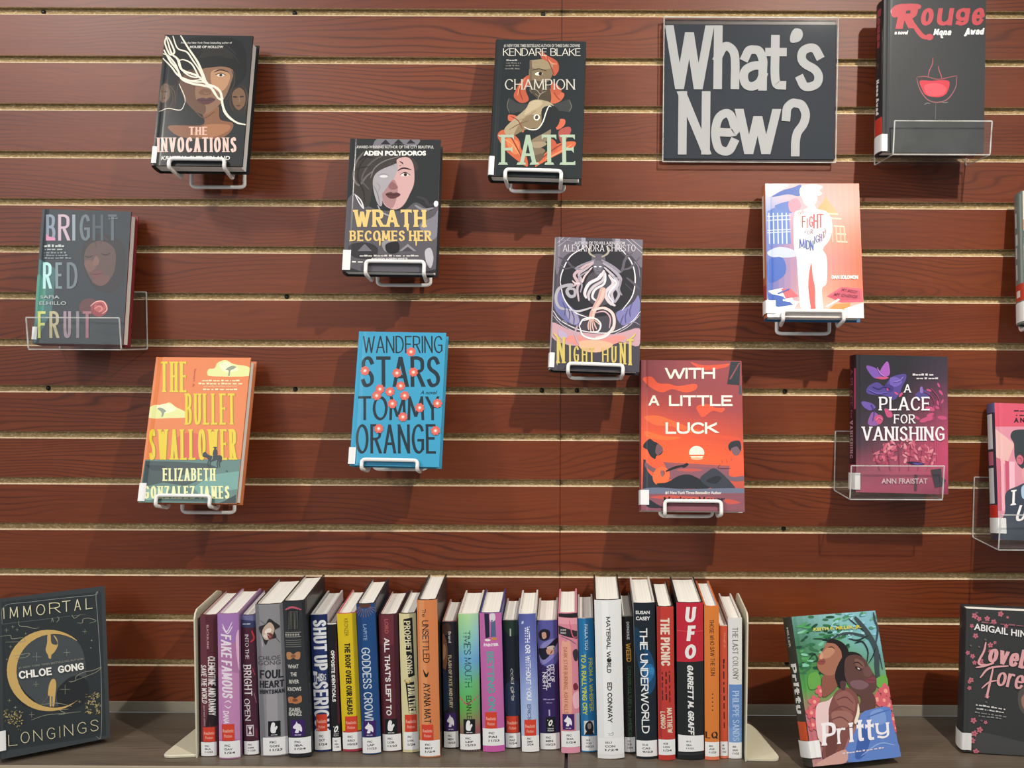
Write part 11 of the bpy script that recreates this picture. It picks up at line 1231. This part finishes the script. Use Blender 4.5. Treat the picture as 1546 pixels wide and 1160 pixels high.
def row_book(k):
    d = ROW_BOOKS[k]
    X, Y, w, H, lean, yaw = d['v']
    D = min(0.150, max(0.120, 0.62 * H)) + rnd.uniform(-.004, .004)
    D = min(D, -Y - 0.012)
    mw = Matrix.Translation((X, Y, SHELF + 0.0005)) @ Matrix.Rotation(yaw, 4, 'Z') @ Matrix.Rotation(lean, 4, 'Y') @ Matrix.Translation((0, 0, abs(math.sin(lean)) * w / 2))
    root = thing('book', ROW_LABEL[k], 'book', 'books standing in the row on the shelf', mw)
    mat = M['print_spine']
    B = min(0.0026, w * .12)
    sag = min(0.0035, 0.10 * w)
    n = 8
    h0 = 0.0045
    def arc(t):
        return (-w / 2 + w * t, h0 * 0 - sag * 0 + sag * (2 * t - 1) ** 2 * 1.0)
    spine = [arc(i / n) for i in range(n + 1)]
    g = 0.0008
    left = [(-w / 2, D), (-w / 2, D * .5), (-w / 2, .0125), (-w / 2 + g, .0085), (-w / 2, .005)]
    right = [(-x, y) for x, y in reversed(left)]
    outer = left + spine + right
    ins = [(w / 2 - B, D), (w / 2 - B, .010), (w / 2 - B * 1.3, .0058), (0, sag * .2 + .0030), (-w / 2 + B * 1.3, .0058), (-w / 2 + B, .010), (-w / 2 + B, D)]
    ring = outer + ins
    m = len(ring)
    v = [(x, y, 0.0) for x, y in ring] + [(x, y, H) for x, y in ring]
    f, cols = [], []
    cs, cb, ci = lin(d['base']), lin(d['board']), lin(d['lining'])
    for i in range(m):
        j = (i + 1) % m
        f.append((i, j, j + m, i + m))
        cols.append(ci if i >= len(outer) else (cs if len(left) - 1 <= i < len(left) + n + 1 else cb))
    for t in tessellate_polygon([[Vector((x, y, 0)) for x, y in ring]]):
        f.append(tuple(t))
        cols.append(cb)
        f.append(tuple(i + m for i in t))
        cols.append(cb)
    cover = inked(link_mesh('cover', v, f, mat, root), cols)
    bm = bmesh.new()
    bm.from_mesh(cover.data)
    bmesh.ops.recalc_face_normals(bm, faces=bm.faces[:])
    bm.to_mesh(cover.data)
    bm.free()
    def sm(x, z, lift):
        t = min(max(x / w, 0.0), 1.0)
        px, py = arc(t)
        return (px + (t - .5) * 2 * lift * .5, py - lift, z)
    cuts = [w * 1000 * i / n for i in range(1, n)]
    # split the art: print on the cover, white call-number label and genre sticker are parts of their own
    items = d['art']
    lab_i = [i for i, it in enumerate(items) if it[0] == 'p' and it[1] in ('#f3f3f1',)]
    LABEL, STICK, rest = [], [], []
    zl = None
    if lab_i:
        q = items[lab_i[-1]][2]
        zl = (min(q[1::2]) - 0.5, max(q[1::2]) + 0.5)
    st_i = [i for i, it in enumerate(items) if it[0] == 'p' and it[1] in ('#d8442c', '#15171a', '#3d1f63')]
    zs = None
    if st_i:
        q = items[st_i[-1]][2]
        zs = (min(q[1::2]) - 0.5, max(q[1::2]) + 0.5)
    for i, it in enumerate(items):
        ys = None
        if it[0] in ('p', 's'):
            ys = it[2][1::2]
        elif it[0] == 't':
            ys = [it[4][1], it[4][3], it[4][5]]
        elif it[0] == 'e':
            ys = [it[3]]
        if ys and zl and i >= lab_i[-1] and zl[0] <= min(ys) and max(ys) <= zl[1]:
            LABEL.append(it)
        elif ys and zs and i >= st_i[-1] and zs[0] <= min(ys) and max(ys) <= zs[1]:
            STICK.append(it)
        else:
            rest.append(it)
    words = [i for i in rest if i[0] == 't']
    pics = [['bg', d['base']]] + [i for i in rest if i[0] != 't']
    sh = Sheet(w * 1000, H * 1000, cuts)
    sh.draw(pics)
    sh.build('spine_print', mat, sm, cover)
    layer = sh.layer
    for nm, its, par in (('spine_lettering', words, cover), ('genre_sticker', STICK, root), ('spine_label', LABEL, root)):
        if its:
            s2 = Sheet(w * 1000, H * 1000, cuts)
            s2.layer = layer + 1
            s2.draw(its)
            s2.build(nm, mat, sm, par)
            layer = s2.layer
    # pages
    bm = bmesh.new()
    x = w / 2 - B - .0003
    sec = [(-x, .0102), (-x * .6, .0052), (0, sag * .2 + .0036), (x * .6, .0052), (x, .0102), (x, D - .0045), (0, D - .0060), (-x, D - .0045)]
    lo = [bm.verts.new((a, b, .0032)) for a, b in sec]
    hi = [bm.verts.new((a, b, H - .0034)) for a, b in sec]
    for i in range(len(sec)):
        j = (i + 1) % len(sec)
        bm.faces.new((lo[i], lo[j], hi[j], hi[i]))
    bm.faces.new(lo[::-1])
    bm.faces.new(hi)
    bm_obj('page_block', bm, M['pages_x'], root)
    return root
for k in ROW_BOOKS:
    row_book(k)

# ---------------------------------------------------------------- bookends
def bookend(x, y, side, label, yaw):
    """side -1: the foot points left; the upright plate stands against the books"""
    e = thing('bookend', label, 'bookend', 'cream metal bookends', Matrix.Translation((x, y, SHELF + 0.0004)) @ Matrix.Rotation(yaw, 4, 'Z'))
    H, t, L = 0.222, 0.0022, 0.140
    # upright, its top corner at the back cut round
    pr = [(0, 0.0), (0, H - .012), (.004, H - .004), (.012, H), (L - .03, H), (L - .012, H - .006), (L, H - .03), (L, 0.0)]
    bm = bmesh.new()
    a = [bm.verts.new((0, p, z)) for p, z in pr]
    b = [bm.verts.new((side * t, p, z)) for p, z in pr]
    n = len(pr)
    for i in range(n):
        j = (i + 1) % n
        bm.faces.new((a[i], a[j], b[j], b[i]))
    bm.faces.new(a[::-1])
    bm.faces.new(b)
    bm_obj('upright_plate', bm, M['cream_metal'], e)
    W = 0.052
    f0, f1 = 0.002, 0.128
    fp = [(0, f0), (W * .82, f0), (W * .97, f0 + .003), (W, f0 + .012), (W * .96, f0 + .022), (W * .62, f1 - .022), (W * .5, f1 - .006), (W * .36, f1), (0, f1)]
    fp = round_path([(x_, y_, 0) for x_, y_ in fp], 0.006)
    bm = bmesh.new()
    lo = [bm.verts.new((side * p.x, p.y, 0.0004)) for p in fp]
    hi = [bm.verts.new((side * p.x, p.y, 0.0030)) for p in fp]
    n = len(fp)
    for i in range(n):
        j = (i + 1) % n
        bm.faces.new((lo[i], lo[j], hi[j], hi[i]))
    bm.faces.new(lo[::-1])
    f = bm.faces.new(hi)
    # pressed panel inside the rim
    r = bmesh.ops.inset_region(bm, faces=[f], thickness=0.0075, depth=0.0)
    r = bmesh.ops.inset_region(bm, faces=[f], thickness=0.0016, depth=-0.0012)
    bm_obj('foot_plate', bm, M['cream_metal'], e)
    return e
bookend(-0.5362, -0.1640, -1, 'cream metal bookend at the left end of the book row', 0.09)
bookend(0.2795, -0.1670, 1, 'cream metal bookend at the right end of the book row', -0.05)
